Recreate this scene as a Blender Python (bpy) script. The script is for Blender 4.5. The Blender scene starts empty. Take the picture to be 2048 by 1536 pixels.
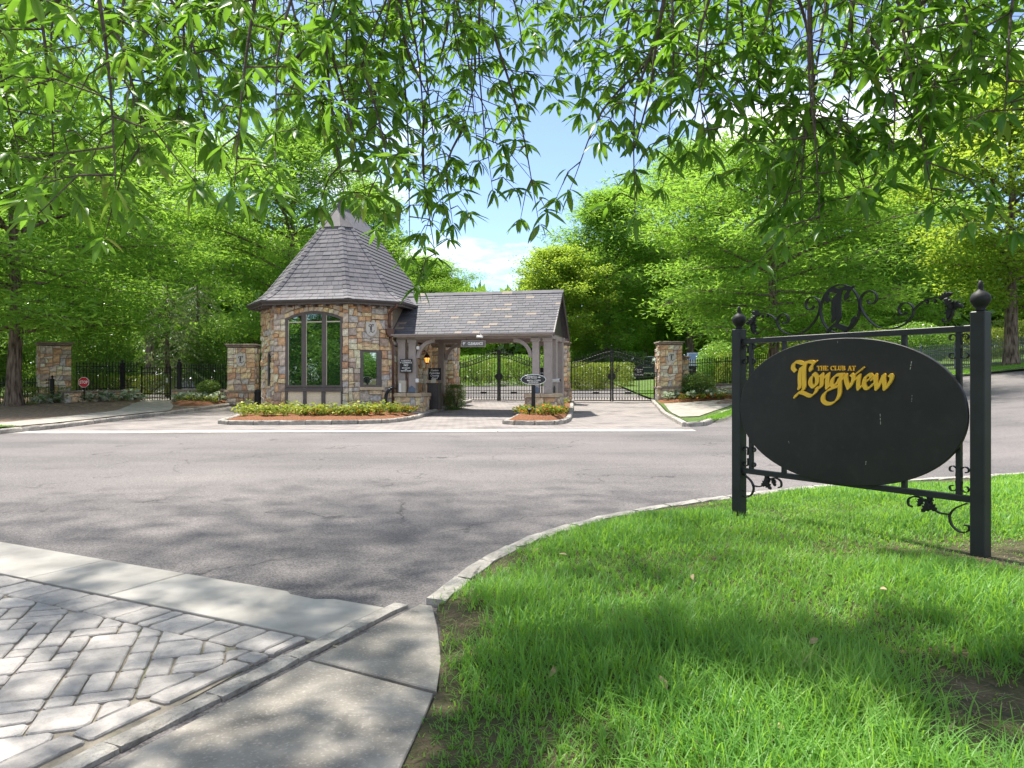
import bpy, bmesh, math, random
import numpy as np
from mathutils import Vector, Matrix

S = bpy.context.scene
COL = S.collection
R = random.Random(7)
NR = np.random.default_rng(7)
rad = math.radians

# ------------------------------------------------------------------ camera
F, HC, CX, CY = 1450.0, 1.40, 1024.0, 762.0      # focal length (px of the 2048 photo), eye height, horizon
cam = bpy.data.cameras.new('camera')
cam.sensor_width = 36.0
cam.lens = F / 2048 * 36
cam.shift_y = -6.0 / 2048
cam.clip_start, cam.clip_end = 0.05, 2000
cam_o = bpy.data.objects.new('camera', cam)
cam_o.location = (0, 0, HC)
cam_o.rotation_euler = (rad(90), 0, 0)
COL.objects.link(cam_o)
S.camera = cam_o

# ------------------------------------------------------------------ sky + sun
SUN_EL, SUN_AZ = 66.0, -34.0                     # azimuth measured from +Y (away from camera) towards +X
world = bpy.data.worlds.new('World')
S.world = world
world.use_nodes = True
wn, wl = world.node_tree.nodes, world.node_tree.links
wn.clear()
w_out = wn.new('ShaderNodeOutputWorld')
w_bg = wn.new('ShaderNodeBackground')
w_bg.inputs['Strength'].default_value = 0.085
sky = wn.new('ShaderNodeTexSky')
sky.sky_type = 'NISHITA'
sky.sun_disc = False
sky.sun_elevation = rad(SUN_EL)
sky.sun_rotation = rad(SUN_AZ)
sky.dust_density = 0.2
sky.ozone_density = 4.0
sky.air_density = 0.75
w_tc = wn.new('ShaderNodeTexCoord')
w_map = wn.new('ShaderNodeMapping')
w_map.inputs['Scale'].default_value = (1.2, 1.2, 4.2)
w_noise = wn.new('ShaderNodeTexNoise')
w_noise.inputs['Scale'].default_value = 2.3
w_noise.inputs['Detail'].default_value = 7
w_noise.inputs['Roughness'].default_value = 0.55
w_ramp = wn.new('ShaderNodeValToRGB')
w_ramp.color_ramp.elements[0].position = 0.49
w_ramp.color_ramp.elements[0].color = (0.05, 0.05, 0.05, 1)
w_ramp.color_ramp.elements[1].position = 0.64
w_mix = wn.new('ShaderNodeMixRGB')
w_mix.inputs[2].default_value = (9.2, 8.9, 8.6, 1)
wl.new(w_tc.outputs['Generated'], w_map.inputs['Vector'])
wl.new(w_map.outputs['Vector'], w_noise.inputs['Vector'])
wl.new(w_noise.outputs['Fac'], w_ramp.inputs['Fac'])
wl.new(w_ramp.outputs['Color'], w_mix.inputs[0])
wl.new(sky.outputs['Color'], w_mix.inputs[1])
wl.new(w_mix.outputs['Color'], w_bg.inputs['Color'])
wl.new(w_bg.outputs['Background'], w_out.inputs['Surface'])

sun = bpy.data.lights.new('sun', 'SUN')
sun.energy = 3.4
sun.angle = rad(1.8)
sun.color = (1.0, 0.95, 0.86)
sun_o = bpy.data.objects.new('sun', sun)
sd = Vector((math.sin(rad(SUN_AZ)) * math.cos(rad(SUN_EL)), math.cos(rad(SUN_AZ)) * math.cos(rad(SUN_EL)), math.sin(rad(SUN_EL))))
sun_o.rotation_euler = sd.to_track_quat('Z', 'Y').to_euler()
sun_o.location = sd * 60
COL.objects.link(sun_o)

vs = S.view_settings
vs.view_transform = 'Standard'
vs.look = 'None'
vs.gamma = 1.0
vs.use_curve_mapping = False
vs.exposure = 1.62
S.cycles.use_denoising = True
S.cycles.max_bounces = 7
S.cycles.diffuse_bounces = 4
S.cycles.glossy_bounces = 3
S.cycles.transmission_bounces = 5
S.cycles.transparent_max_bounces = 6
S.cycles.sample_clamp_indirect = 6

# ------------------------------------------------------------------ helpers: objects
def link(name, mesh, mat=None, parent=None, loc=None, rot=None, kind=None):
    o = bpy.data.objects.new(name, mesh)
    if mat is not None and len(mesh.materials) == 0:
        mesh.materials.append(mat)
    if parent is not None:
        o.parent = parent
    if loc is not None:
        o.location = loc
    if rot is not None:
        o.rotation_euler = rot
    if kind:
        o['kind'] = kind
    COL.objects.link(o)
    return o

def tag(o, label, cat, group=None):
    o['label'] = label
    o['category'] = cat
    if group:
        o['group'] = group
    return o

def thing(name, label, cat, loc=(0, 0, 0), rz=0.0, group=None):
    o = bpy.data.objects.new(name, None)
    o.empty_display_size = 0.2
    o.location = loc
    o.rotation_euler = (0, 0, rz)
    COL.objects.link(o)
    return tag(o, label, cat, group)

def struct_root(name):
    o = bpy.data.objects.new(name, None)
    o['kind'] = 'structure'
    COL.objects.link(o)
    return o

KIDS = {}
def copy_tree(o, loc, rz=None, scale=None, label=None, group=None):
    c = o.copy()
    COL.objects.link(c)
    c.location = loc
    if rz is not None:
        c.rotation_euler = (0, 0, rz)
    if scale is not None:
        c.scale = scale
    if label:
        c['label'] = label
    if group:
        c['group'] = group
    for ch in KIDS.get(o.name) or list(o.children):
        d = ch.copy()
        COL.objects.link(d)
        d.parent = c
    return c

class MB:
    """collects vertices and faces for one mesh"""
    def __init__(s):
        s.v, s.f = [], []
    def add(s, vs, fs):
        n = len(s.v)
        s.v.extend(tuple(p) for p in vs)
        s.f.extend(tuple(i + n for i in f) for f in fs)
        return s
    def box(s, c, d, rz=0.0, jit=0.0):
        x, y, z = d[0] / 2, d[1] / 2, d[2] / 2
        ca, sa = math.cos(rz), math.sin(rz)
        vs = []
        for a, b, e in ((-1, -1, -1), (1, -1, -1), (1, 1, -1), (-1, 1, -1), (-1, -1, 1), (1, -1, 1), (1, 1, 1), (-1, 1, 1)):
            px, py, pz = a * x + R.uniform(-jit, jit), b * y + R.uniform(-jit, jit), e * z + R.uniform(-jit, jit)
            vs.append((c[0] + px * ca - py * sa, c[1] + px * sa + py * ca, c[2] + pz))
        return s.add(vs, [(0, 3, 2, 1), (4, 5, 6, 7), (0, 1, 5, 4), (1, 2, 6, 5), (2, 3, 7, 6), (3, 0, 4, 7)])
    def bbox(s, c, d, b=0.01, rz=0.0):
        """box with a chamfered top and vertical edges"""
        x, y, z = d[0] / 2, d[1] / 2, d[2] / 2
        ca, sa = math.cos(rz), math.sin(rz)
        def ring(ix, iy, zz, k):
            return [(c[0] + px * ca - py * sa, c[1] + px * sa + py * ca, c[2] + zz) for px, py in
                    ((-ix + k, -iy), (ix - k, -iy), (ix, -iy + k), (ix, iy - k), (ix - k, iy), (-ix + k, iy), (-ix, iy - k), (-ix, -iy + k))]
        vs = ring(x, y, -z, b) + ring(x, y, z - b, b) + ring(x - b, y - b, z, b)
        fs = [tuple(range(7, -1, -1)), tuple(range(16, 24))]
        for k in (0, 8):
            for i in range(8):
                j = (i + 1) % 8
                fs.append((k + i, k + j, k + 8 + j, k + 8 + i))
        return s.add(vs, fs)
    def tube(s, pts, r, n=8, caps=True):
        pts = [Vector(p) for p in pts]
        rs = r if hasattr(r, '__len__') else [r] * len(pts)
        up = None
        rings = []
        for i, p in enumerate(pts):
            t = (pts[min(i + 1, len(pts) - 1)] - pts[max(i - 1, 0)])
            if t.length < 1e-9:
                t = Vector((0, 0, 1))
            t.normalize()
            if up is None:
                up = Vector((1, 0, 0)) if abs(t.x) < 0.8 else Vector((0, 1, 0))
            a = t.cross(up)
            if a.length < 1e-6:
                a = t.orthogonal()
            a.normalize()
            b = a.cross(t).normalized()
            up = b
            rings.append([p + (a * math.cos(2 * math.pi * k / n) + b * math.sin(2 * math.pi * k / n)) * rs[i] for k in range(n)])
        vs = [q for rg in rings for q in rg]
        fs = []
        for i in range(len(rings) - 1):
            for k in range(n):
                l = (k + 1) % n
                fs.append((i * n + k, i * n + l, (i + 1) * n + l, (i + 1) * n + k))
        if caps:
            fs.append(tuple(range(n - 1, -1, -1)))
            fs.append(tuple((len(rings) - 1) * n + k for k in range(n)))
        return s.add(vs, fs)
    def lathe(s, prof, c=(0, 0, 0), n=14):
        vs, fs = [], []
        for r, z in prof:
            for k in range(n):
                a = 2 * math.pi * k / n
                vs.append((c[0] + r * math.cos(a), c[1] + r * math.sin(a), c[2] + z))
        for i in range(len(prof) - 1):
            for k in range(n):
                l = (k + 1) % n
                fs.append((i * n + k, i * n + l, (i + 1) * n + l, (i + 1) * n + k))
        fs.append(tuple(range(n - 1, -1, -1)))
        fs.append(tuple((len(prof) - 1) * n + k for k in range(n)))
        return s.add(vs, fs)
    def prism(s, poly, o, ex, ey, en, d0, d1, chamfer=0.0):
        """2-D polygon on a frame (o, ex, ey), from depth d0 to d1 along en; optional chamfer at d1"""
        o, ex, ey, en = Vector(o), Vector(ex), Vector(ey), Vector(en)
        n = len(poly)
        P = lambda q, d: o + ex * q[0] + ey * q[1] + en * d
        area = sum(poly[i][0] * poly[(i + 1) % n][1] - poly[(i + 1) % n][0] * poly[i][1] for i in range(n))
        flip = (area < 0) != (ex.cross(ey).dot(en) < 0)
        if flip:
            poly = poly[::-1]
        if chamfer > 0:
            cx = sum(p[0] for p in poly) / n
            cy = sum(p[1] for p in poly) / n
            inn = []
            for p in poly:
                dx, dy = cx - p[0], cy - p[1]
                l = math.hypot(dx, dy) or 1
                k = min(chamfer * 1.3, l * 0.4) / l
                inn.append((p[0] + dx * k, p[1] + dy * k))
            vs = [P(q, d0) for q in poly] + [P(q, d1 - chamfer) for q in poly] + [P(q, d1) for q in inn]
            fs = [tuple(2 * n + i for i in range(n))]
            for b in (0, n):
                for i in range(n):
                    j = (i + 1) % n
                    fs.append((b + i, b + j, b + n + j, b + n + i))
        else:
            vs = [P(q, d0) for q in poly] + [P(q, d1) for q in poly]
            fs = [tuple(n + i for i in range(n)), tuple(range(n - 1, -1, -1))]
            for i in range(n):
                j = (i + 1) % n
                fs.append((i, j, n + j, n + i))
        return s.add(vs, fs)
    def mesh(s, name, smooth=False):
        m = bpy.data.meshes.new(name)
        m.from_pydata(s.v, [], s.f)
        m.update()
        if smooth:
            m.polygons.foreach_set('use_smooth', [True] * len(m.polygons))
        return m
    def build(s, name, mat, parent=None, loc=None, rot=None, kind=None, smooth=False):
        return link(name, s.mesh(name, smooth), mat, parent, loc, rot, kind)

def np_mesh(name, verts, faces, mat=None, smooth=False):
    """verts (n,3), faces (m,k) all the same size"""
    m = bpy.data.meshes.new(name)
    nf, k = faces.shape
    m.vertices.add(len(verts))
    m.vertices.foreach_set('co', np.ascontiguousarray(verts, dtype=np.float32).ravel())
    m.loops.add(nf * k)
    m.loops.foreach_set('vertex_index', np.ascontiguousarray(faces, dtype=np.int32).ravel())
    m.polygons.add(nf)
    m.polygons.foreach_set('loop_start', np.arange(0, nf * k, k, dtype=np.int32))
    m.update(calc_edges=True)
    if smooth:
        m.polygons.foreach_set('use_smooth', np.ones(nf, dtype=bool))
    if mat:
        m.materials.append(mat)
    return m

def unit(a):
    return a / np.maximum(np.linalg.norm(a, axis=1, keepdims=True), 1e-9)

def leaf_quads(c, d, nrm, L, W, fold=0.0):
    """diamond leaves: base c, direction d, face normal nrm -> verts, quads"""
    d = unit(d)
    side = unit(np.cross(d, nrm))
    up = np.cross(side, d)
    L = np.asarray(L)[:, None]
    W = np.asarray(W)[:, None]
    m = c + d * L * 0.45 + up * (W * fold)
    v = np.stack([c, m - side * W * 0.5, c + d * L, m + side * W * 0.5], 1).reshape(-1, 3)
    f = np.arange(len(v)).reshape(-1, 4)
    return v, f

def grid_sheet(name, mat, x0, x1, y0, y1, nx, ny, zf, kind='structure', parent=None):
    xs = np.linspace(x0, x1, nx)
    ys = np.linspace(y0, y1, ny)
    X, Y = np.meshgrid(xs, ys)
    Z = zf(X, Y)
    v = np.stack([X, Y, Z], -1).reshape(-1, 3)
    i = np.arange(nx * ny).reshape(ny, nx)
    f = np.stack([i[:-1, :-1], i[:-1, 1:], i[1:, 1:], i[1:, :-1]], -1).reshape(-1, 4)
    return link(name, np_mesh(name, v, f, mat, True), None, parent, kind=kind)

def resample(pts, step):
    pts = [np.array(p, float) for p in pts]
    seg = [np.linalg.norm(pts[i + 1] - pts[i]) for i in range(len(pts) - 1)]
    tot = sum(seg)
    n = max(1, round(tot / step))
    cum = np.concatenate([[0], np.cumsum(seg)])
    t = np.linspace(0, tot, n + 1)
    A = np.array(pts)
    return np.stack([np.interp(t, cum, A[:, k]) for k in range(A.shape[1])], -1)

def smooth_path(pts, n=6):
    """Catmull-Rom"""
    P = [np.array(p, float) for p in pts]
    P = [2 * P[0] - P[1]] + P + [2 * P[-1] - P[-2]]
    out = []
    for i in range(1, len(P) - 2):
        p0, p1, p2, p3 = P[i - 1:i + 3]
        for k in range(n):
            t = k / n
            out.append(0.5 * ((2 * p1) + (-p0 + p2) * t + (2 * p0 - 5 * p1 + 4 * p2 - p3) * t * t + (-p0 + 3 * p1 - 3 * p2 + p3) * t ** 3))
    out.append(P[-2])
    return out

def loft(name, mat, A, B, nu, nv, dz, zf=None, kind='structure', parent=None):
    zf = zf or gz
    def rs(P):
        P = np.array(P, float)
        d = np.concatenate([[0], np.cumsum(np.linalg.norm(np.diff(P, axis=0), axis=1))])
        t = np.linspace(0, d[-1], nu)
        return np.stack([np.interp(t, d, P[:, 0]), np.interp(t, d, P[:, 1])], -1)
    a, b = rs(A), rs(B)
    w = np.linspace(0, 1, nv)[:, None, None]
    P = a[None] * (1 - w) + b[None] * w
    Z = zf(P[..., 0], P[..., 1]) + dz
    v = np.concatenate([P, Z[..., None]], -1).reshape(-1, 3)
    i = np.arange(nu * nv).reshape(nv, nu)
    f = np.stack([i[:-1, :-1], i[:-1, 1:], i[1:, 1:], i[1:, :-1]], -1).reshape(-1, 4)
    # faces must look up
    q = v[f[0]]
    if np.cross(q[1] - q[0], q[2] - q[0])[2] < 0:
        f = f[:, ::-1]
    return link(name, np_mesh(name, v, f, mat, True), None, parent, kind=kind)

def gz(X, Y):
    X = np.asarray(X, float)
    Y = np.asarray(Y, float)
    base = 0.035 * np.clip(Y - 30, 0, 10) + 0.055 * np.clip(Y - 40, 0, 22)
    hill = 0.085 * 1.5 * np.log1p(np.exp(np.clip((X - 9.0) / 1.5, -20, 40)))
    return base + hill

def g(x, y):
    return float(gz(x, y))

def at(px, py, Y):
    return Vector(((px - CX) / F * Y, Y, HC - (py - CY) / F * Y))

def atg(px, Y, dz=0.0):
    x = (px - CX) / F * Y
    return Vector((x, Y, g(x, Y) + dz))

def in_poly(x, y, poly):
    c = np.zeros(x.shape, bool)
    n = len(poly)
    for i in range(n):
        x0, y0 = poly[i]
        x1, y1 = poly[(i + 1) % n]
        if y0 == y1:
            continue
        k = ((y0 > y) != (y1 > y)) & (x < (x1 - x0) * (y - y0) / (y1 - y0) + x0)
        c ^= k
    return c

def dist_line(x, y, pts):
    best = np.full(x.shape, 1e9)
    for (ax, ay), (bx, by) in zip(pts[:-1], pts[1:]):
        dx, dy = bx - ax, by - ay
        t = np.clip(((x - ax) * dx + (y - ay) * dy) / (dx * dx + dy * dy), 0, 1)
        best = np.minimum(best, np.hypot(x - ax - t * dx, y - ay - t * dy))
    return best

def vnoise(x, y, seed=0):
    """cheap smooth value noise"""
    def h(i, j):
        n = np.sin(i * 127.1 + j * 311.7 + seed * 74.7) * 43758.5453
        return n - np.floor(n)
    xi, yi = np.floor(x), np.floor(y)
    fx, fy = x - xi, y - yi
    fx, fy = fx * fx * (3 - 2 * fx), fy * fy * (3 - 2 * fy)
    a = h(xi, yi) * (1 - fx) + h(xi + 1, yi) * fx
    b = h(xi, yi + 1) * (1 - fx) + h(xi + 1, yi + 1) * fx
    return a * (1 - fy) + b * fy

# ------------------------------------------------------------------ materials
def nodes_of(name):
    m = bpy.data.materials.new(name)
    m.use_nodes = True
    n, l = m.node_tree.nodes, m.node_tree.links
    return m, n, l, n['Principled BSDF']

def ramp(n, cols, interp='LINEAR'):
    r = n.new('ShaderNodeValToRGB')
    r.color_ramp.interpolation = interp
    els = r.color_ramp.elements
    while len(els) < len(cols):
        els.new(0.5)
    for e, (p, c) in zip(els, cols):
        e.position = p
        e.color = (*c, 1)
    return r

def surf(name, c1, c2=None, scale=4.0, rough=0.8, bump=0.0, bscale=60.0, detail=6, metal=0.0, spec=0.4, mid=None, speck=None, var=0.0, bdist=0.01):
    """two-tone noise surface with optional bump, specks and per-object variation"""
    m, n, l, b = nodes_of(name)
    b.inputs['Roughness'].default_value = rough
    b.inputs['Metallic'].default_value = metal
    b.inputs['Specular IOR Level'].default_value = spec
    tc = n.new('ShaderNodeTexCoord')
    c2 = c2 or c1
    nz = n.new('ShaderNodeTexNoise')
    nz.inputs['Scale'].default_value = scale
    nz.inputs['Detail'].default_value = detail
    nz.inputs['Roughness'].default_value = 0.62
    l.new(tc.outputs['Object'], nz.inputs['Vector'])
    cols = [(0.32, c1), (0.68, c2)] if mid is None else [(0.3, c1), (0.5, mid), (0.7, c2)]
    r = ramp(n, cols)
    l.new(nz.outputs['Fac'], r.inputs['Fac'])
    col = r.outputs['Color']
    if speck:
        sc, amt, scol = speck
        n2 = n.new('ShaderNodeTexNoise')
        n2.inputs['Scale'].default_value = sc
        n2.inputs['Detail'].default_value = 2
        l.new(tc.outputs['Object'], n2.inputs['Vector'])
        r2 = ramp(n, [(0.55, (0, 0, 0)), (0.70, (1, 1, 1))])
        l.new(n2.outputs['Fac'], r2.inputs['Fac'])
        k = n.new('ShaderNodeMath')
        k.operation = 'MULTIPLY'
        k.inputs[1].default_value = amt
        l.new(r2.outputs['Color'], k.inputs[0])
        mx = n.new('ShaderNodeMixRGB')
        mx.inputs[2].default_value = (*scol, 1)
        l.new(k.outputs[0], mx.inputs[0])
        l.new(col, mx.inputs[1])
        col = mx.outputs['Color']
    if var:
        oi = n.new('ShaderNodeObjectInfo')
        mr = n.new('ShaderNodeMapRange')
        mr.inputs['To Min'].default_value = 1 - var
        mr.inputs['To Max'].default_value = 1 + var
        l.new(oi.outputs['Random'], mr.inputs['Value'])
        hs = n.new('ShaderNodeHueSaturation')
        l.new(mr.outputs['Result'], hs.inputs['Value'])
        l.new(col, hs.inputs['Color'])
        col = hs.outputs['Color']
    l.new(col, b.inputs['Base Color'])
    if bump:
        n3 = n.new('ShaderNodeTexNoise')
        n3.inputs['Scale'].default_value = bscale
        n3.inputs['Detail'].default_value = 5
        l.new(tc.outputs['Object'], n3.inputs['Vector'])
        bp = n.new('ShaderNodeBump')
        bp.inputs['Strength'].default_value = bump
        bp.inputs['Distance'].default_value = bdist
        l.new(n3.outputs['Fac'], bp.inputs['Height'])
        l.new(bp.outputs['Normal'], b.inputs['Normal'])
    return m

def pieces(name, cols, scale=6.0, rough=0.85, bump=0.5, bscale=25.0, mottle=0.35, bdist=0.02):
    """one colour per object out of a list, mottled"""
    m, n, l, b = nodes_of(name)
    b.inputs['Roughness'].default_value = rough
    b.inputs['Specular IOR Level'].default_value = 0.3
    oi = n.new('ShaderNodeObjectInfo')
    k = len(cols)
    r = ramp(n, [(i / k, c) for i, c in enumerate(cols)], 'CONSTANT')
    l.new(oi.outputs['Random'], r.inputs['Fac'])
    tc = n.new('ShaderNodeTexCoord')
    nz = n.new('ShaderNodeTexNoise')
    nz.inputs['Scale'].default_value = scale
    nz.inputs['Detail'].default_value = 6
    nz.inputs['Roughness'].default_value = 0.65
    l.new(tc.outputs['Object'], nz.inputs['Vector'])
    mr = n.new('ShaderNodeMapRange')
    mr.inputs['From Min'].default_value = 0.3
    mr.inputs['From Max'].default_value = 0.7
    mr.inputs['To Min'].default_value = 1 - mottle
    mr.inputs['To Max'].default_value = 1 + mottle
    l.new(nz.outputs['Fac'], mr.inputs['Value'])
    hs = n.new('ShaderNodeHueSaturation')
    l.new(r.outputs['Color'], hs.inputs['Color'])
    l.new(mr.outputs['Result'], hs.inputs['Value'])
    l.new(hs.outputs['Color'], b.inputs['Base Color'])
    n3 = n.new('ShaderNodeTexNoise')
    n3.inputs['Scale'].default_value = bscale
    n3.inputs['Detail'].default_value = 6
    l.new(tc.outputs['Object'], n3.inputs['Vector'])
    bp = n.new('ShaderNodeBump')
    bp.inputs['Strength'].default_value = bump
    bp.inputs['Distance'].default_value = bdist
    l.new(n3.outputs['Fac'], bp.inputs['Height'])
    l.new(bp.outputs['Normal'], b.inputs['Normal'])
    return m

def leaf_mat(name, cols, trans=0.5, tcol=(0.18, 0.30, 0.04), gloss=0.06, pscale=0.0, grough=0.4):
    """foliage: per-leaf colour out of a ramp, translucent and faintly glossy"""
    m, n, l, b = nodes_of(name)
    n.remove(b)
    out = n['Material Output']
    ge = n.new('ShaderNodeNewGeometry')
    oi = n.new('ShaderNodeObjectInfo')
    ad = n.new('ShaderNodeMath')
    ad.operation = 'ADD'
    l.new(ge.outputs['Random Per Island'], ad.inputs[0])
    l.new(oi.outputs['Random'], ad.inputs[1])
    fr = n.new('ShaderNodeMath')
    fr.operation = 'FRACT'
    l.new(ad.outputs[0], fr.inputs[0])
    fac = fr.outputs[0]
    if pscale:
        tc = n.new('ShaderNodeTexCoord')
        nz = n.new('ShaderNodeTexNoise')
        nz.inputs['Scale'].default_value = pscale
        nz.inputs['Detail'].default_value = 3
        l.new(tc.outputs['Object'], nz.inputs['Vector'])
        mr = n.new('ShaderNodeMapRange')
        mr.inputs['From Min'].default_value = 0.3
        mr.inputs['From Max'].default_value = 0.7
        l.new(nz.outputs['Fac'], mr.inputs['Value'])
        mx = n.new('ShaderNodeMath')
        mx.operation = 'MULTIPLY_ADD'
        mx.inputs[1].default_value = 0.45
        l.new(fac, mx.inputs[0])
        m2 = n.new('ShaderNodeMath')
        m2.operation = 'MULTIPLY'
        m2.inputs[1].default_value = 0.55
        l.new(mr.outputs['Result'], m2.inputs[0])
        l.new(m2.outputs[0], mx.inputs[2])
        fac = mx.outputs[0]
    r = ramp(n, cols)
    l.new(fac, r.inputs['Fac'])
    df = n.new('ShaderNodeBsdfDiffuse')
    l.new(r.outputs['Color'], df.inputs['Color'])
    tr = n.new('ShaderNodeBsdfTranslucent')
    tm = n.new('ShaderNodeMixRGB')
    tm.blend_type = 'MIX'
    tm.inputs[0].default_value = 0.75
    tm.inputs[2].default_value = (*tcol, 1)
    l.new(r.outputs['Color'], tm.inputs[1])
    l.new(tm.outputs['Color'], tr.inputs['Color'])
    mx1 = n.new('ShaderNodeMixShader')
    mx1.inputs[0].default_value = trans
    l.new(df.outputs[0], mx1.inputs[1])
    l.new(tr.outputs[0], mx1.inputs[2])
    gl = n.new('ShaderNodeBsdfGlossy')
    gl.inputs['Roughness'].default_value = grough
    gl.inputs['Color'].default_value = (0.9, 0.95, 0.9, 1)
    mx2 = n.new('ShaderNodeMixShader')
    mx2.inputs[0].default_value = gloss
    l.new(mx1.outputs[0], mx2.inputs[1])
    l.new(gl.outputs[0], mx2.inputs[2])
    l.new(mx2.outputs[0], out.inputs['Surface'])
    return m

M = {}
M['concrete'] = surf('concrete', (0.30, 0.28, 0.25), (0.42, 0.395, 0.36), 3.0, 0.9, 0.25, 180, speck=(9, 0.25, (0.28, 0.26, 0.23)), var=0.06, bdist=0.004)
M['pale_concrete'] = surf('pale_concrete', (0.40, 0.375, 0.345), (0.54, 0.51, 0.47), 3.0, 0.9, 0.2, 120, var=0.04, bdist=0.004)
M['old_concrete'] = surf('old_concrete', (0.19, 0.17, 0.145), (0.38, 0.345, 0.30), 3.2, 0.92, 0.35, 160, mid=(0.27, 0.245, 0.21), speck=(70, 0.5, (0.48, 0.44, 0.39)), var=0.10, bdist=0.005)
M['joint'] = surf('joint_sand', (0.17, 0.15, 0.12), (0.28, 0.245, 0.195), 14, 0.95, 0.5, 120, speck=(5, 0.5, (0.09, 0.12, 0.03)))
M['paver'] = surf('paver_stone', (0.26, 0.24, 0.225), (0.41, 0.38, 0.355), 11.0, 0.85, 1.0, 28, mid=(0.335, 0.31, 0.29), speck=(110, 0.35, (0.44, 0.43, 0.45)), var=0.13, bdist=0.012)
M['granite'] = surf('granite', (0.24, 0.205, 0.165), (0.46, 0.41, 0.345), 7.0, 0.9, 0.9, 26, mid=(0.33, 0.31, 0.28), speck=(40, 0.45, (0.12, 0.11, 0.10)), var=0.15, bdist=0.03)
M['pale_granite'] = surf('pale_granite', (0.25, 0.23, 0.205), (0.44, 0.41, 0.37), 9.0, 0.9, 1.0, 26, mid=(0.35, 0.325, 0.29), speck=(60, 0.45, (0.20, 0.19, 0.18)), var=0.15, bdist=0.03)
M['mulch'] = surf('mulch', (0.075, 0.028, 0.012), (0.34, 0.145, 0.058), 22, 0.95, 1.0, 45, mid=(0.20, 0.078, 0.031), bdist=0.05)
M['pinestraw'] = surf('pinestraw', (0.10, 0.07, 0.05), (0.36, 0.25, 0.175), 6, 0.95, 1.0, 50, mid=(0.21, 0.15, 0.105), bdist=0.05)
M['soil'] = surf('soil', (0.07, 0.045, 0.03), (0.24, 0.16, 0.105), 6, 0.95, 1.0, 40, mid=(0.15, 0.10, 0.065), speck=(30, 0.5, (0.30, 0.22, 0.15)), bdist=0.03)
M['turf_soil'] = surf('turf_soil', (0.035, 0.035, 0.014), (0.12, 0.085, 0.05), 5, 0.95, 1.0, 40, mid=(0.07, 0.065, 0.025), speck=(30, 0.4, (0.16, 0.12, 0.075)), bdist=0.03)
M['lawn'] = surf('lawn', (0.05, 0.10, 0.015), (0.14, 0.22, 0.035), 3, 0.95, 1.0, 60, mid=(0.09, 0.16, 0.025), bdist=0.05)
M['mortar'] = surf('mortar', (0.17, 0.13, 0.10), (0.27, 0.215, 0.165), 10, 0.95, 0.5, 60)
M['stone'] = pieces('field_stone', [(0.573, 0.412, 0.263), (0.502, 0.436, 0.365), (0.66, 0.516, 0.342), (0.434, 0.355, 0.307), (0.619, 0.4, 0.228), (0.66, 0.609, 0.492), (0.537, 0.331, 0.188), (0.388, 0.297, 0.239), (0.66, 0.539, 0.32), (0.595, 0.504, 0.411), (0.491, 0.302, 0.192), (0.641, 0.47, 0.296), (0.469, 0.436, 0.411), (0.66, 0.619, 0.435)], 7.0, 0.9, 1.0, 20, 0.5, 0.03)
M['coping'] = surf('coping_stone', (0.40, 0.29, 0.18), (0.58, 0.47, 0.34), 5, 0.9, 0.6, 30, var=0.1)
M['cap_stone'] = surf('cap_stone', (0.17, 0.13, 0.10), (0.34, 0.27, 0.21), 7, 0.9, 0.8, 30, var=0.15)
M['limestone'] = surf('limestone', (0.50, 0.47, 0.43), (0.60, 0.57, 0.52), 8, 0.9, 0.3, 80)
M['slate'] = pieces('turret_slate', [(0.115, 0.11, 0.119), (0.138, 0.129, 0.14), (0.1, 0.098, 0.11), (0.156, 0.145, 0.153), (0.126, 0.118, 0.131), (0.145, 0.141, 0.153)], 9, 0.75, 0.3, 30, 0.16)
M['slate2'] = pieces('canopy_slate', [(0.071, 0.072, 0.084), (0.086, 0.084, 0.098), (0.061, 0.063, 0.073), (0.092, 0.087, 0.098), (0.077, 0.077, 0.091), (0.101, 0.097, 0.105), (0.073, 0.072, 0.084), (0.086, 0.081, 0.091), (0.061, 0.065, 0.077), (0.08, 0.077, 0.088), (0.089, 0.09, 0.105), (0.2, 0.165, 0.135)], 9, 0.7, 0.3, 30, 0.16)
M['lead'] = surf('lead_sheet', (0.095, 0.087, 0.09), (0.14, 0.128, 0.13), 3, 0.6, 0.1, 20, metal=0.1)
M['timber'] = surf('painted_timber', (0.33, 0.285, 0.27), (0.39, 0.34, 0.32), 6, 0.75, 0.25, 30, var=0.05)
M['bronze'] = surf('dark_bronze', (0.055, 0.047, 0.045), (0.075, 0.065, 0.062), 5, 0.5)
M['frame'] = surf('window_frame_paint', (0.10, 0.085, 0.083), (0.13, 0.11, 0.105), 5, 0.55)
M['copper'] = surf('brown_copper', (0.10, 0.055, 0.042), (0.16, 0.09, 0.07), 6, 0.45, metal=0.4)
M['iron'] = surf('black_iron', (0.010, 0.010, 0.0105), (0.018, 0.0175, 0.018), 9, 0.6, 0.15, 60, spec=0.35, bdist=0.003)
M['iron_blue'] = surf('black_blue_paint', (0.014, 0.015, 0.018), (0.024, 0.026, 0.030), 4, 0.5, spec=0.45)
M['gold'] = surf('gold_paint', (0.90, 0.50, 0.045), (0.94, 0.57, 0.06), 5, 0.45)
M['signface'] = surf('sign_face', (0.013, 0.013, 0.014), (0.024, 0.023, 0.023), 2.5, 0.5, 0.12, 220, speck=(14, 0.5, (0.03, 0.029, 0.028)), spec=0.4, bdist=0.002)
M['sign_grey'] = surf('sign_grey', (0.10, 0.095, 0.09), (0.13, 0.12, 0.115), 4, 0.6)
M['fence_grey'] = surf('fence_grey', (0.085, 0.095, 0.115), (0.12, 0.13, 0.15), 4, 0.5)
M['white'] = surf('white_paint', (0.78, 0.78, 0.76), (0.84, 0.84, 0.82), 5, 0.6)
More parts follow.
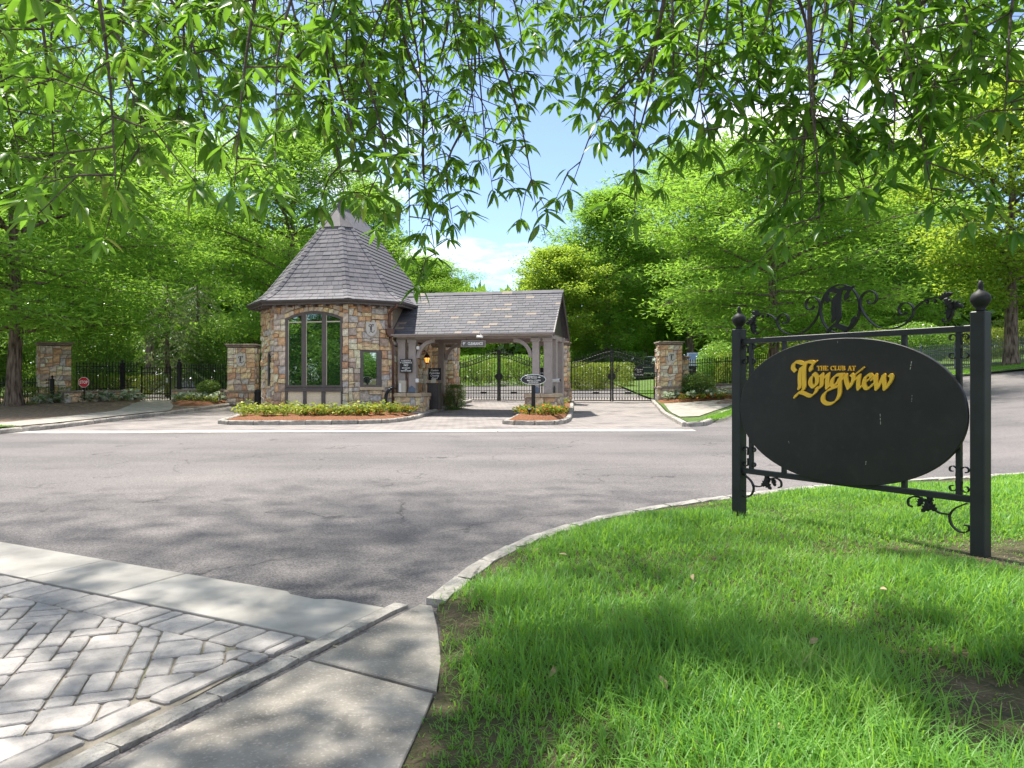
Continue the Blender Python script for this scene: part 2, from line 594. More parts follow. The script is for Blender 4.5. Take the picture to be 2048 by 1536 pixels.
M['signred'] = surf('sign_red', (0.50, 0.015, 0.025), (0.56, 0.02, 0.03), 5, 0.45)
M['slateblue'] = surf('slate_blue_paint', (0.10, 0.135, 0.20), (0.13, 0.165, 0.23), 5, 0.6)
M['stucco'] = surf('stucco', (0.74, 0.62, 0.44), (0.84, 0.72, 0.54), 20, 0.95, 0.7, 45, bdist=0.02)
M['beige'] = surf('beige_plastic', (0.50, 0.45, 0.36), (0.56, 0.51, 0.42), 4, 0.6)
M['bark'] = surf('bark', (0.09, 0.065, 0.05), (0.26, 0.20, 0.16), 9, 0.95, 1.0, 22, mid=(0.17, 0.125, 0.10), bdist=0.05)
M['twig'] = surf('twig_bark', (0.045, 0.035, 0.026), (0.13, 0.10, 0.075), 30, 0.95, 0.6, 90)
M['rubber'] = surf('rubber', (0.018, 0.018, 0.018), (0.028, 0.028, 0.028), 8, 0.8)
M['chrome'] = surf('bright_metal', (0.6, 0.6, 0.62), (0.66, 0.66, 0.68), 3, 0.2, metal=0.9)
M['interior'] = surf('dark_interior', (0.012, 0.02, 0.016), (0.03, 0.035, 0.03), 2, 0.9)
M['straw'] = surf('dry_straw', (0.16, 0.115, 0.07), (0.34, 0.26, 0.17), 12, 0.9)
M['chipping'] = surf('dead_leaf', (0.28, 0.20, 0.11), (0.46, 0.36, 0.22), 12, 0.85)

# bark: vertical furrows
def bark_mat():
    m, n, l, b = nodes_of('furrowed_bark')
    b.inputs['Roughness'].default_value = 0.95
    b.inputs['Specular IOR Level'].default_value = 0.2
    tc = n.new('ShaderNodeTexCoord')
    mp = n.new('ShaderNodeMapping')
    mp.inputs['Scale'].default_value = (1, 1, 0.16)
    nz = n.new('ShaderNodeTexNoise')
    nz.inputs['Scale'].default_value = 14
    nz.inputs['Detail'].default_value = 6
    l.new(tc.outputs['Object'], mp.inputs['Vector'])
    l.new(mp.outputs['Vector'], nz.inputs['Vector'])
    r = ramp(n, [(0.35, (0.06, 0.042, 0.033)), (0.5, (0.17, 0.125, 0.10)), (0.68, (0.28, 0.215, 0.175))])
    l.new(nz.outputs['Fac'], r.inputs['Fac'])
    l.new(r.outputs['Color'], b.inputs['Base Color'])
    bp = n.new('ShaderNodeBump')
    bp.inputs['Strength'].default_value = 1.0
    bp.inputs['Distance'].default_value = 0.06
    l.new(nz.outputs['Fac'], bp.inputs['Height'])
    l.new(bp.outputs['Normal'], b.inputs['Normal'])
    return m
M['bark'] = bark_mat()

# asphalt: fine aggregate, worn patches, hairline cracks
def asphalt_mat():
    m, n, l, b = nodes_of('asphalt')
    b.inputs['Roughness'].default_value = 0.9
    b.inputs['Specular IOR Level'].default_value = 0.3
    tc = n.new('ShaderNodeTexCoord')
    big = n.new('ShaderNodeTexNoise')
    big.inputs['Scale'].default_value = 0.35
    big.inputs['Detail'].default_value = 5
    l.new(tc.outputs['Object'], big.inputs['Vector'])
    r = ramp(n, [(0.32, (0.112, 0.104, 0.104)), (0.52, (0.146, 0.134, 0.131)), (0.72, (0.175, 0.158, 0.153))])
    l.new(big.outputs['Fac'], r.inputs['Fac'])
    fine = n.new('ShaderNodeTexVoronoi')
    fine.inputs['Scale'].default_value = 95
    l.new(tc.outputs['Object'], fine.inputs['Vector'])
    rf = ramp(n, [(0.0, (0.62, 0.62, 0.62)), (0.5, (1.0, 1.0, 1.0)), (1.0, (1.5, 1.48, 1.47))])
    sep = n.new('ShaderNodeSeparateColor')
    l.new(fine.outputs['Color'], sep.inputs[0])
    l.new(sep.outputs[0], rf.inputs['Fac'])
    mu = n.new('ShaderNodeMixRGB')
    mu.blend_type = 'MULTIPLY'
    mu.inputs[0].default_value = 1
    l.new(r.outputs['Color'], mu.inputs[1])
    l.new(rf.outputs['Color'], mu.inputs[2])
    ms = n.new('ShaderNodeMapping')
    ms.inputs['Scale'].default_value = (0.05, 0.55, 1)
    ms.inputs['Rotation'].default_value = (0, 0, rad(-4))
    l.new(tc.outputs['Object'], ms.inputs['Vector'])
    st = n.new('ShaderNodeTexNoise')
    st.inputs['Scale'].default_value = 1.6
    st.inputs['Detail'].default_value = 4
    l.new(ms.outputs['Vector'], st.inputs['Vector'])
    rs = ramp(n, [(0.36, (0.86, 0.86, 0.87)), (0.55, (1, 1, 1)), (0.72, (1.06, 1.05, 1.05))])
    l.new(st.outputs['Fac'], rs.inputs['Fac'])
    mu2 = n.new('ShaderNodeMixRGB')
    mu2.blend_type = 'MULTIPLY'
    mu2.inputs[0].default_value = 1
    l.new(mu.outputs['Color'], mu2.inputs[1])
    l.new(rs.outputs['Color'], mu2.inputs[2])
    # oil spots
    ol = n.new('ShaderNodeTexNoise')
    ol.inputs['Scale'].default_value = 1.7
    ol.inputs['Detail'].default_value = 3
    l.new(tc.outputs['Object'], ol.inputs['Vector'])
    ro = ramp(n, [(0.70, (1, 1, 1)), (0.78, (0.72, 0.72, 0.73))])
    l.new(ol.outputs['Fac'], ro.inputs['Fac'])
    mu3 = n.new('ShaderNodeMixRGB')
    mu3.blend_type = 'MULTIPLY'
    mu3.inputs[0].default_value = 1
    l.new(mu2.outputs['Color'], mu3.inputs[1])
    l.new(ro.outputs['Color'], mu3.inputs[2])
    mu = mu3
    # cracks
    wob = n.new('ShaderNodeTexNoise')
    wob.inputs['Scale'].default_value = 1.6
    wob.inputs['Detail'].default_value = 5
    l.new(tc.outputs['Object'], wob.inputs['Vector'])
    add = n.new('ShaderNodeVectorMath')
    add.operation = 'MULTIPLY_ADD'
    add.inputs[1].default_value = (1.3, 1.3, 0)
    l.new(wob.outputs['Color'], add.inputs[0])
    l.new(tc.outputs['Object'], add.inputs[2])
    vo = n.new('ShaderNodeTexVoronoi')
    vo.feature = 'DISTANCE_TO_EDGE'
    vo.inputs['Scale'].default_value = 0.42
    l.new(add.outputs[0], vo.inputs['Vector'])
    rc = ramp(n, [(0.0, (1, 1, 1)), (0.008, (0, 0, 0))])
    l.new(vo.outputs['Distance'], rc.inputs['Fac'])
    gate = n.new('ShaderNodeTexNoise')
    gate.inputs['Scale'].default_value = 0.5
    l.new(tc.outputs['Object'], gate.inputs['Vector'])
    rg = ramp(n, [(0.46, (0, 0, 0)), (0.56, (0.85, 0.85, 0.85))])
    l.new(gate.outputs['Fac'], rg.inputs['Fac'])
    k = n.new('ShaderNodeMath')
    k.operation = 'MULTIPLY'
    l.new(rc.outputs['Color'], k.inputs[0])
    l.new(rg.outputs['Color'], k.inputs[1])
    mx = n.new('ShaderNodeMixRGB')
    mx.inputs[2].default_value = (0.035, 0.033, 0.033, 1)
    l.new(k.outputs[0], mx.inputs[0])
    l.new(mu.outputs['Color'], mx.inputs[1])
    l.new(mx.outputs['Color'], b.inputs['Base Color'])
    bp = n.new('ShaderNodeBump')
    bp.inputs['Strength'].default_value = 0.5
    bp.inputs['Distance'].default_value = 0.006
    l.new(sep.outputs[0], bp.inputs['Height'])
    l.new(bp.outputs['Normal'], b.inputs['Normal'])
    return m
M['asphalt'] = asphalt_mat()

# clay-and-concrete block paving of the forecourt, too fine at that distance to be built block by block
def apron_mat():
    m, n, l, b = nodes_of('block_paving')
    b.inputs['Roughness'].default_value = 0.9
    b.inputs['Specular IOR Level'].default_value = 0.3
    tc = n.new('ShaderNodeTexCoord')
    mp = n.new('ShaderNodeMapping')
    mp.inputs['Rotation'].default_value = (0, 0, rad(33))
    l.new(tc.outputs['Object'], mp.inputs['Vector'])
    br = n.new('ShaderNodeTexBrick')
    br.inputs['Scale'].default_value = 1.0
    br.inputs['Brick Width'].default_value = 0.30
    br.inputs['Row Height'].default_value = 0.20
    br.inputs['Mortar Size'].default_value = 0.012
    br.inputs['Color1'].default_value = (0.26, 0.235, 0.22, 1)
    br.inputs['Color2'].default_value = (0.205, 0.187, 0.178, 1)
    br.inputs['Mortar'].default_value = (0.13, 0.11, 0.10, 1)
    l.new(mp.outputs['Vector'], br.inputs['Vector'])
    nz = n.new('ShaderNodeTexNoise')
    nz.inputs['Scale'].default_value = 0.9
    nz.inputs['Detail'].default_value = 6
    l.new(tc.outputs['Object'], nz.inputs['Vector'])
    r = ramp(n, [(0.30, (0.62, 0.60, 0.60)), (0.5, (1, 1, 1)), (0.7, (1.18, 1.14, 1.1))])
    l.new(nz.outputs['Fac'], r.inputs['Fac'])
    mu = n.new('ShaderNodeMixRGB')
    mu.blend_type = 'MULTIPLY'
    mu.inputs[0].default_value = 1
    l.new(br.outputs['Color'], mu.inputs[1])
    l.new(r.outputs['Color'], mu.inputs[2])
    l.new(mu.outputs['Color'], b.inputs['Base Color'])
    bp = n.new('ShaderNodeBump')
    bp.inputs['Strength'].default_value = 0.2
    bp.inputs['Distance'].default_value = 0.005
    l.new(br.outputs['Fac'], bp.inputs['Height'])
    bp.invert = True
    l.new(bp.outputs['Normal'], b.inputs['Normal'])
    return m
M['apron'] = apron_mat()

def glass_mat():
    m, n, l, b = nodes_of('coated_glass')
    n.remove(b)
    gl = n.new('ShaderNodeBsdfGlossy')
    gl.inputs['Roughness'].default_value = 0.015
    gl.inputs['Color'].default_value = (0.80, 0.93, 0.86, 1)
    df = n.new('ShaderNodeBsdfDiffuse')
    df.inputs['Color'].default_value = (0.008, 0.02, 0.014, 1)
    mx = n.new('ShaderNodeMixShader')
    mx.inputs[0].default_value = 0.45
    l.new(df.outputs[0], mx.inputs[1])
    l.new(gl.outputs[0], mx.inputs[2])
    l.new(mx.outputs[0], n['Material Output'].inputs['Surface'])
    return m
M['glass'] = glass_mat()

def lamp_mat():
    m, n, l, b = nodes_of('lit_amber_glass')
    b.inputs['Base Color'].default_value = (0.8, 0.35, 0.08, 1)
    b.inputs['Emission Color'].default_value = (1.0, 0.36, 0.06, 1)
    b.inputs['Emission Strength'].default_value = 0.6
    return m
M['amber'] = lamp_mat()

OAK = [(0.0, (0.055, 0.17, 0.028)), (0.4, (0.108, 0.275, 0.037)), (0.7, (0.20, 0.40, 0.052)), (1.0, (0.40, 0.56, 0.085))]
M['oak_leaf'] = leaf_mat('oak_leaf', OAK, 0.58, (0.33, 0.53, 0.055), 0.012, 0.8)
M['far_leaf'] = leaf_mat('far_leaf', [(0, (0.08, 0.18, 0.03)), (0.5, (0.14, 0.27, 0.04)), (1, (0.25, 0.38, 0.06))], 0.55, (0.34, 0.54, 0.05), 0.04, 0.12)
M['maple_leaf'] = leaf_mat('maple_leaf', [(0, (0.06, 0.16, 0.02)), (0.5, (0.12, 0.26, 0.03)), (0.76, (0.24, 0.37, 0.045)), (1, (0.58, 0.56, 0.08))], 0.58, (0.46, 0.60, 0.055), 0.015, 0.5)
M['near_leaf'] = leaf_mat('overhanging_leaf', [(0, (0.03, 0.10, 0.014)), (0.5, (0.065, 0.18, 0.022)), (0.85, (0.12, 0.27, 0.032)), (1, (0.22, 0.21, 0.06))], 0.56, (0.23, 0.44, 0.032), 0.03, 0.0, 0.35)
M['laurel_leaf'] = leaf_mat('laurel_leaf', [(0, (0.06, 0.16, 0.03)), (0.6, (0.13, 0.27, 0.05)), (1, (0.36, 0.48, 0.14))], 0.5, (0.34, 0.54, 0.07), 0.04, 0.8, 0.3)
M['box_leaf'] = leaf_mat('box_leaf', [(0, (0.04, 0.09, 0.018)), (0.6, (0.08, 0.16, 0.025)), (1, (0.17, 0.25, 0.05))], 0.4, (0.22, 0.32, 0.05), 0.03, 1.2)
M['gold_leaf'] = leaf_mat('golden_hedge_leaf', [(0, (0.08, 0.14, 0.02)), (0.5, (0.18, 0.26, 0.03)), (1, (0.36, 0.40, 0.05))], 0.45, (0.36, 0.42, 0.05), 0.05, 0.9)
M['cedar_leaf'] = leaf_mat('cedar_needle', [(0, (0.05, 0.09, 0.03)), (0.6, (0.10, 0.17, 0.06)), (1, (0.20, 0.27, 0.10))], 0.35, (0.24, 0.32, 0.10), 0.03, 0.9)
M['coleus_leaf'] = leaf_mat('coleus_leaf', [(0, (0.06, 0.12, 0.02)), (0.35, (0.16, 0.24, 0.03)), (0.7, (0.40, 0.44, 0.06)), (1, (0.52, 0.54, 0.13))], 0.35, (0.38, 0.44, 0.05), 0.01)
M['caladium_leaf'] = leaf_mat('caladium_leaf', [(0, (0.05, 0.12, 0.03)), (0.35, (0.18, 0.27, 0.12)), (0.55, (0.42, 0.47, 0.35)), (1, (0.58, 0.61, 0.52))], 0.35, (0.42, 0.50, 0.33), 0.015)
M['begonia_leaf'] = leaf_mat('begonia_leaf', [(0, (0.04, 0.10, 0.02)), (0.55, (0.12, 0.22, 0.03)), (0.75, (0.30, 0.34, 0.04)), (0.82, (0.50, 0.07, 0.02)), (1, (0.62, 0.16, 0.03))], 0.3, (0.30, 0.30, 0.04), 0.01)
M['grass'] = leaf_mat('grass_blade', [(0, (0.07, 0.20, 0.032)), (0.45, (0.13, 0.31, 0.05)), (0.8, (0.21, 0.42, 0.07)), (0.93, (0.34, 0.50, 0.13)), (1, (0.55, 0.48, 0.27))], 0.5, (0.34, 0.60, 0.05), 0.022, 1.1, 0.5)
# ================================================================== THE SETTING
grid_sheet('ground', M['lawn'], -320, 320, -120, 420, 110, 110, lambda x, y: gz(x, y) * 0.98 - 0.12)
grid_sheet('road', M['asphalt'], -30, 48, -30, 64, 120, 110, gz)

# forecourt of block paving between the road and the gates
AP_L = [(-13.6, 19.0), (-13.75, 24), (-14.2, 29.5), (-13.6, 36), (-13.4, 41)]
AP_R = [(5.2, 20.6), (5.6, 24), (6.5, 30), (7.35, 37.6), (7.8, 41)]
loft('forecourt', M['apron'], AP_L, AP_R, 24, 40, 0.005)

# pale concrete band between road and forecourt, cast in slabs
band = struct_root('concrete_band')
for i, (xa, xb) in enumerate([(-13.4, -9.9), (-9.9, -6.3), (-6.3, -3.2), (-3.2, -0.4), (-0.4, 2.3), (2.3, 5.15)]):
    ya, yb = 19.75 + (xa + 13) * 0.042, 19.75 + (xb + 13) * 0.042
    P = [(xa + 0.012, ya - 0.34), (xb - 0.012, yb - 0.34), (xb - 0.012, yb + 0.34), (xa + 0.012, ya + 0.34)]
    b = MB().prism(P, (0, 0, 0), (1, 0, 0), (0, 1, 0), (0, 0, 1), -0.05, 0.013, 0.004)
    b.build('slab', M['pale_concrete'], band)

# ---------------- kerbs
def kerb(root, pts, mat, L=0.75, w=0.17, h=0.14, below=0.05, jit=0.012, zf=None, gap=0.012):
    P = resample(smooth_path(pts, 6), L)
    for a, b in zip(P[:-1], P[1:]):
        d = b - a
        ln = math.hypot(*d[:2])
        if ln < 0.05:
            continue
        mx, my = (a[0] + b[0]) / 2, (a[1] + b[1]) / 2
        z = (zf or g)(mx, my)
        az = (zf or g)(a[0], a[1]) - z
        bz = (zf or g)(b[0], b[1]) - z
        m = MB()
        nseg = 3
        hw = w / 2
        vs = []
        for k in range(nseg + 1):
            t = k / nseg
            x = -ln / 2 + gap / 2 + (ln - gap) * t
            zz = az * (1 - t) + bz * t
            J = lambda s=1.0: R.uniform(-jit, jit) * s
            vs += [(x, -hw + J(), zz - below), (x + J(.3), -hw + J(), zz + h * 0.80 + J()), (x + J(.3), -hw + 0.03 + J(), zz + h + J(.6)),
                   (x + J(.3), hw - 0.02 + J(), zz + h + J(.6)), (x, hw + J(), zz + h * 0.8 + J()), (x, hw, zz - below)]
        fs = []
        for k in range(nseg):
            for q in range(5):
                i = k * 6 + q
                fs.append((i, i + 6, i + 7, i + 1))
        fs.append((5, 4, 3, 2, 1, 0)[::-1])
        e = nseg * 6
        fs.append((e, e + 1, e + 2, e + 3, e + 4, e + 5)[::-1])
        m.add(vs, fs)
        m.build('kerb_stone', mat, root, (mx, my, z), (0, 0, math.atan2(d[1], d[0])))

kerb_root = struct_root('kerb')
K_LEFT = [(-23, 14.6), (-16.5, 15.6), (-14.2, 17.2), (-13.5, 19.2), (-13.45, 21.5), (-13.75, 24.5), (-14.15, 28.0), (-14.2, 30.5), (-13.75, 34), (-13.5, 37.5)]
kerb(kerb_root, K_LEFT, M['granite'], 0.95)
K_RIGHT = [(7.35, 38.0), (6.7, 33), (6.0, 28), (5.55, 24.3), (5.25, 22.0), (5.6, 21.9), (6.4, 23.6), (7.7, 27.0), (9.3, 30.4), (13, 34), (18, 37), (24, 39.5), (34, 42), (48, 44)]
kerb(kerb_root, K_RIGHT[:5], M['granite'], 0.85)
kerb(kerb_root, K_RIGHT[4:], M['granite'], 0.95)
ISLE = [(-3.75, 38.3), (-2.2, 38.2), (-3.3, 31.5), (-3.5, 28.5), (-3.55, 26.6), (-3.95, 24.6), (-4.8, 23.55), (-6.6, 23.15), (-8.6, 23.1), (-9.35, 23.35), (-9.65, 24.2), (-10.1, 26.5), (-11.2, 30.5), (-11.6, 34), (-11.6, 38)]
kerb(kerb_root, ISLE[1:], M['granite'], 0.8)
MID = [(0.6, 31.5), (0.32, 28.0), (0.0, 25.0), (-0.22, 23.5), (0.05, 23.05), (0.9, 22.95), (1.5, 23.35), (1.9, 25.0), (2.35, 29.0), (2.75, 33.5), (3.15, 37.8)]
kerb(kerb_root, MID, M['granite'], 0.62)

# ---------------- raised planting beds
def bed(name, ring, mat, h0=0.10, h1=0.24, inset=0.6, kind='structure'):
    """ring: closed polygon; mounded towards the middle"""
    P = resample(list(ring) + [ring[0]], 0.5)[:-1]
    c = P.mean(0)
    rows = []
    for k, t in enumerate((0.0, 0.12, 0.3, 0.6, 0.97)):
        q = P + (c - P) * t
        z = gz(q[:, 0], q[:, 1]) + h0 + (h1 - h0) * min(1, t / 0.3) ** 0.6
        z = z + (vnoise(q[:, 0] * 4, q[:, 1] * 4, 3) - 0.5) * 0.05 * min(1, t * 8)
        rows.append(np.stack([q[:, 0], q[:, 1], z], -1))
    n = len(P)
    v = np.concatenate(rows)
    f = []
    for k in range(4):
        for i in range(n):
            j = (i + 1) % n
            f.append((k * n + i, k * n + j, (k + 1) * n + j, (k + 1) * n + i))
    m = MB().add(v.tolist(), f)
    m.f.append(tuple(4 * n + i for i in range(n)))
    me = m.mesh(name, True)
    bm = bmesh.new()
    bm.from_mesh(me)
    bmesh.ops.recalc_face_normals(bm, faces=bm.faces)
    if sum(fc.normal.z for fc in bm.faces) < 0:
        bmesh.ops.reverse_faces(bm, faces=bm.faces)
    bm.to_mesh(me)
    bm.free()
    return link(name, me, mat, kind=kind)

# mulch around the gatehouse: the part in front of it and the strip of pavement beside the lane
bed('mulch_bed', [(-9.3, 23.45), (-8.6, 23.2), (-6.6, 23.25), (-4.8, 23.65), (-4.05, 24.7), (-3.66, 26.7), (-3.62, 28.6), (-4.4, 29.4), (-5.2, 30.6), (-9.5, 30.6), (-11.1, 30.4), (-10.05, 26.5)], M['mulch'], 0.11, 0.26)
loft('island_pavement', M['concrete'], [(-3.4, 28.4), (-3.2, 31.5), (-2.15, 38.2)], [(-11.2, 30.3), (-11.5, 34), (-11.5, 38.3)], 16, 10, 0.11)
bed('mulch_bed', [(0.05, 25.2), (-0.14, 23.6), (0.08, 23.15), (0.9, 23.05), (1.42, 23.4), (1.82, 25.1), (2.2, 28.4), (0.45, 28.4)], M['mulch'], 0.11, 0.27)
loft('island_pavement', M['mulch'], [(0.4, 28.2), (0.66, 31.5), (1.6, 37.8)], [(2.25, 28.2), (2.65, 33.5), (3.07, 37.8)], 12, 5, 0.12)

# left of the forecourt: mulch under the oak, a concrete footpath, beds before the low walls
loft('mulch_ground', M['pinestraw'], K_LEFT, [(-40, 14), (-42, 22), (-44, 30), (-44, 38), (-40, 44)], 40, 30, 0.12, lambda x, y: gz(x, y) + 0.03 * vnoise(x * 2, y * 2, 1))
PATH_O = [(-16.5, 15.7), (-14.35, 17.3), (-13.62, 19.3), (-13.6, 21.5), (-13.9, 24.5), (-14.3, 28.0), (-14.35, 30.5), (-15.4, 33.0), (-17.0, 36.0), (-17.5, 38.5)]
PATH_I = [(-19.0, 16.6), (-16.2, 18.0), (-15.3, 19.5), (-15.2, 21.6), (-15.6, 25), (-16.6, 30.5), (-17.6, 33.4), (-18.7, 36.0), (-19.2, 38.5)]
loft('footpath', M['old_concrete'], PATH_O, PATH_I, 40, 5, 0.165)
loft('grass_strip', M['lawn'], [(-16.0, 15.75), (-14.2, 17.5), (-13.62, 19.2)], [(-16.6, 16.1), (-14.6, 17.7), (-13.7, 20.2)], 12, 3, 0.18)
bed('mulch_bed', [(-14.0, 36.5), (-14.3, 33.6), (-15.1, 33.2), (-16.4, 35.0), (-17.1, 37.0), (-15.4, 37.6)], M['mulch'], 0.14, 0.26)
bed('mulch_bed', [(-17.75, 33.8), (-18.1, 35.5), (-19.4, 36.9), (-22.0, 36.2), (-22.6, 33.5), (-20.0, 32.4)], M['pinestraw'], 0.13, 0.22)

# right of the forecourt: a footpath, a flower bed, grass by the kerb
loft('verge', M['lawn'], [(7.5, 38.2), (6.85, 33), (6.15, 28), (5.7, 24.3), (5.45, 22.2)], [(60, 60), (24.2, 39.7), (13, 34.2), (9.25, 30.6), (6.35, 23.9), (5.55, 22.2)], 40, 24, 0.115)
loft('verge', M['lawn'], [(60, 60), (7.5, 60)], [(60, 42), (7.5, 38)], 30, 20, 0.13)
loft('footpath', M['old_concrete'], [(7.2, 34.4), (6.2, 28), (5.85, 25.2)], [(16, 37.0), (10.2, 33.0), (8.3, 29.6), (6.6, 25.6)], 20, 8, 0.145)
bed('mulch_bed', [(7.5, 38.0), (7.2, 35.0), (9.6, 35.6), (11.6, 36.2), (11.8, 38.3)], M['mulch'], 0.12, 0.24)
bed('mulch_bed', [(9.2, 33.2), (10.6, 34.2), (12.4, 34.9), (12.8, 34.3), (10.8, 32.5)], M['pinestraw'], 0.12, 0.28)

# ---------------- near left: concrete band, stone paving, granite strip, footpath
E1 = np.array([0.894, -0.447])      # along the band
E2 = np.array([0.447, 0.894])       # towards the road
band2 = struct_root('concrete_band')
# band lies between c=3.01 and c=3.60 along E2; slabs cut along E1
def at12(a, c):
    return tuple(E1 * a + E2 * c)
for a0, a1 in ((-12.5, -10.7), (-10.7, -8.9), (-8.9, -7.1), (-7.1, -5.3), (-5.3, -4.42), (-4.42, -2.74)):
    P = [at12(a0 + 0.006, 3.012), at12(a1 - 0.006, 3.012), at12(a1 - 0.006, 3.60), at12(a0 + 0.006, 3.60)]
    if a1 == -2.74:
        P = [at12(a0 + 0.006, 3.012), at12(-2.67, 3.012), at12(-2.67, 3.60), at12(-3.05, 3.60), at12(-3.16, 3.545), at12(-3.38, 3.56), at12(-3.45, 3.60), at12(a0 + 0.006, 3.60)]
    MB().prism(P, (0, 0, 0), (1, 0, 0), (0, 1, 0), (0, 0, 1), -0.06, 0.022, 0.004).build('slab', M['concrete'], band2)

paving = MB().prism([at12(-9.5, 3.005), at12(-2.25, 3.005), (-1.15, 3.9), (-1.62, 2.6), (-2.1, 1.3), (-6.5, 1.0)], (0, 0, 0), (1, 0, 0), (0, 1, 0), (0, 0, 1), -0.05, 0.006).build('paving', M['joint'], kind='structure')

def clip_half(poly, nx, ny, c):
    """keep the side nx*x+ny*y <= c"""
    out = []
    n = len(poly)
    for i in range(n):
        a, b = poly[i], poly[(i + 1) % n]
        da, db = nx * a[0] + ny * a[1] - c, nx * b[0] + ny * b[1] - c
        if da <= 0:
            out.append(a)
        if (da < 0 < db) or (db < 0 < da):
            t = da / (da - db)
            out.append((a[0] + (b[0] - a[0]) * t, a[1] + (b[1] - a[1]) * t))
    return out

def poly_area(p):
    return 0.5 * abs(sum(p[i][0] * p[(i + 1) % len(p)][1] - p[(i + 1) % len(p)][0] * p[i][1] for i in range(len(p))))

def round_poly(p, r):
    """cut the corners of a polygon"""
    out = []
    n = len(p)
    for i in range(n):
        a, b, c = p[i - 1], p[i], p[(i + 1) % n]
        for q in (a, c):
            d = math.hypot(q[0] - b[0], q[1] - b[1]) or 1
            k = min(r, d * 0.3) / d
            out.append((b[0] + (q[0] - b[0]) * k, b[1] + (q[1] - b[1]) * k))
    return out

def rough_edges(p, amp, step=0.09):
    """waver the edges of a stone"""
    out = []
    n = len(p)
    for i in range(n):
        a, b = p[i], p[(i + 1) % n]
        L = math.hypot(b[0] - a[0], b[1] - a[1])
        k = max(1, int(L / step))
        for q in range(k):
            t = q / k
            e = amp if q else amp * 0.5
            out.append((a[0] + (b[0] - a[0]) * t + R.uniform(-e, e), a[1] + (b[1] - a[1]) * t + R.uniform(-e, e)))
    return out

def paver(poly, z=0.020):
    cx = sum(p[0] for p in poly) / len(poly)
    cy = sum(p[1] for p in poly) / len(poly)
    loc = [(p[0] - cx, p[1] - cy) for p in poly]
    loc = rough_edges(round_poly(loc, 0.014), 0.0042)
    m = MB().prism(loc, (0, 0, 0), (1, 0, 0), (0, 1, 0), (0, 0, 1), -0.05, 0.0, 0.006)
    m.build('paver', M['paver'], paving, (cx, cy, z + R.uniform(-0.003, 0.003)), (R.uniform(-.006, .006), R.uniform(-.006, .006), 0))

# edge of the paving by the footpath runs along line c_side
SIDE_N = (0.9035, -0.4286)          # right-hand normal of the strip direction (0.4286, 0.9035)
SIDE_C = -1.99 * 0.9035 + 0.0        # set below from a point on the strip
pt = (-1.64, 2.62)
SIDE_C = SIDE_N[0] * pt[0] + SIDE_N[1] * pt[1] - 0.060
# soldier course along the band
a = -9.3
while a < -2.0:
    w = R.choice((0.10, 0.20, 0.20, 0.27, 0.30))
    P = [at12(a + 0.008, 2.735), at12(a + w - 0.008, 2.735), at12(a + w - 0.008, 2.992), at12(a + 0.008, 2.992)]
    P = clip_half(P, SIDE_N[0], SIDE_N[1], SIDE_C)
    if len(P) > 2 and poly_area(P) > 0.004:
        paver(P)
    a += w
# edge course along the strip
sdir = np.array((0.4286, 0.9035))
sn = np.array(SIDE_N)
s0 = -1.6
while s0 < 3.2:
    w = R.choice((0.34, 0.42, 0.50))
    base = np.array(pt) - sn * 0.060
    P = [base + sdir * (s0 + 0.008) - sn * 0.005, base + sdir * (s0 + w - 0.008) - sn * 0.005, base + sdir * (s0 + w - 0.008) - sn * 0.125, base + sdir * (s0 + 0.008) - sn * 0.125]
    P = [tuple(p) for p in P]
    P = clip_half(P, E2[0], E2[1], 2.722)
    if len(P) > 2 and poly_area(P) > 0.004:
        paver(P)
    s0 += w
# random ashlar at 45 degrees to the band
U = 0.117
ang = math.atan2(-0.447, 0.894) + rad(45)
ux, uy = math.cos(ang), math.sin(ang)
occ = {}
sizes = [(2, 2)] * 8 + [(2, 1)] * 5 + [(1, 2)] * 5 + [(3, 2)] + [(2, 3)] + [(1, 1)] * 2
rng2 = random.Random(21)
NI = 110
for j in range(NI):
    for i in range(NI):
        if (i, j) in occ:
            continue
        opts = sizes[:]
        rng2.shuffle(opts)
        for w, h in opts + [(1, 1)]:
            if all((i + p, j + q) not in occ for p in range(w) for q in range(h)):
                break
        for p in range(w):
            for q in range(h):
                occ[(i + p, j + q)] = 1
        ox, oy = -7.2, 0.2
        def Q(u, v):
            return (ox + (u * ux - v * uy) * U, oy + (u * uy + v * ux) * U)
        gp = 0.046
        P = [Q(i - 18 + gp, j - 2 + gp), Q(i - 18 + w - gp, j - 2 + gp), Q(i - 18 + w - gp, j - 2 + h - gp), Q(i - 18 + gp, j - 2 + h - gp)]
        P = clip_half(P, E2[0], E2[1], 2.72)
        P = clip_half(P, SIDE_N[0], SIDE_N[1], SIDE_C - 0.135)
        P = clip_half(P, 0.0, -1.0, -1.25)
        if len(P) < 3 or poly_area(P) < 0.005:
            continue
        cx = sum(p[0] for p in P) / len(P)
        cy = sum(p[1] for p in P) / len(P)
        if cx < -0.75 * cy - 1.1 or cx > 0 or cy < 1.3:
            continue
        paver(P)

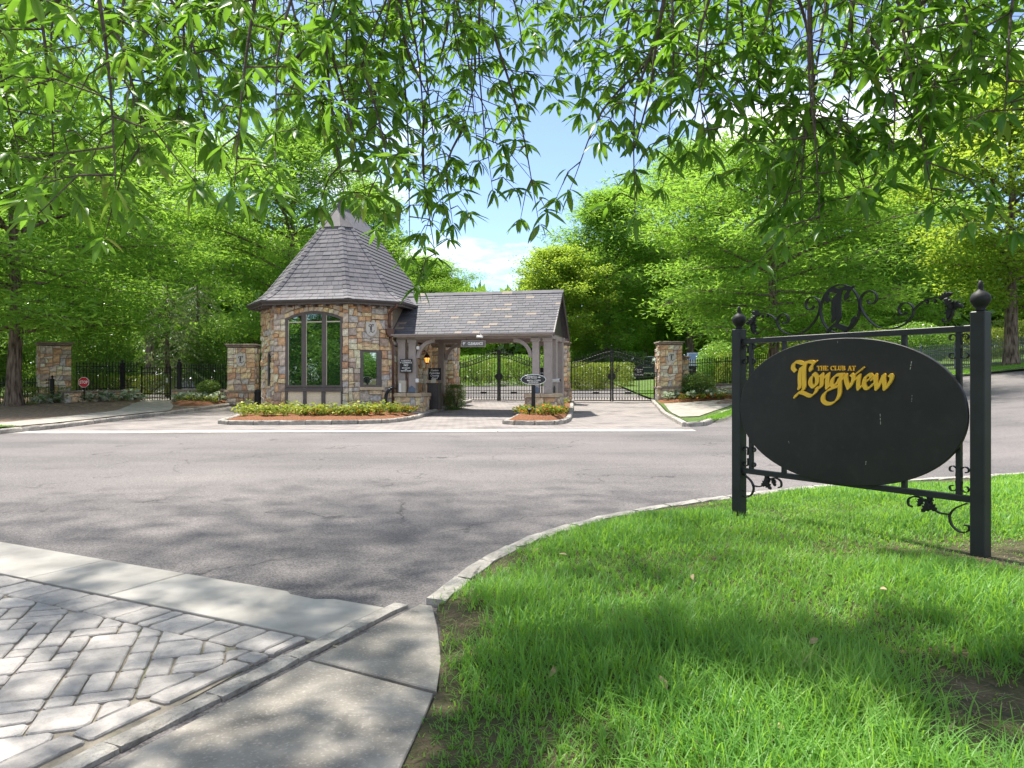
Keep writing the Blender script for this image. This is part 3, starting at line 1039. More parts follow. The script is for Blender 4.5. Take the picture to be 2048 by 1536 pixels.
# granite strip beside the paving and the footpath slabs
strip = struct_root('granite_strip')
kerb(strip, [(-2.35, 1.0), (-1.60, 2.58), (-1.17, 3.49), (-0.69, 4.50)], M['pale_granite'], 0.46, 0.105, 0.014, 0.06, 0.007, lambda x, y: 0.008, 0.006)
near_path = struct_root('footpath')
Pa = [(-2.28, 0.6), (-1.50, 2.5), (-0.995, 3.565), (-0.345, 3.195), (-0.36, 2.95), (-0.40, 2.55), (-0.55, 0.6)]
Pb = [(-0.983, 3.588), (-0.565, 4.475), (-0.49, 4.44), (-0.415, 4.05), (-0.345, 3.55), (-0.335, 3.222)]
Pz = [(-2.9, -1.5), (-2.285, 0.585), (-0.555, 0.585), (-0.8, -1.5)]
for P in (Pa, Pb, Pz):
    MB().prism(P, (0, 0, 0), (1, 0, 0), (0, 1, 0), (0, 0, 1), -0.06, 0.026, 0.006).build('slab', M['old_concrete'], near_path)

# ---------------- near right: the grass verge with the club sign
C_V = [(-0.78, -1.5), (-0.545, 0.6), (-0.385, 2.6), (-0.322, 3.26), (-0.40, 4.05), (-0.48, 4.48), (-0.10, 5.75), (0.50, 6.72), (1.20, 7.50), (2.56, 8.52), (4.44, 9.52), (7.35, 10.38), (10.5, 11.0), (16, 11.8), (24, 12.6)]
V_POLY = C_V + [(24, -6), (-0.78, -6)]
def vz(x, y):
    x = np.asarray(x, float)
    y = np.asarray(y, float)
    d = dist_line(x.ravel(), y.ravel(), C_V).reshape(x.shape)
    t = np.clip(d / 2.2, 0, 1)
    return gz(x, y) + 0.028 + 0.15 * t * t * (3 - 2 * t) + 0.025 * (vnoise(x * 2.2, y * 2.2, 5) - 0.5) * np.clip(d * 3, 0, 1)
def vz1(x, y):
    return float(vz(np.array([x]), np.array([y]))[0])
loft('verge', M['turf_soil'], C_V, [(0.5, -6), (4, -6), (12, -6), (24, -6)], 120, 50, 0.0, vz)
strip2 = struct_root('kerb')
kerb(strip2, [(x, y + 0.0) for x, y in C_V[5:-1]], M['pale_granite'], 0.52, 0.12, 0.052, 0.06, 0.012, lambda x, y: g(x, y), 0.018)
# ================================================================== STONEWORK
def squared(region, w, h, rng=R):
    """squared rubble: a rectangle cut up unevenly, joints wavering"""
    xs = [p[0] for p in region]
    ys = [p[1] for p in region]
    ph = rng.uniform(0, 50)
    def warp(p):
        a = np.array([p[0] * 3.1 + ph]), np.array([p[1] * 3.1])
        dx = float(vnoise(a[0], a[1], 2)[0]) - .5
        dy = float(vnoise(a[0] + 31, a[1], 4)[0]) - .5
        # the outline of the panel stays straight
        ex = min(1, min(p[0] - min(xs), max(xs) - p[0]) / .08)
        ey = min(1, min(p[1] - min(ys), max(ys) - p[1]) / .08)
        return (p[0] + dx * .13 * max(0, ex), p[1] + dy * .10 * max(0, ey))
    out = []
    def cut(x0, y0, x1, y1, d=0):
        W, H = x1 - x0, y1 - y0
        big = (W > w * 1.55) or (H > h * 1.55) or (W * H > w * h * 1.5)
        if big and d < 14:
            t = rng.uniform(.34, .66)
            if W / w > H / h * rng.uniform(.75, 1.3):
                cut(x0, y0, x0 + W * t, y1, d + 1)
                cut(x0 + W * t, y0, x1, y1, d + 1)
            else:
                cut(x0, y0, x1, y0 + H * t, d + 1)
                cut(x0, y0 + H * t, x1, y1, d + 1)
            return
        P = [(x0, y0), (x1, y0), (x1, y1), (x0, y1)]
        if rng.random() < .22 and W * H > w * h * .7:
            a, b = rng.uniform(.25, .75), rng.uniform(.25, .75)
            if rng.random() < .5:
                pa, pb = (x0 + W * a, y0), (x0 + W * b, y1)
                parts = [[P[0], pa, pb, P[3]], [pa, P[1], P[2], pb]]
            else:
                pa, pb = (x0, y0 + H * a), (x1, y0 + H * b)
                parts = [[P[0], P[1], pb, pa], [pa, pb, P[2], P[3]]]
        else:
            parts = [P]
        for q in parts:
            q = [warp(p) for p in q]
            out.append(hull(q))
    cut(min(xs), min(ys), max(xs), max(ys))
    return out

def voronoi(region, w, h, jit=0.36, rng=R):
    if rng.random() < .8 or len(region) == 4:
        return squared(region, w, h, rng)
    return voronoi_raw(region, w, h, jit, rng)

def voronoi_raw(region, w, h, jit=0.36, rng=R):
    """irregular stones filling a convex polygon: list of polygons"""
    xs = [p[0] for p in region]
    ys = [p[1] for p in region]
    x0, x1, y0, y1 = min(xs), max(xs), min(ys), max(ys)
    nr = max(1, round((y1 - y0) / h))
    seeds = []
    for j in range(-1, nr + 1):
        ww = w * rng.uniform(0.8, 1.3)
        n = max(1, round((x1 - x0) / ww))
        off = rng.random()
        for i in range(-1, n + 1):
            seeds.append((x0 + (i + off) * (x1 - x0) / n + rng.uniform(-jit, jit) * w, y0 + (j + 0.5) * (y1 - y0) / nr + rng.uniform(-jit, jit) * h * 0.8))
    out = []
    for k, s in enumerate(seeds):
        P = list(region)
        for q, t in enumerate(seeds):
            if q == k:
                continue
            dx, dy = t[0] - s[0], (t[1] - s[1])
            if abs(dx) > 3 * w or abs(dy) > 3.5 * h:
                continue
            # Voronoi in a metric stretched so stones lie wider than tall
            ay = (w / h) ** 2
            nx, ny = dx, dy * ay
            c = nx * (s[0] + t[0]) / 2 + ny * (s[1] + t[1]) / 2
            P = clip_half(P, nx, ny, c)
            if len(P) < 3:
                break
        if len(P) >= 3 and poly_area(P) > 0.004:
            out.append(P)
    return out

def inset(poly, gp):
    n = len(poly)
    a = sum(poly[i][0] * poly[(i + 1) % n][1] - poly[(i + 1) % n][0] * poly[i][1] for i in range(n))
    P = list(poly) if a > 0 else list(reversed(poly))
    Q = P
    for i in range(n):
        (ax, ay), (bx, by) = P[i], P[(i + 1) % n]
        L = math.hypot(bx - ax, by - ay)
        if L < 1e-6:
            continue
        nx, ny = (by - ay) / L, -(bx - ax) / L
        Q = clip_half(Q, nx, ny, nx * ax + ny * ay - gp)
        if len(Q) < 3:
            return []
    return Q

def lay(polys, parent, o, ex, ey, en, depth=0.06, gp=0.0075, mat=None, name='stone', var=0.036, cham=0.014):
    o, ex, ey, en = Vector(o), Vector(ex), Vector(ey), Vector(en)
    for P in polys:
        P = inset(P, gp)
        if len(P) < 3 or poly_area(P) < 0.002:
            continue
        # drop near-duplicate points
        Q = [p for i, p in enumerate(P) if math.hypot(p[0] - P[i - 1][0], p[1] - P[i - 1][1]) > 0.012]
        if len(Q) < 3:
            continue
        Q = round_poly(Q, 0.016)
        cx = sum(p[0] for p in Q) / len(Q)
        cy = sum(p[1] for p in Q) / len(Q)
        L = [(p[0] - cx, p[1] - cy) for p in Q]
        m = MB().prism(L, (0, 0, 0), ex, ey, en, -0.01, depth + R.uniform(-var, var), cham)
        # tilt the face a little so every stone catches the light differently
        n = len(L)
        tx, ty = R.uniform(-0.05, 0.05), R.uniform(-0.05, 0.05)
        for i in range(2 * n, 3 * n):
            k = L[(i - 2 * n) if (Vector(ex).cross(Vector(ey)).dot(en) > 0) else (i - 2 * n)]
            v = Vector(m.v[i]) + en * (k[0] * tx + k[1] * ty)
            m.v[i] = tuple(v)
        m.build(name, mat or M['stone'], parent, o + ex * cx + ey * cy)

def rect(x0, y0, x1, y1):
    return [(x0, y0), (x1, y0), (x1, y1), (x0, y1)]

# ---- broad-nib pen: letters as strokes of a flat pen held at a fixed angle
def hull(pts):
    pts = sorted(set((round(p[0], 6), round(p[1], 6)) for p in pts))
    if len(pts) < 3:
        return pts
    def half(ps):
        h = []
        for p in ps:
            while len(h) > 1 and (h[-1][0] - h[-2][0]) * (p[1] - h[-2][1]) - (h[-1][1] - h[-2][1]) * (p[0] - h[-2][0]) <= 0:
                h.pop()
            h.append(p)
        return h[:-1]
    return half(pts) + half(pts[::-1])

def pen(strokes, nib, thick, ang, fn, o, ex, ey, en, d0, d1, n=6):
    """strokes in y-down units; fn maps a unit point to plane coordinates"""
    m = MB()
    ca, sa = math.cos(ang), math.sin(ang)
    rectn = [(sx * nib / 2 * ca - sy * thick / 2 * sa, -(sx * nib / 2 * sa + sy * thick / 2 * ca)) for sx, sy in ((-1, -1), (1, -1), (1, 1), (-1, 1))]
    k = 0
    for st in strokes:
        P = smooth_path(st, n) if len(st) > 2 else [np.array(st[0], float), np.array(st[1], float)]
        for a, b in zip(P[:-1], P[1:]):
            H = hull([(a[0] + r[0], a[1] + r[1]) for r in rectn] + [(b[0] + r[0], b[1] + r[1]) for r in rectn])
            H = [fn(*p) for p in H]
            m.prism(H, o, ex, ey, en, d0, d1 + k * 0.000012)
            k += 1
    return m

L_STROKES = [
    [(108, 252), (66, 195), (80, 115), (130, 82), (195, 90), (250, 108), (300, 98)],
    [(285, 125), (335, 85), (405, 80), (455, 98)],
    [(492, 78), (440, 125), (402, 180), (400, 238)],
    [(222, 185), (196, 290), (192, 420), (197, 510), (186, 575)],
    [(300, 115), (276, 200), (270, 350), (276, 470), (276, 545), (250, 612)],
    [(108, 735), (140, 682), (200, 648), (280, 668), (350, 702), (410, 712), (470, 668), (508, 605), (514, 560)]]
WORD_STROKES = [
    [(478, 312), (425, 345), (390, 425), (398, 500), (440, 542), (488, 520), (514, 450), (516, 380), (492, 322), (455, 300)],
    [(545, 372), (605, 308)], [(612, 318), (606, 420), (602, 500), (582, 552)], [(636, 390), (688, 328), (728, 308)],
    [(715, 325), (706, 420), (706, 500), (702, 552)], [(704, 568), (762, 510)],
    [(1000, 318), (930, 318), (870, 330), (815, 382), (790, 450), (790, 508), (835, 520), (895, 462), (940, 380)],
    [(968, 330), (944, 420), (940, 560), (932, 680), (880, 790), (800, 850), (712, 858), (642, 820), (622, 750), (652, 672), (730, 604), (830, 560), (908, 532)],
    [(1000, 395), (1052, 322)], [(1046, 322), (1056, 420), (1080, 500), (1102, 560)], [(1158, 318), (1194, 348), (1190, 420), (1150, 505), (1105, 572)],
    [(1232, 405), (1302, 338)], [(1300, 330), (1288, 430), (1284, 520), (1290, 572)], [(1290, 587), (1362, 510)], [(1258, 292), (1368, 202)],
    [(1430, 442), (1500, 392), (1530, 342), (1490, 318), (1430, 352), (1396, 430), (1396, 510), (1430, 572), (1500, 560), (1560, 490)],
    [(1540, 410), (1612, 328)], [(1606, 322), (1610, 420), (1624, 520), (1626, 585)], [(1630, 588), (1690, 480), (1760, 328)],
    [(1756, 322), (1762, 420), (1776, 520), (1780, 588)], [(1786, 590), (1850, 500), (1900, 412), (1906, 345), (1872, 328)]]

def shield(parent, o, ex, ey, en, w, h, d=0.05, name='shield'):
    """limestone shield with a black-letter L cut in dark"""
    P = [(-w / 2, h / 2), (w / 2, h / 2), (w / 2, 0.02 * h)]
    P += [(w / 2 * math.cos(t), 0.02 * h - 0.52 * h * math.sin(t)) for t in (0.35, 0.7, 1.05, 1.35, 1.57, 1.79, 2.09, 2.44, 2.79)]
    P += [(-w / 2, 0.02 * h)]
    P = P[::-1]
    sh = MB().prism(P, o, ex, ey, en, 0, d, 0.008).build(name, M['limestone'], parent)
    s = h * 0.60 / 690.0
    fn = lambda x, y: ((x - 275) * s, (400 - y) * s + 0.06 * h)
    pen(L_STROKES, 74, 20, rad(40), fn, o, ex, ey, en, d, d + 0.004, 4).build('emblem', M['bronze'], sh)
    return sh

XA, YA, ZA = Vector((1, 0, 0)), Vector((0, 1, 0)), Vector((0, 0, 1))

# ================================================================== GATEHOUSE
TH = rad(-12)
O = Vector((-6.585, 29.2, 0.0))
LM, CH, DEP = 3.28, 1.35, 7.63
WV = [(-LM, 0), (0, 0), (CH, CH), (CH, DEP - CH), (0, DEP), (-LM, DEP), (-LM - CH, DEP - CH), (-LM - CH, CH)]
def loc2w(x, y, z=0.0):
    c, s = math.cos(TH), math.sin(TH)
    return Vector((O.x + x * c - y * s, O.y + x * s + y * c, z))

gh = thing('gatehouse', 'stone gatehouse with steep slate roof and tall arched window', 'gatehouse', O, TH)
def offset(poly, d):
    n = len(poly)
    out = []
    for i in range(n):
        p0, p1, p2 = Vector(poly[i - 1]), Vector(poly[i]), Vector(poly[(i + 1) % n])
        e0, e1 = (p1 - p0).normalized(), (p2 - p1).normalized()
        n0, n1 = Vector((e0.y, -e0.x)), Vector((e1.y, -e1.x))
        k = (n0 + n1)
        k = k / k.dot(n0)
        out.append((p1.x + k.x * d, p1.y + k.y * d))
    return out
WALL_T, EAVE_Z = 4.52, 4.62
MB().prism(WV, (0, 0, 0), XA, YA, ZA, -0.2, WALL_T).build('wall', M['mortar'], gh)

def face_frame(i):
    a, b = Vector((*WV[i], 0)), Vector((*WV[(i + 1) % 8], 0))
    ex = (b - a).normalized()
    return a, ex, ZA, Vector((ex.y, -ex.x, 0)), (b - a).length

# main face: window x -2.757..-0.239 -> s 0.523..3.041
a, ex, ey, en, L = face_frame(0)
wx0, wx1, spr, top, sill = 0.523, 3.041, 3.95, 4.235, 1.17
polys = voronoi(rect(0, 0, wx0, WALL_T - 0.02), 0.30, 0.27) + voronoi(rect(wx1, 0, L, WALL_T - 0.02), 0.24, 0.27)
# flat arch of wedge stones over the window, then a course up to the eaves
cxw = (wx0 + wx1) / 2
hw = (wx1 - wx0) / 2
rise = top - spr
RA = (hw * hw + rise * rise) / (2 * rise)
def arch_z(x, extra=0.0):
    r = RA + extra
    return top - RA + math.sqrt(max(r * r - (x - cxw) ** 2, 0.0))
nv = 12
polys2 = []
for i in range(nv):
    xa, xb = wx0 + (wx1 - wx0) * i / nv, wx0 + (wx1 - wx0) * (i + 1) / nv
    k = 0.06
    xa2, xb2 = xa + (xa - cxw) * k, xb + (xb - cxw) * k
    polys.append([(xa, arch_z(xa)), (xb, arch_z(xb)), (xb2, min(arch_z(xb2, 0.2), WALL_T - 0.02)), (xa2, min(arch_z(xa2, 0.2), WALL_T - 0.02))])
i = 0
x = wx0
while x < wx1 - 0.05:
    w = R.uniform(0.24, 0.42)
    xb = min(x + w, wx1)
    za, zb = arch_z(x, 0.21), arch_z(xb, 0.21)
    if min(za, zb) < WALL_T - 0.08:
        polys.append([(x, min(za, WALL_T - 0.05)), (xb, min(zb, WALL_T - 0.05)), (xb, WALL_T - 0.02), (x, WALL_T - 0.02)])
    x = xb
lay(polys, gh, a, ex, ey, en, 0.07)

def bars(name, segs, parent, o, ex, ey, en, d0, d1, mat):
    m = MB()
    for x0, y0, x1, y1 in segs:
        m.prism(rect(x0, y0, x1, y1), o, ex, ey, en, d0, d1)
    return m.build(name, mat, parent)

win = MB()
# frame outline following the arch: jambs, mullions, head, sill, transom bar and panel posts
fr = []
for x0, x1 in ((wx0, wx0 + 0.10), (wx0 + 0.72, wx0 + 0.90), (wx0 + 1.62, wx0 + 1.79), (wx1 - 0.10, wx1)):
    win.prism([(x0, sill - 0.1), (x1, sill - 0.1), (x1, arch_z(x1) - 0.002), (x0, arch_z(x0) - 0.002)], a, ex, ey, en, 0.002, 0.055)
N = 16
for i in range(N):
    xa, xb = wx0 + (wx1 - wx0) * i / N, wx0 + (wx1 - wx0) * (i + 1) / N
    win.prism([(xa, arch_z(xa) - 0.10), (xb, arch_z(xb) - 0.10), (xb, arch_z(xb)), (xa, arch_z(xa))], a, ex, ey, en, 0.003, 0.061)
win.prism(rect(wx0, sill - 0.02, wx1, sill + 0.06), a, ex, ey, en, 0.004, 0.067)
wf = win.build('window', M['frame'], gh)
wf['label'] = 'tall three light arched window'
MB().prism(rect(wx0 - 0.02, 0.97, wx1 + 0.02, 1.12), a, ex, ey, en, 0.002, 0.085).build('window_sill', M['frame'], wf)
for x0, x1 in ((wx0 + 0.10, wx0 + 0.72), (wx0 + 0.90, wx0 + 1.62), (wx0 + 1.79, wx1 - 0.10)):
    P = [(x0, sill + 0.06), (x1, sill + 0.06), (x1, arch_z(x1) - 0.10)] + [(x1 + (x0 - x1) * k / 4, arch_z(x1 + (x0 - x1) * k / 4) - 0.10) for k in (1, 2, 3)] + [(x0, arch_z(x0) - 0.10)]
    MB().prism(P, a, ex, ey, en, 0.001, 0.012).build('pane', M['glass'], wf)
    # pale blind rail near the head seen through the glass and the pale reveal on one side
    s = MB()
    s.prism(rect(x0, sill + 0.06, x0 + 0.035, arch_z(x0) - 0.10), a, ex, ey, en, 0.012, 0.018)
    s.prism(rect(x0 + 0.035, 3.78, x1, 3.83), a, ex, ey, en, 0.012, 0.0175)
    s.build('blind_rail', M['sash'] if 'sash' in M else M['beige'], wf)
for x0, x1 in ((wx0 + 0.09, wx0 + 0.79), (wx0 + 0.93, wx0 + 1.60), (wx0 + 1.76, wx1 - 0.07)):
    MB().prism(rect(x0, 0.0, x1, 0.97), a, ex, ey, en, -0.01, 0.012).build('stucco_panel', M['stucco'], gh)
for x0, x1 in ((wx0, wx0 + 0.09), (wx0 + 0.79, wx0 + 0.93), (wx0 + 1.60, wx0 + 1.76), (wx1 - 0.07, wx1)):
    MB().prism(rect(x0, 0.0, x1, 0.968), a, ex, ey, en, -0.01, 0.06).build('panel_post', M['frame'], gh)

# right chamfer: small window, shield
a, ex, ey, en, L = face_frame(1)
sx0, sx1, sz0, sz1 = 0.47, 1.40, 1.16, 2.65
sh0, sh1, shz0, shz1 = 0.70, 1.16, 3.22, 3.80
polys = (voronoi(rect(0, 0, sx0, 2.66), 0.27, 0.26) + voronoi(rect(sx1, 0, L, 2.66), 0.27, 0.26) + voronoi(rect(sx0, 0, sx1, 1.03), 0.40, 0.30)
         + voronoi(rect(0, 2.66, L, WALL_T - 0.02), 0.33, 0.27))
lay(polys, gh, a, ex, ey, en, 0.07)
shield(gh, a + ex * 0.93 + ey * 3.51 + en * 0.07, ex, ey, en, 0.46, 0.58)
wf = bars('window', [(sx0, sz0, sx0 + 0.09, sz1), (sx1 - 0.09, sz0, sx1, sz1)], gh, a, ex, ey, en, 0.002, 0.06, M['frame'])
wf['label'] = 'small square side window'
bars('sash', [(sx0 + 0.09, sz0, sx1 - 0.09, sz0 + 0.09), (sx0 + 0.09, sz1 - 0.09, sx1 - 0.09, sz1), (sx0 + 0.09, sz0 + 0.09, sx0 + 0.14, sz1 - 0.09), (sx1 - 0.2, sz0 + 0.09, sx1 - 0.09, sz1 - 0.09)], wf, a, ex, ey, en, 0.003, 0.05, M['frame'])
MB().prism(rect(sx0 + 0.14, sz0 + 0.09, sx1 - 0.2, sz1 - 0.09), a, ex, ey, en, 0.001, 0.012).build('pane', M['glass'], wf)
MB().prism(rect(sx0 - 0.06, 1.03, sx1 + 0.10, 1.155), a, ex, ey, en, 0.0, 0.17, 0.02).build('window_sill', M['coping'], wf)

# left chamfer (index 7): slit window
a, ex, ey, en, L = face_frame(7)
tx0, tx1 = L - 0.87, L - 0.30
polys = (voronoi(rect(0, 0, tx0, 2.62), 0.32, 0.27) + voronoi(rect(tx1, 0, L, 2.62), 0.25, 0.27) + voronoi(rect(tx0, 0, tx1, 1.08), 0.4, 0.3)
         + voronoi(rect(0, 2.62, L, WALL_T - 0.02), 0.34, 0.27))
lay(polys, gh, a, ex, ey, en, 0.07)
wf = bars('window', [(tx0, 1.2, tx0 + 0.07, 2.6), (tx1 - 0.07, 1.2, tx1, 2.6), (tx0 + 0.07, 1.2, tx1 - 0.07, 1.27), (tx0 + 0.07, 2.53, tx1 - 0.07, 2.6)], gh, a, ex, ey, en, 0.002, 0.05, M['frame'])
wf['label'] = 'narrow slit window'
MB().prism(rect(tx0 + 0.07, 1.27, tx1 - 0.07, 2.53), a, ex, ey, en, 0.001, 0.012).build('pane', M['glass'], wf)
MB().prism(rect(tx0 - 0.06, 1.08, tx1 + 0.06, 1.195), a, ex, ey, en, 0.0, 0.15, 0.02).build('window_sill', M['coping'], wf)

# right flank under the canopy
a, ex, ey, en, L = face_frame(2)
lay(voronoi(rect(0, 0, L, 3.1), 0.42, 0.33), gh, a, ex, ey, en, 0.07)
# rear and left flanks, not seen: coarse stones in one piece
m = MB()
for i in (3, 4, 5, 6):
    a, ex, ey, en, L = face_frame(i)
    for P in voronoi(rect(0, 0, L, WALL_T - 0.02), 0.5, 0.4):
        Q = inset(P, 0.014)
        if len(Q) > 2:
            m.prism(Q, a, ex, ey, en, -0.01, 0.06 + R.uniform(-.02, .02), 0.02)
m.build('rear_stonework', M['stone'], gh, kind='stuff')

# ---- turret roof
EV = offset(WV, 0.55)
A1, A2 = Vector((-LM / 2, 2.63)), Vector((-LM / 2, 5.0))
APEX = [A1, A1, A1, A2, A2, A2, A2, A1]
AZ = 9.15
prof = [(1.0, EAVE_Z + 0.03), (0.91, 4.84), (0.81, 5.17), (0.0, AZ)]
plen = [0]
for (r0, z0), (r1, z1) in zip(prof[:-1], prof[1:]):
    plen.append(plen[-1] + math.hypot((r1 - r0) * 3.18, z1 - z0))
def rprof(t):
    for k in range(3):
        if t <= plen[k + 1] or k == 2:
            q = (t - plen[k]) / (plen[k + 1] - plen[k])
            return prof[k][0] + (prof[k + 1][0] - prof[k][0]) * q, prof[k][1] + (prof[k + 1][1] - prof[k][1]) * q
def rpt(i, t):
    r, z = rprof(t)
    e, ap = Vector(EV[i % 8]), APEX[i % 8]
    p = ap + (e - ap) * r
    return Vector((p.x, p.y, z))
T_CAP = plen[3] - math.hypot(1.05 / 3.91 * 0.83 * 3.18, 1.05)
under = MB()
ts = [0, plen[1], plen[2], plen[3]]
for i in range(8):
    for t0, t1 in zip(ts[:-1], ts[1:]):
        under.add([rpt(i, t0), rpt(i + 1, t0), rpt(i + 1, t1), rpt(i, t1)], [(0, 1, 2, 3)])
roof = under.build('roof', M['slate'], gh)
NROW = 18
hidden = MB()
def slate(P, Q, S_, T_, lift0, lift1, th, mb=None, nrm=None):
    """P,Q lower edge; S_,T_ upper edge"""
    nrm = nrm or (Q - P).cross(T_ - P).normalized()
    lo, hi = nrm * lift0, nrm * lift1
    v = [P + lo, Q + lo, S_ + hi, T_ + hi, P + lo + nrm * th, Q + lo + nrm * th, S_ + hi + nrm * th * 0.4, T_ + hi + nrm * th * 0.4]
    (mb).add(v, [(4, 5, 6, 7), (0, 1, 5, 4), (1, 2, 6, 5), (3, 0, 4, 7), (0, 3, 2, 1)])
for i in range(8):
    for k in range(NROW):
        t0 = T_CAP * k / NROW
        t1 = T_CAP * (k + 1) / NROW + 0.02
        Pa, Pb, Pc, Pd = rpt(i, t0), rpt(i + 1, t0), rpt(i + 1, t1), rpt(i, t1)
        L0 = (Pb - Pa).length
        n = max(1, round(L0 / 0.34))
        cuts = [0.0]
        off = 0.5 if k % 2 else 0.0
        for q in range(1, n + 1):
            c = (q - off + R.uniform(-.12, .12)) / n
            if 0.04 < c < 0.97:
                cuts.append(c)
        cuts.append(1.0)
        for u0, u1 in zip(cuts[:-1], cuts[1:]):
            e = 0.007 / L0
            A_, B_ = Pa.lerp(Pb, u0 + e), Pa.lerp(Pb, u1 - e)
            D_, C_ = Pd.lerp(Pc, u0 + e), Pd.lerp(Pc, u1 - e)
            if i in (7, 0, 1):
                mid = (A_ + B_ + C_ + D_) / 4
                mb = MB()
                slate(A_ - mid, B_ - mid, C_ - mid, D_ - mid, 0.012 + R.uniform(-.004, .004), 0.003, 0.010, mb)
                mb.build('roof_slate', M['slate'], gh, mid)
            else:
                slate(A_, B_, C_, D_, 0.022, 0.004, 0.016, hidden)
hidden.build('rear_slates', M['slate'], gh, kind='stuff')
# hip slates
for i in (0, 1, 2, 7):
    for k in range(NROW):
        t0, t1 = T_CAP * k / NROW, T_CAP * (k + 1) / NROW + 0.02
        p0, p1 = rpt(i, t0), rpt(i, t1)
        l0, l1 = (rpt(i - 1, t0) - p0).normalized(), (rpt(i + 1, t0) - p0).normalized()
        out = Vector(((p0 - Vector((*A1, p0.z))).x, (p0 - Vector((*A1, p0.z))).y, 0)).normalized()
        up = (out * 0.75 + ZA * 0.65).normalized()
        w = 0.155
        v = []
        for p, lf in ((p0, 0.052), (p1, 0.030)):
            v += [p + l0 * w + up * (lf - 0.008), p + up * (lf + 0.012), p + l1 * w + up * (lf - 0.008)]
        v = v + [q - up * 0.022 for q in v]
        mb = MB().add([q - p0 for q in v], [(0, 1, 4, 3), (1, 2, 5, 4), (6, 7, 1, 0), (7, 8, 2, 1), (6, 0, 3, 9), (2, 8, 11, 5), (6, 9, 10, 7), (7, 10, 11, 8)])
        mb.build('hip_slate', M['slate'], gh, p0)
# lead cap over the ridge and the two ball finials
cap = MB()
tl = T_CAP - 0.03
for i in range(8):
    for t0, t1 in ((tl, plen[3] - 0.12),):
        q = [rpt(i, t0), rpt(i + 1, t0), rpt(i + 1, t1), rpt(i, t1)]
        c = Vector((-LM / 2, 3.8, 0))
        q = [p + Vector((p.x - c.x, p.y - c.y, 0)).normalized() * 0.05 + ZA * 0.03 for p in q]
        cap.add(q, [(0, 1, 2, 3)])
cap.prism([(-LM / 2 - 0.09, 2.53), (-LM / 2 + 0.09, 2.53), (-LM / 2 + 0.09, 5.1), (-LM / 2 - 0.09, 5.1)], (0, 0, 0), XA, YA, ZA, AZ - 0.1, AZ + 0.02, 0.01)
cap.build('lead_cap', M['lead'], gh)
seam = MB()
for i in (0, 1, 2, 7):
    seam.tube([rpt(i, tl) + Vector((0, -0.05, 0.03)), rpt(i, plen[3] - 0.15) + Vector((0, -0.05, 0.03))], 0.014, 6)
seam.build('lead_seam', M['lead'], gh)
for ap in (A1, A2):
    MB().lathe([(0.11, 0), (0.08, 0.06), (0.05, 0.09), (0.05, 0.13), (0.11, 0.17), (0.14, 0.25), (0.115, 0.345), (0.06, 0.39), (0.0, 0.395)], (ap.x, ap.y, AZ + 0.01), 16).build('finial', M['lead'], gh, smooth=True)

# ---- eaves: soffit, fascia, gutter, rafter tails, downpipes
sof = MB()
n8 = 8
EI = offset(WV, -0.05)
EF = offset(WV, 0.50)
for i in range(8):
    j = (i + 1) % 8
    sof.add([(*EI[i], 4.53), (*EI[j], 4.53), (*EF[j], 4.53), (*EF[i], 4.53)], [(3, 2, 1, 0)])
sof.build('soffit', M['frame'], gh)
fas, gut = MB(), MB()
GO, GI = offset(WV, 0.64), offset(WV, 0.53)
FO, FI = offset(WV, 0.525), offset(WV, 0.49)
for i in range(8):
    j = (i + 1) % 8
    fas.add([(*FI[i], 4.47), (*FI[j], 4.47), (*FO[j], 4.47), (*FO[i], 4.47), (*FI[i], 4.63), (*FI[j], 4.63), (*FO[j], 4.63), (*FO[i], 4.63)],
            [(3, 2, 6, 7), (0, 1, 2, 3), (4, 7, 6, 5), (1, 0, 4, 5)])
    G1 = offset(WV, 0.60)
    gut.add([(*GI[i], 4.545), (*GI[j], 4.545), (*G1[j], 4.545), (*G1[i], 4.545), (*GO[i], 4.60), (*GO[j], 4.60), (*GO[i], 4.66), (*GO[j], 4.66), (*G1[i], 4.66), (*G1[j], 4.66), (*G1[i], 4.62), (*G1[j], 4.62), (*GI[i], 4.62), (*GI[j], 4.62)],
            [(0, 1, 2, 3), (3, 2, 5, 4), (4, 5, 7, 6), (6, 7, 9, 8), (8, 9, 11, 10), (10, 11, 13, 12)])
fas.build('fascia', M['frame'], gh)
gut.build('gutter', M['bronze'], gh)
for i in (7, 0, 1):
    a, ex, ey, en, L = face_frame(i)
    n = 6 if i == 0 else 4
    for k in range(n):
        s = L * (k + 0.5) / n
        MB().prism(rect(s - 0.05, 4.40, s + 0.05, 4.525), a, ex, ey, en, 0.02, 0.47).build('rafter_tail', M['frame'], gh)
# downpipe at the right chamfer: elbow from the gutter, leader head, pipe to the ground
a, ex, ey, en, L = face_frame(1)
pp = lambda s, z, d: a + ex * s + ey * z + en * d
MB().tube([pp(L - 0.05, 4.56, 0.58), pp(L - 0.06, 4.46, 0.55), pp(L - 0.16, 4.34, 0.35), pp(L - 0.20, 4.22, 0.16), pp(L - 0.20, 3.9, 0.13), pp(L - 0.18, 3.6, 0.13)], 0.055, 10).build('elbow_pipe', M['copper'], gh, smooth=True)
MB().prism([(L - 0.36, 3.55), (L - 0.02, 3.55), (L - 0.02, 3.42), (L - 0.09, 3.22), (L - 0.28, 3.22), (L - 0.36, 3.42)], a, ex, ey, en, 0.07, 0.26, 0.01).build('leader_head', M['copper'], gh)
dp = MB().tube([pp(L - 0.16, 3.24, 0.14), pp(L - 0.13, 3.05, 0.14), pp(L - 0.05, 2.9, 0.13), pp(L - 0.03, 2.75, 0.13), pp(L - 0.03, 0.12, 0.13)], 0.052, 10).build('downpipe', M['copper'], gh, smooth=True)
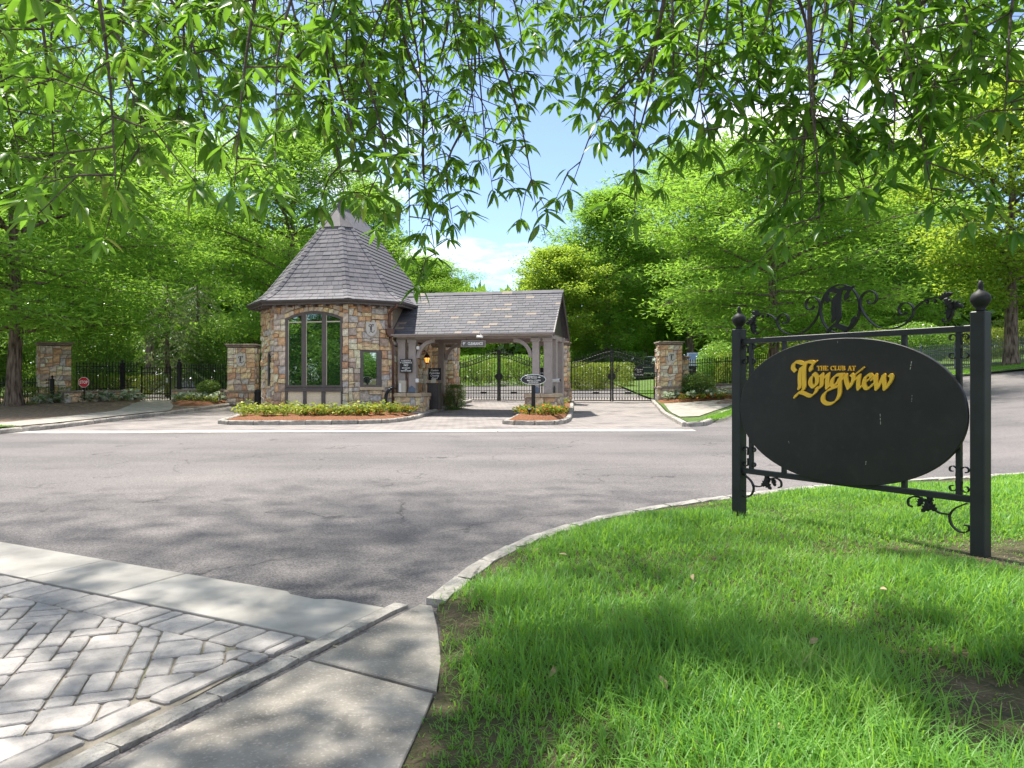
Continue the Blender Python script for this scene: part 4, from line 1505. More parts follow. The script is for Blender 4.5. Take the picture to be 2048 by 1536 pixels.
for z in (2.3, 1.2, 0.4):
    MB().lathe([(0.062, 0), (0.062, 0.05)], tuple(pp(L - 0.03, z, 0.13)), 10).build('pipe_clip', M['copper'], dp)
# ================================================================== DRIVE-THROUGH CANOPY
cn = thing('drive_through_canopy', 'timber drive-through canopy with slate gable roof beside the gatehouse', 'canopy', O, TH)
CX0, CX1, CYF, CYR, CYB, CZE, CZR = 1.40, 8.22, 1.13, 3.46, 5.79, 3.32, 5.24
def croof(x, t, side=-1):
    """t 0 eave .. 1 ridge; side -1 front, +1 rear"""
    y = CYF + (CYR - CYF) * t if side < 0 else CYB + (CYR - CYB) * t
    return Vector((x, y, CZE + (CZR - CZE) * t))
m = MB()
m.add([croof(CX0 - .1, 0), croof(CX1 - .04, 0), croof(CX1 - .04, 1), croof(CX0 - 1.2, 1), croof(CX0 - .1, 0, 1), croof(CX1 - .04, 0, 1)], [(0, 1, 2, 3), (3, 2, 5, 4)])
m.build('roof', M['slate2'], cn)
NR2 = 17
hid = MB()
cnt = 0
for k in range(NR2):
    t0, t1 = k / NR2, (k + 1) / NR2 + 0.012
    z = croof(0, t0).z
    xs = CX0 if z < 4.5 else CX0 + 0.55 - (z - 4.62) * 0.75
    xs = max(xs, 0.9)
    n = round((CX1 - xs) / 0.375)
    cuts = [xs] + [xs + (CX1 - xs) * (q - (0.5 if k % 2 else 0) + R.uniform(-.15, .15)) / n for q in range(1, n + 1)]
    cuts = [c for c in cuts if c < CX1 - 0.08] + [CX1]
    for u0, u1 in zip(cuts[:-1], cuts[1:]):
        A_, B_, C_, D_ = croof(u0 + .006, t0), croof(u1 - .006, t0), croof(u1 - .006, t1), croof(u0 + .006, t1)
        mid = (A_ + B_ + C_ + D_) / 4
        if cnt < 300:
            mb = MB()
            slate(A_ - mid, B_ - mid, C_ - mid, D_ - mid, 0.012 + R.uniform(-.004, .004), 0.003, 0.010, mb)
            mb.build('roof_slate', M['slate2'], cn, mid)
            cnt += 1
        else:
            slate(A_, B_, C_, D_, 0.022, 0.004, 0.016, hid)
        # rear slope
        A_, B_, C_, D_ = croof(u1, t0, 1), croof(u0, t0, 1), croof(u0, t1, 1), croof(u1, t1, 1)
        slate(A_, B_, C_, D_, 0.022, 0.004, 0.016, hid)
hid.build('rear_slates', M['slate2'], cn, kind='stuff')
for q in range(16):
    x0, x1 = CX0 - 0.2 + q * (CX1 - CX0 + .2) / 16, CX0 - 0.2 + (q + 1) * (CX1 - CX0 + .2) / 16 + 0.03
    mb = MB()
    lf = 0.05 + (q % 2) * 0.004
    mb.add([(x0, CYR - .17, CZR - .14 + lf), (x1, CYR - .17, CZR - .14 + lf - .008), (x1, CYR, CZR + lf), (x0, CYR, CZR + lf + .008), (x1, CYR + .17, CZR - .14 + lf - .008), (x0, CYR + .17, CZR - .14 + lf),
            (x0, CYR - .17, CZR - .16 + lf), (x1, CYR - .17, CZR - .16 + lf - .008), (x1, CYR, CZR - .02 + lf), (x1, CYR + .17, CZR - .16 + lf - .008)],
           [(0, 1, 2, 3), (3, 2, 4, 5), (6, 7, 1, 0), (1, 7, 8, 2), (2, 8, 9, 4)])
    mb.build('ridge_slate', M['slate2'], cn)
# ceiling, gable boards, beams
MB().add([(1.45, 1.45, 3.345), (8.0, 1.45, 3.345), (8.0, 5.5, 3.345), (1.45, 5.5, 3.345)], [(3, 2, 1, 0)]).build('ceiling', M['timber'], cn)
MB().box(((CX0 + CX1) / 2 - .02, CYF + 0.02, CZE - 0.045), (CX1 - CX0 - .04, 0.05, 0.13)).box(((CX0 + CX1) / 2 - .02, CYF - 0.06, CZE - 0.02), (CX1 - CX0 - .04, 0.10, 0.05)).build('eaves_board', M['timber'], cn)
MB().box(((CX0 + CX1) / 2 - .02, CYB - 0.02, CZE - 0.045), (CX1 - CX0 - .04, 0.05, 0.13)).build('eaves_board', M['timber'], cn)
for y in (1.66, 5.15):
    MB().box((4.75, y, 3.235), (6.6, 0.24, 0.20)).build('beam', M['timber'], cn)
for x in (1.66, 7.86):
    MB().box((x, 3.4, 3.24), (0.22, 3.22, 0.19)).build('beam', M['timber'], cn)
# gable end: dark recess with barge boards
MB().prism([(CYF + .15, CZE + .02), (CYB - .15, CZE + .02), (CYR, CZR - .1)], (CX1 - 0.30, 0, 0), YA, ZA, XA, 0, 0.03).build('gable_panel', M['bronze'], cn)
for sgn in (-1, 1):
    y0 = CYF - .03 if sgn < 0 else CYB + .03
    P = [(y0, CZE - .16), (y0, CZE + .01), (CYR, CZR + .005), (CYR, CZR - .19)]
    MB().prism(P, (CX1 - 0.06, 0, 0), YA, ZA, XA, 0, 0.045 + (0.002 if sgn > 0 else 0)).build('barge_board', M['frame'], cn)
# posts on the stone plinths, each with a house-shaped base plate
PL_TOP = 0.90
def post(x0, x1, y0, z0=PL_TOP, z1=3.14):
    MB().bbox(((x0 + x1) / 2, y0 + 0.15, (z0 + z1) / 2), (x1 - x0, 0.30, z1 - z0), 0.02).build('post', M['timber'], cn)
for x0, x1 in ((1.50, 1.83), (1.98, 2.30), (7.23, 7.52), (7.70, 8.02)):
    post(x0, x1, 1.52)
    MB().prism([((x0 + x1) / 2 - .20, 2.99), ((x0 + x1) / 2 + .20, 2.99), ((x0 + x1) / 2 + .20, 3.135), ((x0 + x1) / 2 - .20, 3.135)], (0, 1.52, 0), XA, ZA, -YA, 0.003, 0.035, 0.01).build('post_cap', M['timber'], cn)
for x in (2.30, 7.86):
    post(x - .14, x + .14, 5.0, 0.1)
post(7.72, 8.0, 3.1, PL_TOP)
for x, mat in ((2.14, 'slateblue'), (7.375, 'slateblue'), (7.86, 'timber')):
    w = 0.15
    MB().prism([(x - w, PL_TOP + .01), (x + w, PL_TOP + .01), (x + w, PL_TOP + .20), (x, PL_TOP + .31), (x - w, PL_TOP + .20)], (0, 1.52, 0), XA, ZA, -YA, 0.002, 0.045, 0.012).build('base_plate', M[mat], cn)
MB().prism([(-.13, PL_TOP + .01), (.13, PL_TOP + .01), (.13, PL_TOP + .20), (0, PL_TOP + .31), (-.13, PL_TOP + .20)], (8.02, 2.15, 0), YA, ZA, XA, 0.002, 0.05, 0.012).build('base_plate', M['iron_blue'], cn)
# curved knee braces
def brace(x, y, sgn, zt=3.14, w=0.16, mat='timber'):
    Rr = 0.78
    P = []
    for k in range(9):
        t = k / 8 * math.pi / 2
        P.append((x + sgn * (Rr - Rr * math.cos(t)), zt - Rr + Rr * math.sin(t)))
    for k in range(8, -1, -1):
        t = k / 8 * math.pi / 2
        P.append((x + sgn * (Rr - (Rr - 0.15) * math.cos(t)) , zt - Rr + (Rr - .15) * math.sin(t)))
    mm = MB()
    for k in range(8):
        mm.prism([P[k], P[k + 1], P[16 - k], P[17 - k]], (0, y, 0), XA, ZA, -YA, -w / 2, w / 2)
    mm.build('knee_brace', M[mat], cn)
brace(2.30, 1.67, 1)
brace(7.23, 1.67, -1)
brace(2.44, 5.15, 1)
brace(7.72, 5.15, -1)
# camera-like fittings belong to the post tops
MB().box((2.42, 1.50, 2.78), (0.10, 0.12, 0.14)).build('flood_lamp', M['white'], cn)

def stone_plinth(name, label, x0, x1, y0, y1, top, sides=(0, 1)):
    """low stone plinth in the gatehouse frame; sides: 0 front, 1 right, 2 left"""
    t = thing(name, label, 'plinth', loc2w((x0 + x1) / 2, y0, 0), TH, 'stone plinths under the canopy posts')
    w, d = x1 - x0, y1 - y0
    MB().box((0, d / 2, top / 2 - .1), (w, d, top - .12)).build('core', M['mortar'], t)
    ft = top - 0.16
    z0 = -0.02
    if 0 in sides:
        lay(voronoi(rect(-w / 2, z0, w / 2, ft), 0.36, 0.26), t, (0, 0, 0), XA, ZA, -YA, 0.045)
    if 1 in sides:
        lay(voronoi(rect(0, z0, d, ft), 0.34, 0.26), t, (w / 2, 0, 0), YA, ZA, XA, 0.045)
    if 2 in sides:
        lay(voronoi(rect(0, z0, d, ft), 0.34, 0.26), t, (-w / 2, d, 0), -YA, ZA, -XA, 0.045)
    n = max(1, round(w / 0.7))
    for i in range(n):
        xa, xb = -w / 2 - .08 + (w + .16) * i / n, -w / 2 - .08 + (w + .16) * (i + 1) / n
        MB().bbox(((xa + xb) / 2, d / 2, top - 0.075), (xb - xa - .012, d + .2, 0.145), 0.035).build('coping', M['coping'], t)
    return t
stone_plinth('stone_plinth', 'low stone plinth under the two posts nearest the gatehouse', 1.40, 2.58, 1.30, 2.45, PL_TOP)
stone_plinth('stone_plinth', 'low stone plinth behind the centre flower bed under the far pair of posts', 7.05, 8.20, 1.28, 2.90, PL_TOP, (0, 1, 2))
stone_plinth('stone_plinth', 'narrow stone plinth behind the black kiosk', 2.55, 2.95, 4.9, 5.4, 0.85, (0, 1))

# ================================================================== PILLARS AND WALLS
def pillar(label, x, y, w, d, h, rz, plinth=0.75, cap=0.12, shield_at=None, cw=0.30, ch=0.26, sides=(0, 1), name='stone_pillar', stepped=False):
    z = g(x, y)
    t = thing(name, label, 'pillar', (x, y, z), rz, 'stone gate pillars')
    MB().box((0, 0, h / 2 - 0.1), (w, d, h + 0.0)).build('core', M['mortar'], t)
    fr = {0: ((-w / 2, -d / 2, 0), XA, -YA, w), 1: ((w / 2, -d / 2, 0), YA, XA, d), 2: ((-w / 2, d / 2, 0), -YA, -XA, d)}
    for s in sides:
        o_, ex_, en_, L_ = fr[s]
        lay(voronoi(rect(0.0, 0.0, L_, plinth - 0.1), cw * 1.2, ch), t, o_, ex_, ZA, en_, 0.11, cham=0.016)
        lay(voronoi(rect(0.0, plinth, L_, h - 0.1), cw, ch), t, o_, ex_, ZA, en_, 0.045, cham=0.016)
    MB().bbox((0, 0, plinth - 0.045), (w + .30, d + .30, 0.11), 0.04).build('plinth_course', M['cap_stone'], t)
    # cap of two courses of thick flags
    for k, (e, zz, th_) in enumerate(((0.10, h - 0.03, 0.08), (0.22, h + 0.05, 0.075))):
        n = 2
        for i in range(n):
            xa, xb = -(w + e) / 2 + (w + e) * i / n, -(w + e) / 2 + (w + e) * (i + 1) / n
            MB().bbox(((xa + xb) / 2, 0, zz), (xb - xa - .01, d + e, th_ - .004), 0.018).build('cap_stone', M['cap_stone'], t, (R.uniform(-.01, .01), 0, 0))
    for s, zc, sw, sh_ in (shield_at or []):
        o_, ex_, en_, L_ = fr[s]
        shield(t, Vector(o_) + ex_ * L_ / 2 + ZA * zc + en_ * 0.05, ex_, ZA, en_, sw, sh_, 0.04)
    return t

pillar('broad stone pillar with two shields beside the big oak trunk', -22.35, 35.4, 1.28, 1.28, 3.0, rad(38), 0.62, shield_at=[(2, 2.15, 0.42, 0.62)], sides=(0, 2))
pillar('stone pillar with a shield to the left of the gatehouse', -13.30, 35.9, 1.30, 0.95, 2.92, rad(8), 0.72, shield_at=[(0, 2.2, 0.44, 0.60)], sides=(0, 1))
pillar('stone pillar seen through the canopy behind the clipped hedge', -3.42, 36.6, 1.25, 0.95, 2.95, TH, 0.72, sides=(0, 1))
pillar('slim stone pillar between the two double gates', 2.56, 37.0, 0.62, 0.85, 3.05, TH, 0.75, sides=(0, 1))
pillar('stone pillar with a shield at the right end of the right gate', 8.10, 37.4, 1.12, 0.95, 3.02, rad(2), 0.80, shield_at=[(0, 2.25, 0.40, 0.56)], sides=(0, 2))
pillar('short stone buttress tucked behind the shield pillar of the right gate', 8.85, 37.9, 0.55, 0.7, 2.25, rad(2), 0.80, sides=(0, 1))

def low_wall(label, pts, h, cw=0.34, ch=0.24, name='low_stone_wall'):
    P = resample(smooth_path(pts, 5), 1.3)
    c = P[len(P) // 2]
    z0 = g(*c)
    t = thing(name, label, 'wall', (c[0], c[1], z0), 0, 'low stone walls under the fences')
    for a, b in zip(P[:-1], P[1:]):
        a3 = Vector((a[0] - c[0], a[1] - c[1], 0))
        b3 = Vector((b[0] - c[0], b[1] - c[1], 0))
        ex = (b3 - a3).normalized()
        en = Vector((ex.y, -ex.x, 0))
        L = (b3 - a3).length
        MB().prism(rect(0, -0.4, L, h - .08), a3, ex, ZA, en, -0.34, 0.0).build('core', M['mortar'], t)
        lay(voronoi(rect(0, -0.15, L, h - 0.1), cw, ch), t, a3, ex, ZA, en, 0.05)
        MB().prism(rect(0.006, h - 0.09, L - .006, h), a3, ex, ZA, en, -0.42, 0.10, 0.02).build('coping', M['cap_stone'], t)
    return t
low_wall('curved low stone wall behind the white caladium bed', [(-21.0, 34.0), (-20.2, 35.2), (-19.4, 36.4), (-19.15, 37.3)], 0.72)
low_wall('low stone wall between the footpath gate and the gatehouse pillar', [(-17.35, 37.0), (-16.2, 36.7), (-14.0, 36.3)], 0.75)
low_wall('low stone wall right of the right gate behind the round shrub', [(9.3, 37.9), (10.6, 37.9), (12.2, 38.2), (14.5, 38.8)], 0.72)

# ================================================================== IRON GATES AND FENCES
PK = {}
def picket_mesh(h, w=0.024, spear=True):
    key = (round(h, 2), w, spear)
    if key not in PK:
        m = MB().box((0, 0, h / 2), (w, w, h))
        if spear:
            m.lathe([(0.012, h), (0.034, h + 0.045), (0.0, h + 0.15)], (0, 0, 0), 4)
            m.lathe([(0.022, h - 0.03), (0.022, h)], (0, 0, 0), 6)
        PK[key] = m.mesh('picket')
        PK[key].materials.append(M['iron'])
    return PK[key]

def gate_leaf(label, x, y, z, rz, w, hh, hc, mirror, ornaments=False):
    """leaf with origin at its hinge, running along +x (mirror: along -x)"""
    t = thing('gate_leaf', label, 'gate', (x, y, z), rz, 'leaves of the two double gates')
    s = -1 if mirror else 1
    def top(u):
        q = u / w
        return hh + (hc - hh) * (q * q * (3 - 2 * q) * 0.62 + q * 0.38)
    # stiles
    MB().box((s * 0.03, 0, hh / 2 + .05), (0.06, 0.06, hh + .1)).build('hinge_stile', M['iron'], t)
    MB().box((s * (w - 0.045), 0, hc / 2 + .06), (0.085, 0.08, hc + .12)).build('meeting_stile', M['iron'], t)
    for zz, hgt in ((0.05, 0.05), (0.42, 0.045), (0.56, 0.03)):
        MB().box((s * w / 2, 0, zz), (w - .1, 0.045, hgt)).build('rail', M['iron'], t)
    for off in (0.0, -0.24):
        MB().tube([(s * u, 0, top(u) + off) for u in np.linspace(0.03, w - .06, 14)], 0.021, 6).build('arched_rail', M['iron'], t)
    n = 13
    for i in range(n):
        u = 0.06 + (w - .15) * (i + 1) / (n + 1)
        hp = round((top(u) + 0.10) * 20) / 20
        link('picket', picket_mesh(hp - .05), None, t, (s * u, 0, 0.05))
    # rings between the two arched rails and chevrons at the foot
    rg, ch = MB(), MB()
    for i in range(n + 1):
        u = 0.06 + (w - .15) * (i + 0.5) / (n + 1)
        zc = top(u) - 0.12
        ring = [(s * u + 0.052 * math.cos(k * math.pi / 4), 0, zc + 0.085 * math.sin(k * math.pi / 4)) for k in range(9)]
        rg.tube(ring, 0.009, 4, False)
        ch.tube([(s * (u - .07), 0, 0.10), (s * u, 0, 0.34), (s * (u + .07), 0, 0.10)], 0.009, 4)
    rg.build('ring_band', M['iron'], t, kind='stuff')
    ch.build('chevron_band', M['iron'], t, kind='stuff')
    # half lock plate on the meeting stile
    P = [(s * (w - .002), 1.28)] + [(s * (w - .002 - 0.21 * math.cos(a_)), 1.28 + 0.02 + 0.19 * math.sin(a_)) for a_ in np.linspace(-math.pi / 2, math.pi / 2, 9)]
    MB().prism(P, (0, -0.045, 0), XA, ZA, -YA, 0, 0.012).build('lock_plate', M['iron'], t)
    MB().box((s * w * 0.62, -0.05, 0.44), (0.34, 0.08, 0.11)).build('latch_box', M['iron'], t)
    if ornaments:
        for u, k in ((0.30, .7), (0.60, .7), (0.90, .7), (1.62, 1.2)):
            zc = 1.15 * (1 if k < 1 else 1.02)
            oo = MB()
            for sg in (-1, 1):
                oo.tube([(s * u, 0, zc - .22 * k), (s * u + sg * .10 * k, 0, zc - .05 * k), (s * u + sg * .11 * k, 0, zc + .06 * k), (s * u, 0, zc + .22 * k)], 0.012, 5)
                oo.tube([(s * u, 0, zc), (s * u + sg * .05 * k, 0, zc + .08 * k), (s * u + sg * .03 * k, 0, zc + .12 * k)], 0.011, 5)
            oo.build('scroll', M['iron'], t)
    return t

GA = rad(-8)
def gate_pos(px):
    # gate line through (5.215, 38) running along GA
    r = (px - CX) / F
    x0, y0 = 5.215, 38.0
    dx, dy = math.cos(GA), math.sin(GA)
    k = (r * y0 - x0) / (dx - r * dy)
    return x0 + dx * k, y0 + dy * k
def gate_pair(pxl, pxc, pxr, labs, orn):
    xl, yl = gate_pos(pxl)
    xc, yc = gate_pos(pxc)
    xr, yr = gate_pos(pxr)
    zb = 0.33
    wl = math.hypot(xc - xl, yc - yl) - 0.006
    wr = math.hypot(xr - xc, yr - yc) - 0.006
    a_ = gate_leaf(labs[0], xl, yl, zb, GA, wl, 2.02, 2.62, False, orn)
    b_ = gate_leaf(labs[1], xr, yr, zb, GA, wr, 2.02, 2.62, True, orn)
    MB().tube([(wl + .003, 0, 2.7), (wl + .003, 0, 2.86)], [0.022, 0.012], 6).lathe([(0.012, 2.86), (0.04, 2.89), (0.04, 2.93), (0.0, 2.97)], (wl + .003, 0, 0), 8).build('finial', M['iron'], a_)
gate_pair(919, 998, 1077, ('left leaf of the scrolled iron gate behind the canopy', 'right leaf of the scrolled iron gate behind the canopy'), True)
gate_pair(1141.5, 1223.6, 1309.5, ('left leaf of the plain iron gate right of the canopy', 'right leaf of the plain iron gate beside the shield pillar'), False)
for px, lab in ((912, 'square iron gate post at the clipped hedge'), (1137, 'square iron gate post beside the slim stone pillar'), (1314, 'square iron gate post against the shield pillar')):
    x, y = gate_pos(px)
    t = thing('gate_post', lab, 'gate post', (x, y, g(x, y)), GA, 'iron gate posts')
    MB().bbox((0, 0, 1.08), (0.10, 0.10, 2.2), 0.012).build('shaft', M['iron_blue'], t)
    MB().box((0, 0, 2.2), (0.14, 0.14, 0.03)).build('cap', M['iron_blue'], t)
    MB().box((0.0, -0.08, 0.42), (0.13, 0.10, 0.14)).build('hinge_box', M['iron'], t)

def fence(label, pts, h, spacing=0.13, base=0.05, mat='iron', rails=(0.10, -0.12), lattice=False, posts=(), postw=0.09, posth=None, zoff=0.0, name='iron_fence', group='iron fences', spear=True, pw=0.024):
    P = resample(pts, 2.2)
    c = P[0]
    z0 = g(*c) + zoff
    t = thing(name, label, 'fence', (c[0], c[1], z0), 0, group)
    for a, b in zip(P[:-1], P[1:]):
        za, zb = g(*a) + zoff - z0, g(*b) + zoff - z0
        for r_ in rails:
            zz = r_ if r_ > 0 else h + r_
            d = b - a
            m_ = MB()
            ln = math.hypot(*d)
            nx, ny = -d[1] / ln * 0.02, d[0] / ln * 0.02
            A0, B0 = a - c, b - c
            v = []
            for (q, zq) in ((A0, za), (B0, zb)):
                for sy, sz in ((-1, -.02), (1, -.02), (1, .02), (-1, .02)):
                    v.append((q[0] + nx * sy, q[1] + ny * sy, zq + zz + sz))
            m_.add(v, [(0, 1, 5, 4), (1, 2, 6, 5), (2, 3, 7, 6), (3, 0, 4, 7), (3, 2, 1, 0), (4, 5, 6, 7)])
            m_.build('rail', M[mat], t)
    Q = resample(pts, spacing)
    pm = picket_mesh(h - base, pw, spear)
    if mat != 'iron':
        pm = pm.copy()
        pm.materials.clear()
        pm.materials.append(M[mat])
    for q in Q:
        link('picket', pm, None, t, (q[0] - c[0], q[1] - c[1], g(*q) + zoff - z0 + base))
    if lattice:
        lm = MB()
        for a, b in zip(Q[:-1], Q[1:]):
            za, zb = g(*a) + zoff - z0, g(*b) + zoff - z0
            for zl, zh in ((h - 0.36, h - 0.12),):
                lm.tube([(a[0] - c[0], a[1] - c[1], za + zl), (b[0] - c[0], b[1] - c[1], zb + zh)], 0.009, 4)
                lm.tube([(a[0] - c[0], a[1] - c[1], za + zh), (b[0] - c[0], b[1] - c[1], zb + zl)], 0.009, 4)
        lm.build('lattice_band', M[mat], t, kind='stuff')
    for q in posts:
        q = np.array(q)
        zz = g(*q) + zoff - z0
        hh = posth or h + .12
        MB().bbox((q[0] - c[0], q[1] - c[1], zz + hh / 2), (postw, postw, hh), 0.008).lathe([(postw * .45, 0), (postw * .75, .015), (postw * .75, .035), (postw * .3, .06), (postw * .2, .10), (postw * .5, .15), (0, .23)], (q[0] - c[0], q[1] - c[1], zz + hh), 8).build('fence_post', M[mat], t)
    return t
fence('plain iron fence behind the big oak trunk', [(-27.5, 35.0), (-25.2, 34.9), (-22.1, 34.6)], 1.25, 0.14, posts=[(-21.75, 34.3)], postw=0.14, rails=(0.12, -0.10, -0.30), posth=1.3)
fence('iron fence with a lattice band on the curved low wall', [(-21.0, 34.95), (-20.2, 35.9), (-19.25, 37.2)], 1.30, 0.15, posts=[(-19.75, 36.75)], lattice=True, zoff=0.72, rails=(0.10, -0.10, -0.38), postw=0.17, posth=1.32)
fence('iron fence over the low wall right of the footpath gate', [(-17.3, 37.2), (-16.0, 36.95), (-14.1, 36.6)], 1.18, 0.135, posts=[(-17.05, 37.15)], zoff=0.72, rails=(0.10, -0.10), postw=0.16, posth=1.36)
fence('iron fence on the low wall behind the round shrub', [(9.25, 38.1), (10.6, 38.1), (12.2, 38.4), (15.0, 39.2)], 1.32, 0.125, zoff=0.72, rails=(0.10, -0.12))
fence('grey steel fence along the road behind the club sign', [(15.2, 39.4), (19, 40.6), (24, 42.6), (29, 44.0), (36, 45.5), (44, 47)], 1.55, 0.15, mat='fence_grey', rails=(0.16, -0.22, -0.45), posts=[(19, 40.6), (21.5, 41.6), (24, 42.6), (26.5, 43.3), (29, 44.0), (32.5, 44.8), (36, 45.5)], postw=0.09, posth=1.62, pw=0.03)
fence('short iron fence left of the gatehouse', [(-12.6, 36.2), (-12.0, 36.1), (-11.2, 36.0)], 2.1, 0.16, rails=(0.12, -0.12, -0.3))

# footpath gate on the left
gx0, gy0 = -19.05, 37.25
gx1, gy1 = -17.5, 37.2
t = thing('footpath_gate', 'single iron gate closing the footpath between two low walls', 'gate', (gx0, gy0, g(gx0, gy0)), math.atan2(gy1 - gy0, gx1 - gx0))
wg = math.hypot(gx1 - gx0, gy1 - gy0)
for x in (0.03, wg - .03):
    MB().box((x, 0, 0.98), (0.06, 0.06, 1.86)).build('stile', M['iron'], t)
for zz in (0.10, 0.5, 1.58, 1.82):
    MB().box((wg / 2, 0, zz), (wg - .12, 0.04, 0.035)).build('rail', M['iron'], t)
for i in range(10):
    link('picket', picket_mesh(1.75, spear=False), None, t, (0.06 + (wg - .12) * (i + 1) / 11, 0, 0.09))
MB().box((wg - .16, -0.05, 1.18), (0.10, 0.09, 0.26)).build('lock_box', M['chrome'], t)

# ================================================================== SIGNS
def words(txt, size, mat, parent, loc, rot=(rad(90), 0, 0), ext=0.002, xs=1.0, shear=0.0, name='lettering', align='CENTER', bold=0.0):
    cu = bpy.data.curves.new('lettering', 'FONT')
    cu.body = txt
    cu.size = size
    cu.extrude = ext
    cu.shear = shear
    cu.offset = bold
    cu.resolution_u = 2
    cu.align_x = align
    cu.align_y = 'CENTER'
    o = bpy.data.objects.new('lettering_tmp', cu)
    COL.objects.link(o)
    dg = bpy.context.evaluated_depsgraph_get()
    me = bpy.data.meshes.new_from_object(o.evaluated_get(dg))
    bpy.data.objects.remove(o)
    me.name = 'lettering'
    me.materials.clear()
    r = link(name, me, mat, parent, loc, rot)
    r.scale = (xs, 1, 1)
    return r

# clearance sign hung from the canopy
def csign(name, label, px, py, Y, w, h, depth=0.03, rz=TH, cat='sign', mat='iron_blue'):
    p = at(px, py, Y)
    t = thing(name, label, cat, p, rz)
    MB().prism(rect(-w / 2, -h / 2, w / 2, h / 2), (0, 0, 0), XA, ZA, -YA, -depth, 0, 0.006).build('board', M[mat], t)
    return t
t = csign('clearance_sign', 'grey sign reading 9 foot clearance hung from the canopy beam', 946.5, 687.5, 29.15, 1.00, 0.26, mat='timber')
MB().prism(rect(-.48, -.11, .48, .11), (0, 0, 0), XA, ZA, -YA, 0.0, 0.004).build('face', M['sign_grey'], t)
for lt, x, sz in (("9'", -0.385, 0.16), ('CLEARANCE', 0.085, 0.16)):
    words(lt, sz, M['white'], t, (x, -0.006, 0), xs=0.70 if len(lt) > 3 else 1.0, bold=0.004)
for x in (-.3, .3):
    MB().tube([(x, 0.01, 0.13), (x, 0.01, 0.25)], 0.008, 5).build('hanger', M['iron'], t)

t = csign('caution_sign', 'dark blue caution board fixed across the two posts nearest the gatehouse', 812, 731.5, 30.15, 0.54, 0.56)
for s_, z_, sz in (('!! CAUTION !!', 0.205, 0.085), ("9' CLEARANCE", 0.125, 0.085), ('NO', 0.02, 0.135), ('BOX TRUCKS', -0.095, 0.062), ('TALL', -0.155, 0.055), ('TRACTOR TRAILERS', -0.215, 0.062)):
    words(s_, sz, M['white'], t, (0, -0.004, z_), xs=0.80 if len(s_) > 12 else 0.92, bold=0.002)

def kiosk():
    Y = 31.6
    p = atg(868.5, Y, 0.11)
    t = thing('entry_kiosk', 'dark brown entry kiosk on the pavement under the canopy', 'kiosk', p, TH)
    MB().prism([(-.24, 0), (.27, 0), (.25, 1.12), (-.25, 1.12)], (0, -.22, 0), XA, ZA, -YA, -0.46, 0, 0.012).build('body', M['bronze'], t)
    for i in range(5):
        MB().box((-.205 + i * .103, -.223, 0.56), (0.006, 0.01, 1.04)).build('groove', M['iron'], t)
    MB().bbox((0, 0, 1.135), (0.60, 0.54, 0.03), 0.008).build('top', M['bronze'], t)
    MB().box((0.03, -0.15, 1.235), (0.20, 0.05, 0.17)).build('screen', M['beige'], t)
    MB().box((0.0, 0.12, 1.45), (0.08, 0.08, 0.62)).build('mast', M['iron'], t)
    p2 = p + Vector((0, -0.0, 1.53))
    s_ = thing('crossing_sign', 'black caution pedestrian crossing ahead board above the kiosk', 'sign', loc2w(0, 0) * 0 + p2, TH)
    MB().prism(rect(-.29, -.26, .29, .27), (0, 0.06, 0), XA, ZA, -YA, -0.015, 0.02, 0.005).build('board', M['iron'], s_)
    for tx, z_ in (('Caution', .17), ('Pedestrian', .05), ('Crossing', -.06), ('Ahead', -.17)):
        words(tx, 0.128, M['white'], s_, (0, 0.036, z_), shear=0.25, xs=0.85, bold=0.001)
kiosk()

# lantern on the flank wall
p = at(854, 718, 31.3)
t = thing('wall_lantern', 'lit black lantern with amber glass on the gatehouse flank', 'lantern', p, TH)
MB().lathe([(0.075, -.16), (0.125, 0.04), (0.125, 0.05), (0.075, -.16)], (0, 0, 0), 6).build('glass', M['amber'], t)
MB().lathe([(0.16, 0.05), (0.15, 0.07), (0.06, 0.20), (0.03, 0.23), (0.04, 0.26), (0.0, 0.30)], (0, 0, 0), 6).lathe([(0.05, -.20), (0.085, -.17), (0.085, -.155), (0.0, -.15)], (0, 0, 0), 6).build('hood', M['iron'], t)
for k in range(6):
    a_ = k * math.pi / 3
    MB().tube([(0.079 * math.cos(a_), 0.079 * math.sin(a_), -.16), (0.129 * math.cos(a_), 0.129 * math.sin(a_), 0.05)], 0.008, 4).build('glazing_bar', M['iron'], t)
MB().tube([(-.02, 0, 0.26), (-.12, 0.05, 0.36), (-.30, 0.10, 0.30), (-.42, 0.12, 0.15)], 0.014, 6).build('bracket', M['iron'], t)

# oval directory sign in the centre bed
t = thing('directory_sign', 'small oval black directory sign on a post in the centre flower bed', 'sign', (0.733, 24.9, 0.2), rad(-4))
MB().bbox((0, 0.03, 0.62), (0.135, 0.05, 1.4), 0.008).build('post', M['iron'], t)
oval = lambda a_, b_, n=36: [(a_ * math.cos(2 * math.pi * k / n), b_ * math.sin(2 * math.pi * k / n)) for k in range(n)]
MB().prism(oval(0.435, 0.185), (0, -0.005, 1.25), XA, ZA, -YA, -0.02, 0.0, 0.004).build('rim', M['chrome'], t)
MB().prism(oval(0.415, 0.165), (0, -0.005, 1.25), XA, ZA, -YA, 0.0, 0.004).build('board', M['iron_blue'], t)
for tx, z_, x_, sz in (('RESIDENTS &', 0.105, -.06, 0.062), ('LARGE TRUCKS', 0.05, -.08, 0.062), ('ALL OTHERS', -0.03, 0.07, 0.068), ('NO SOLICITING', -0.085, 0, 0.048), ('24 HOUR SECURITY', -0.125, 0, 0.042)):
    words(tx, sz, M['white'], t, (x_, -0.010, 1.25 + z_), xs=0.95, bold=0.001)
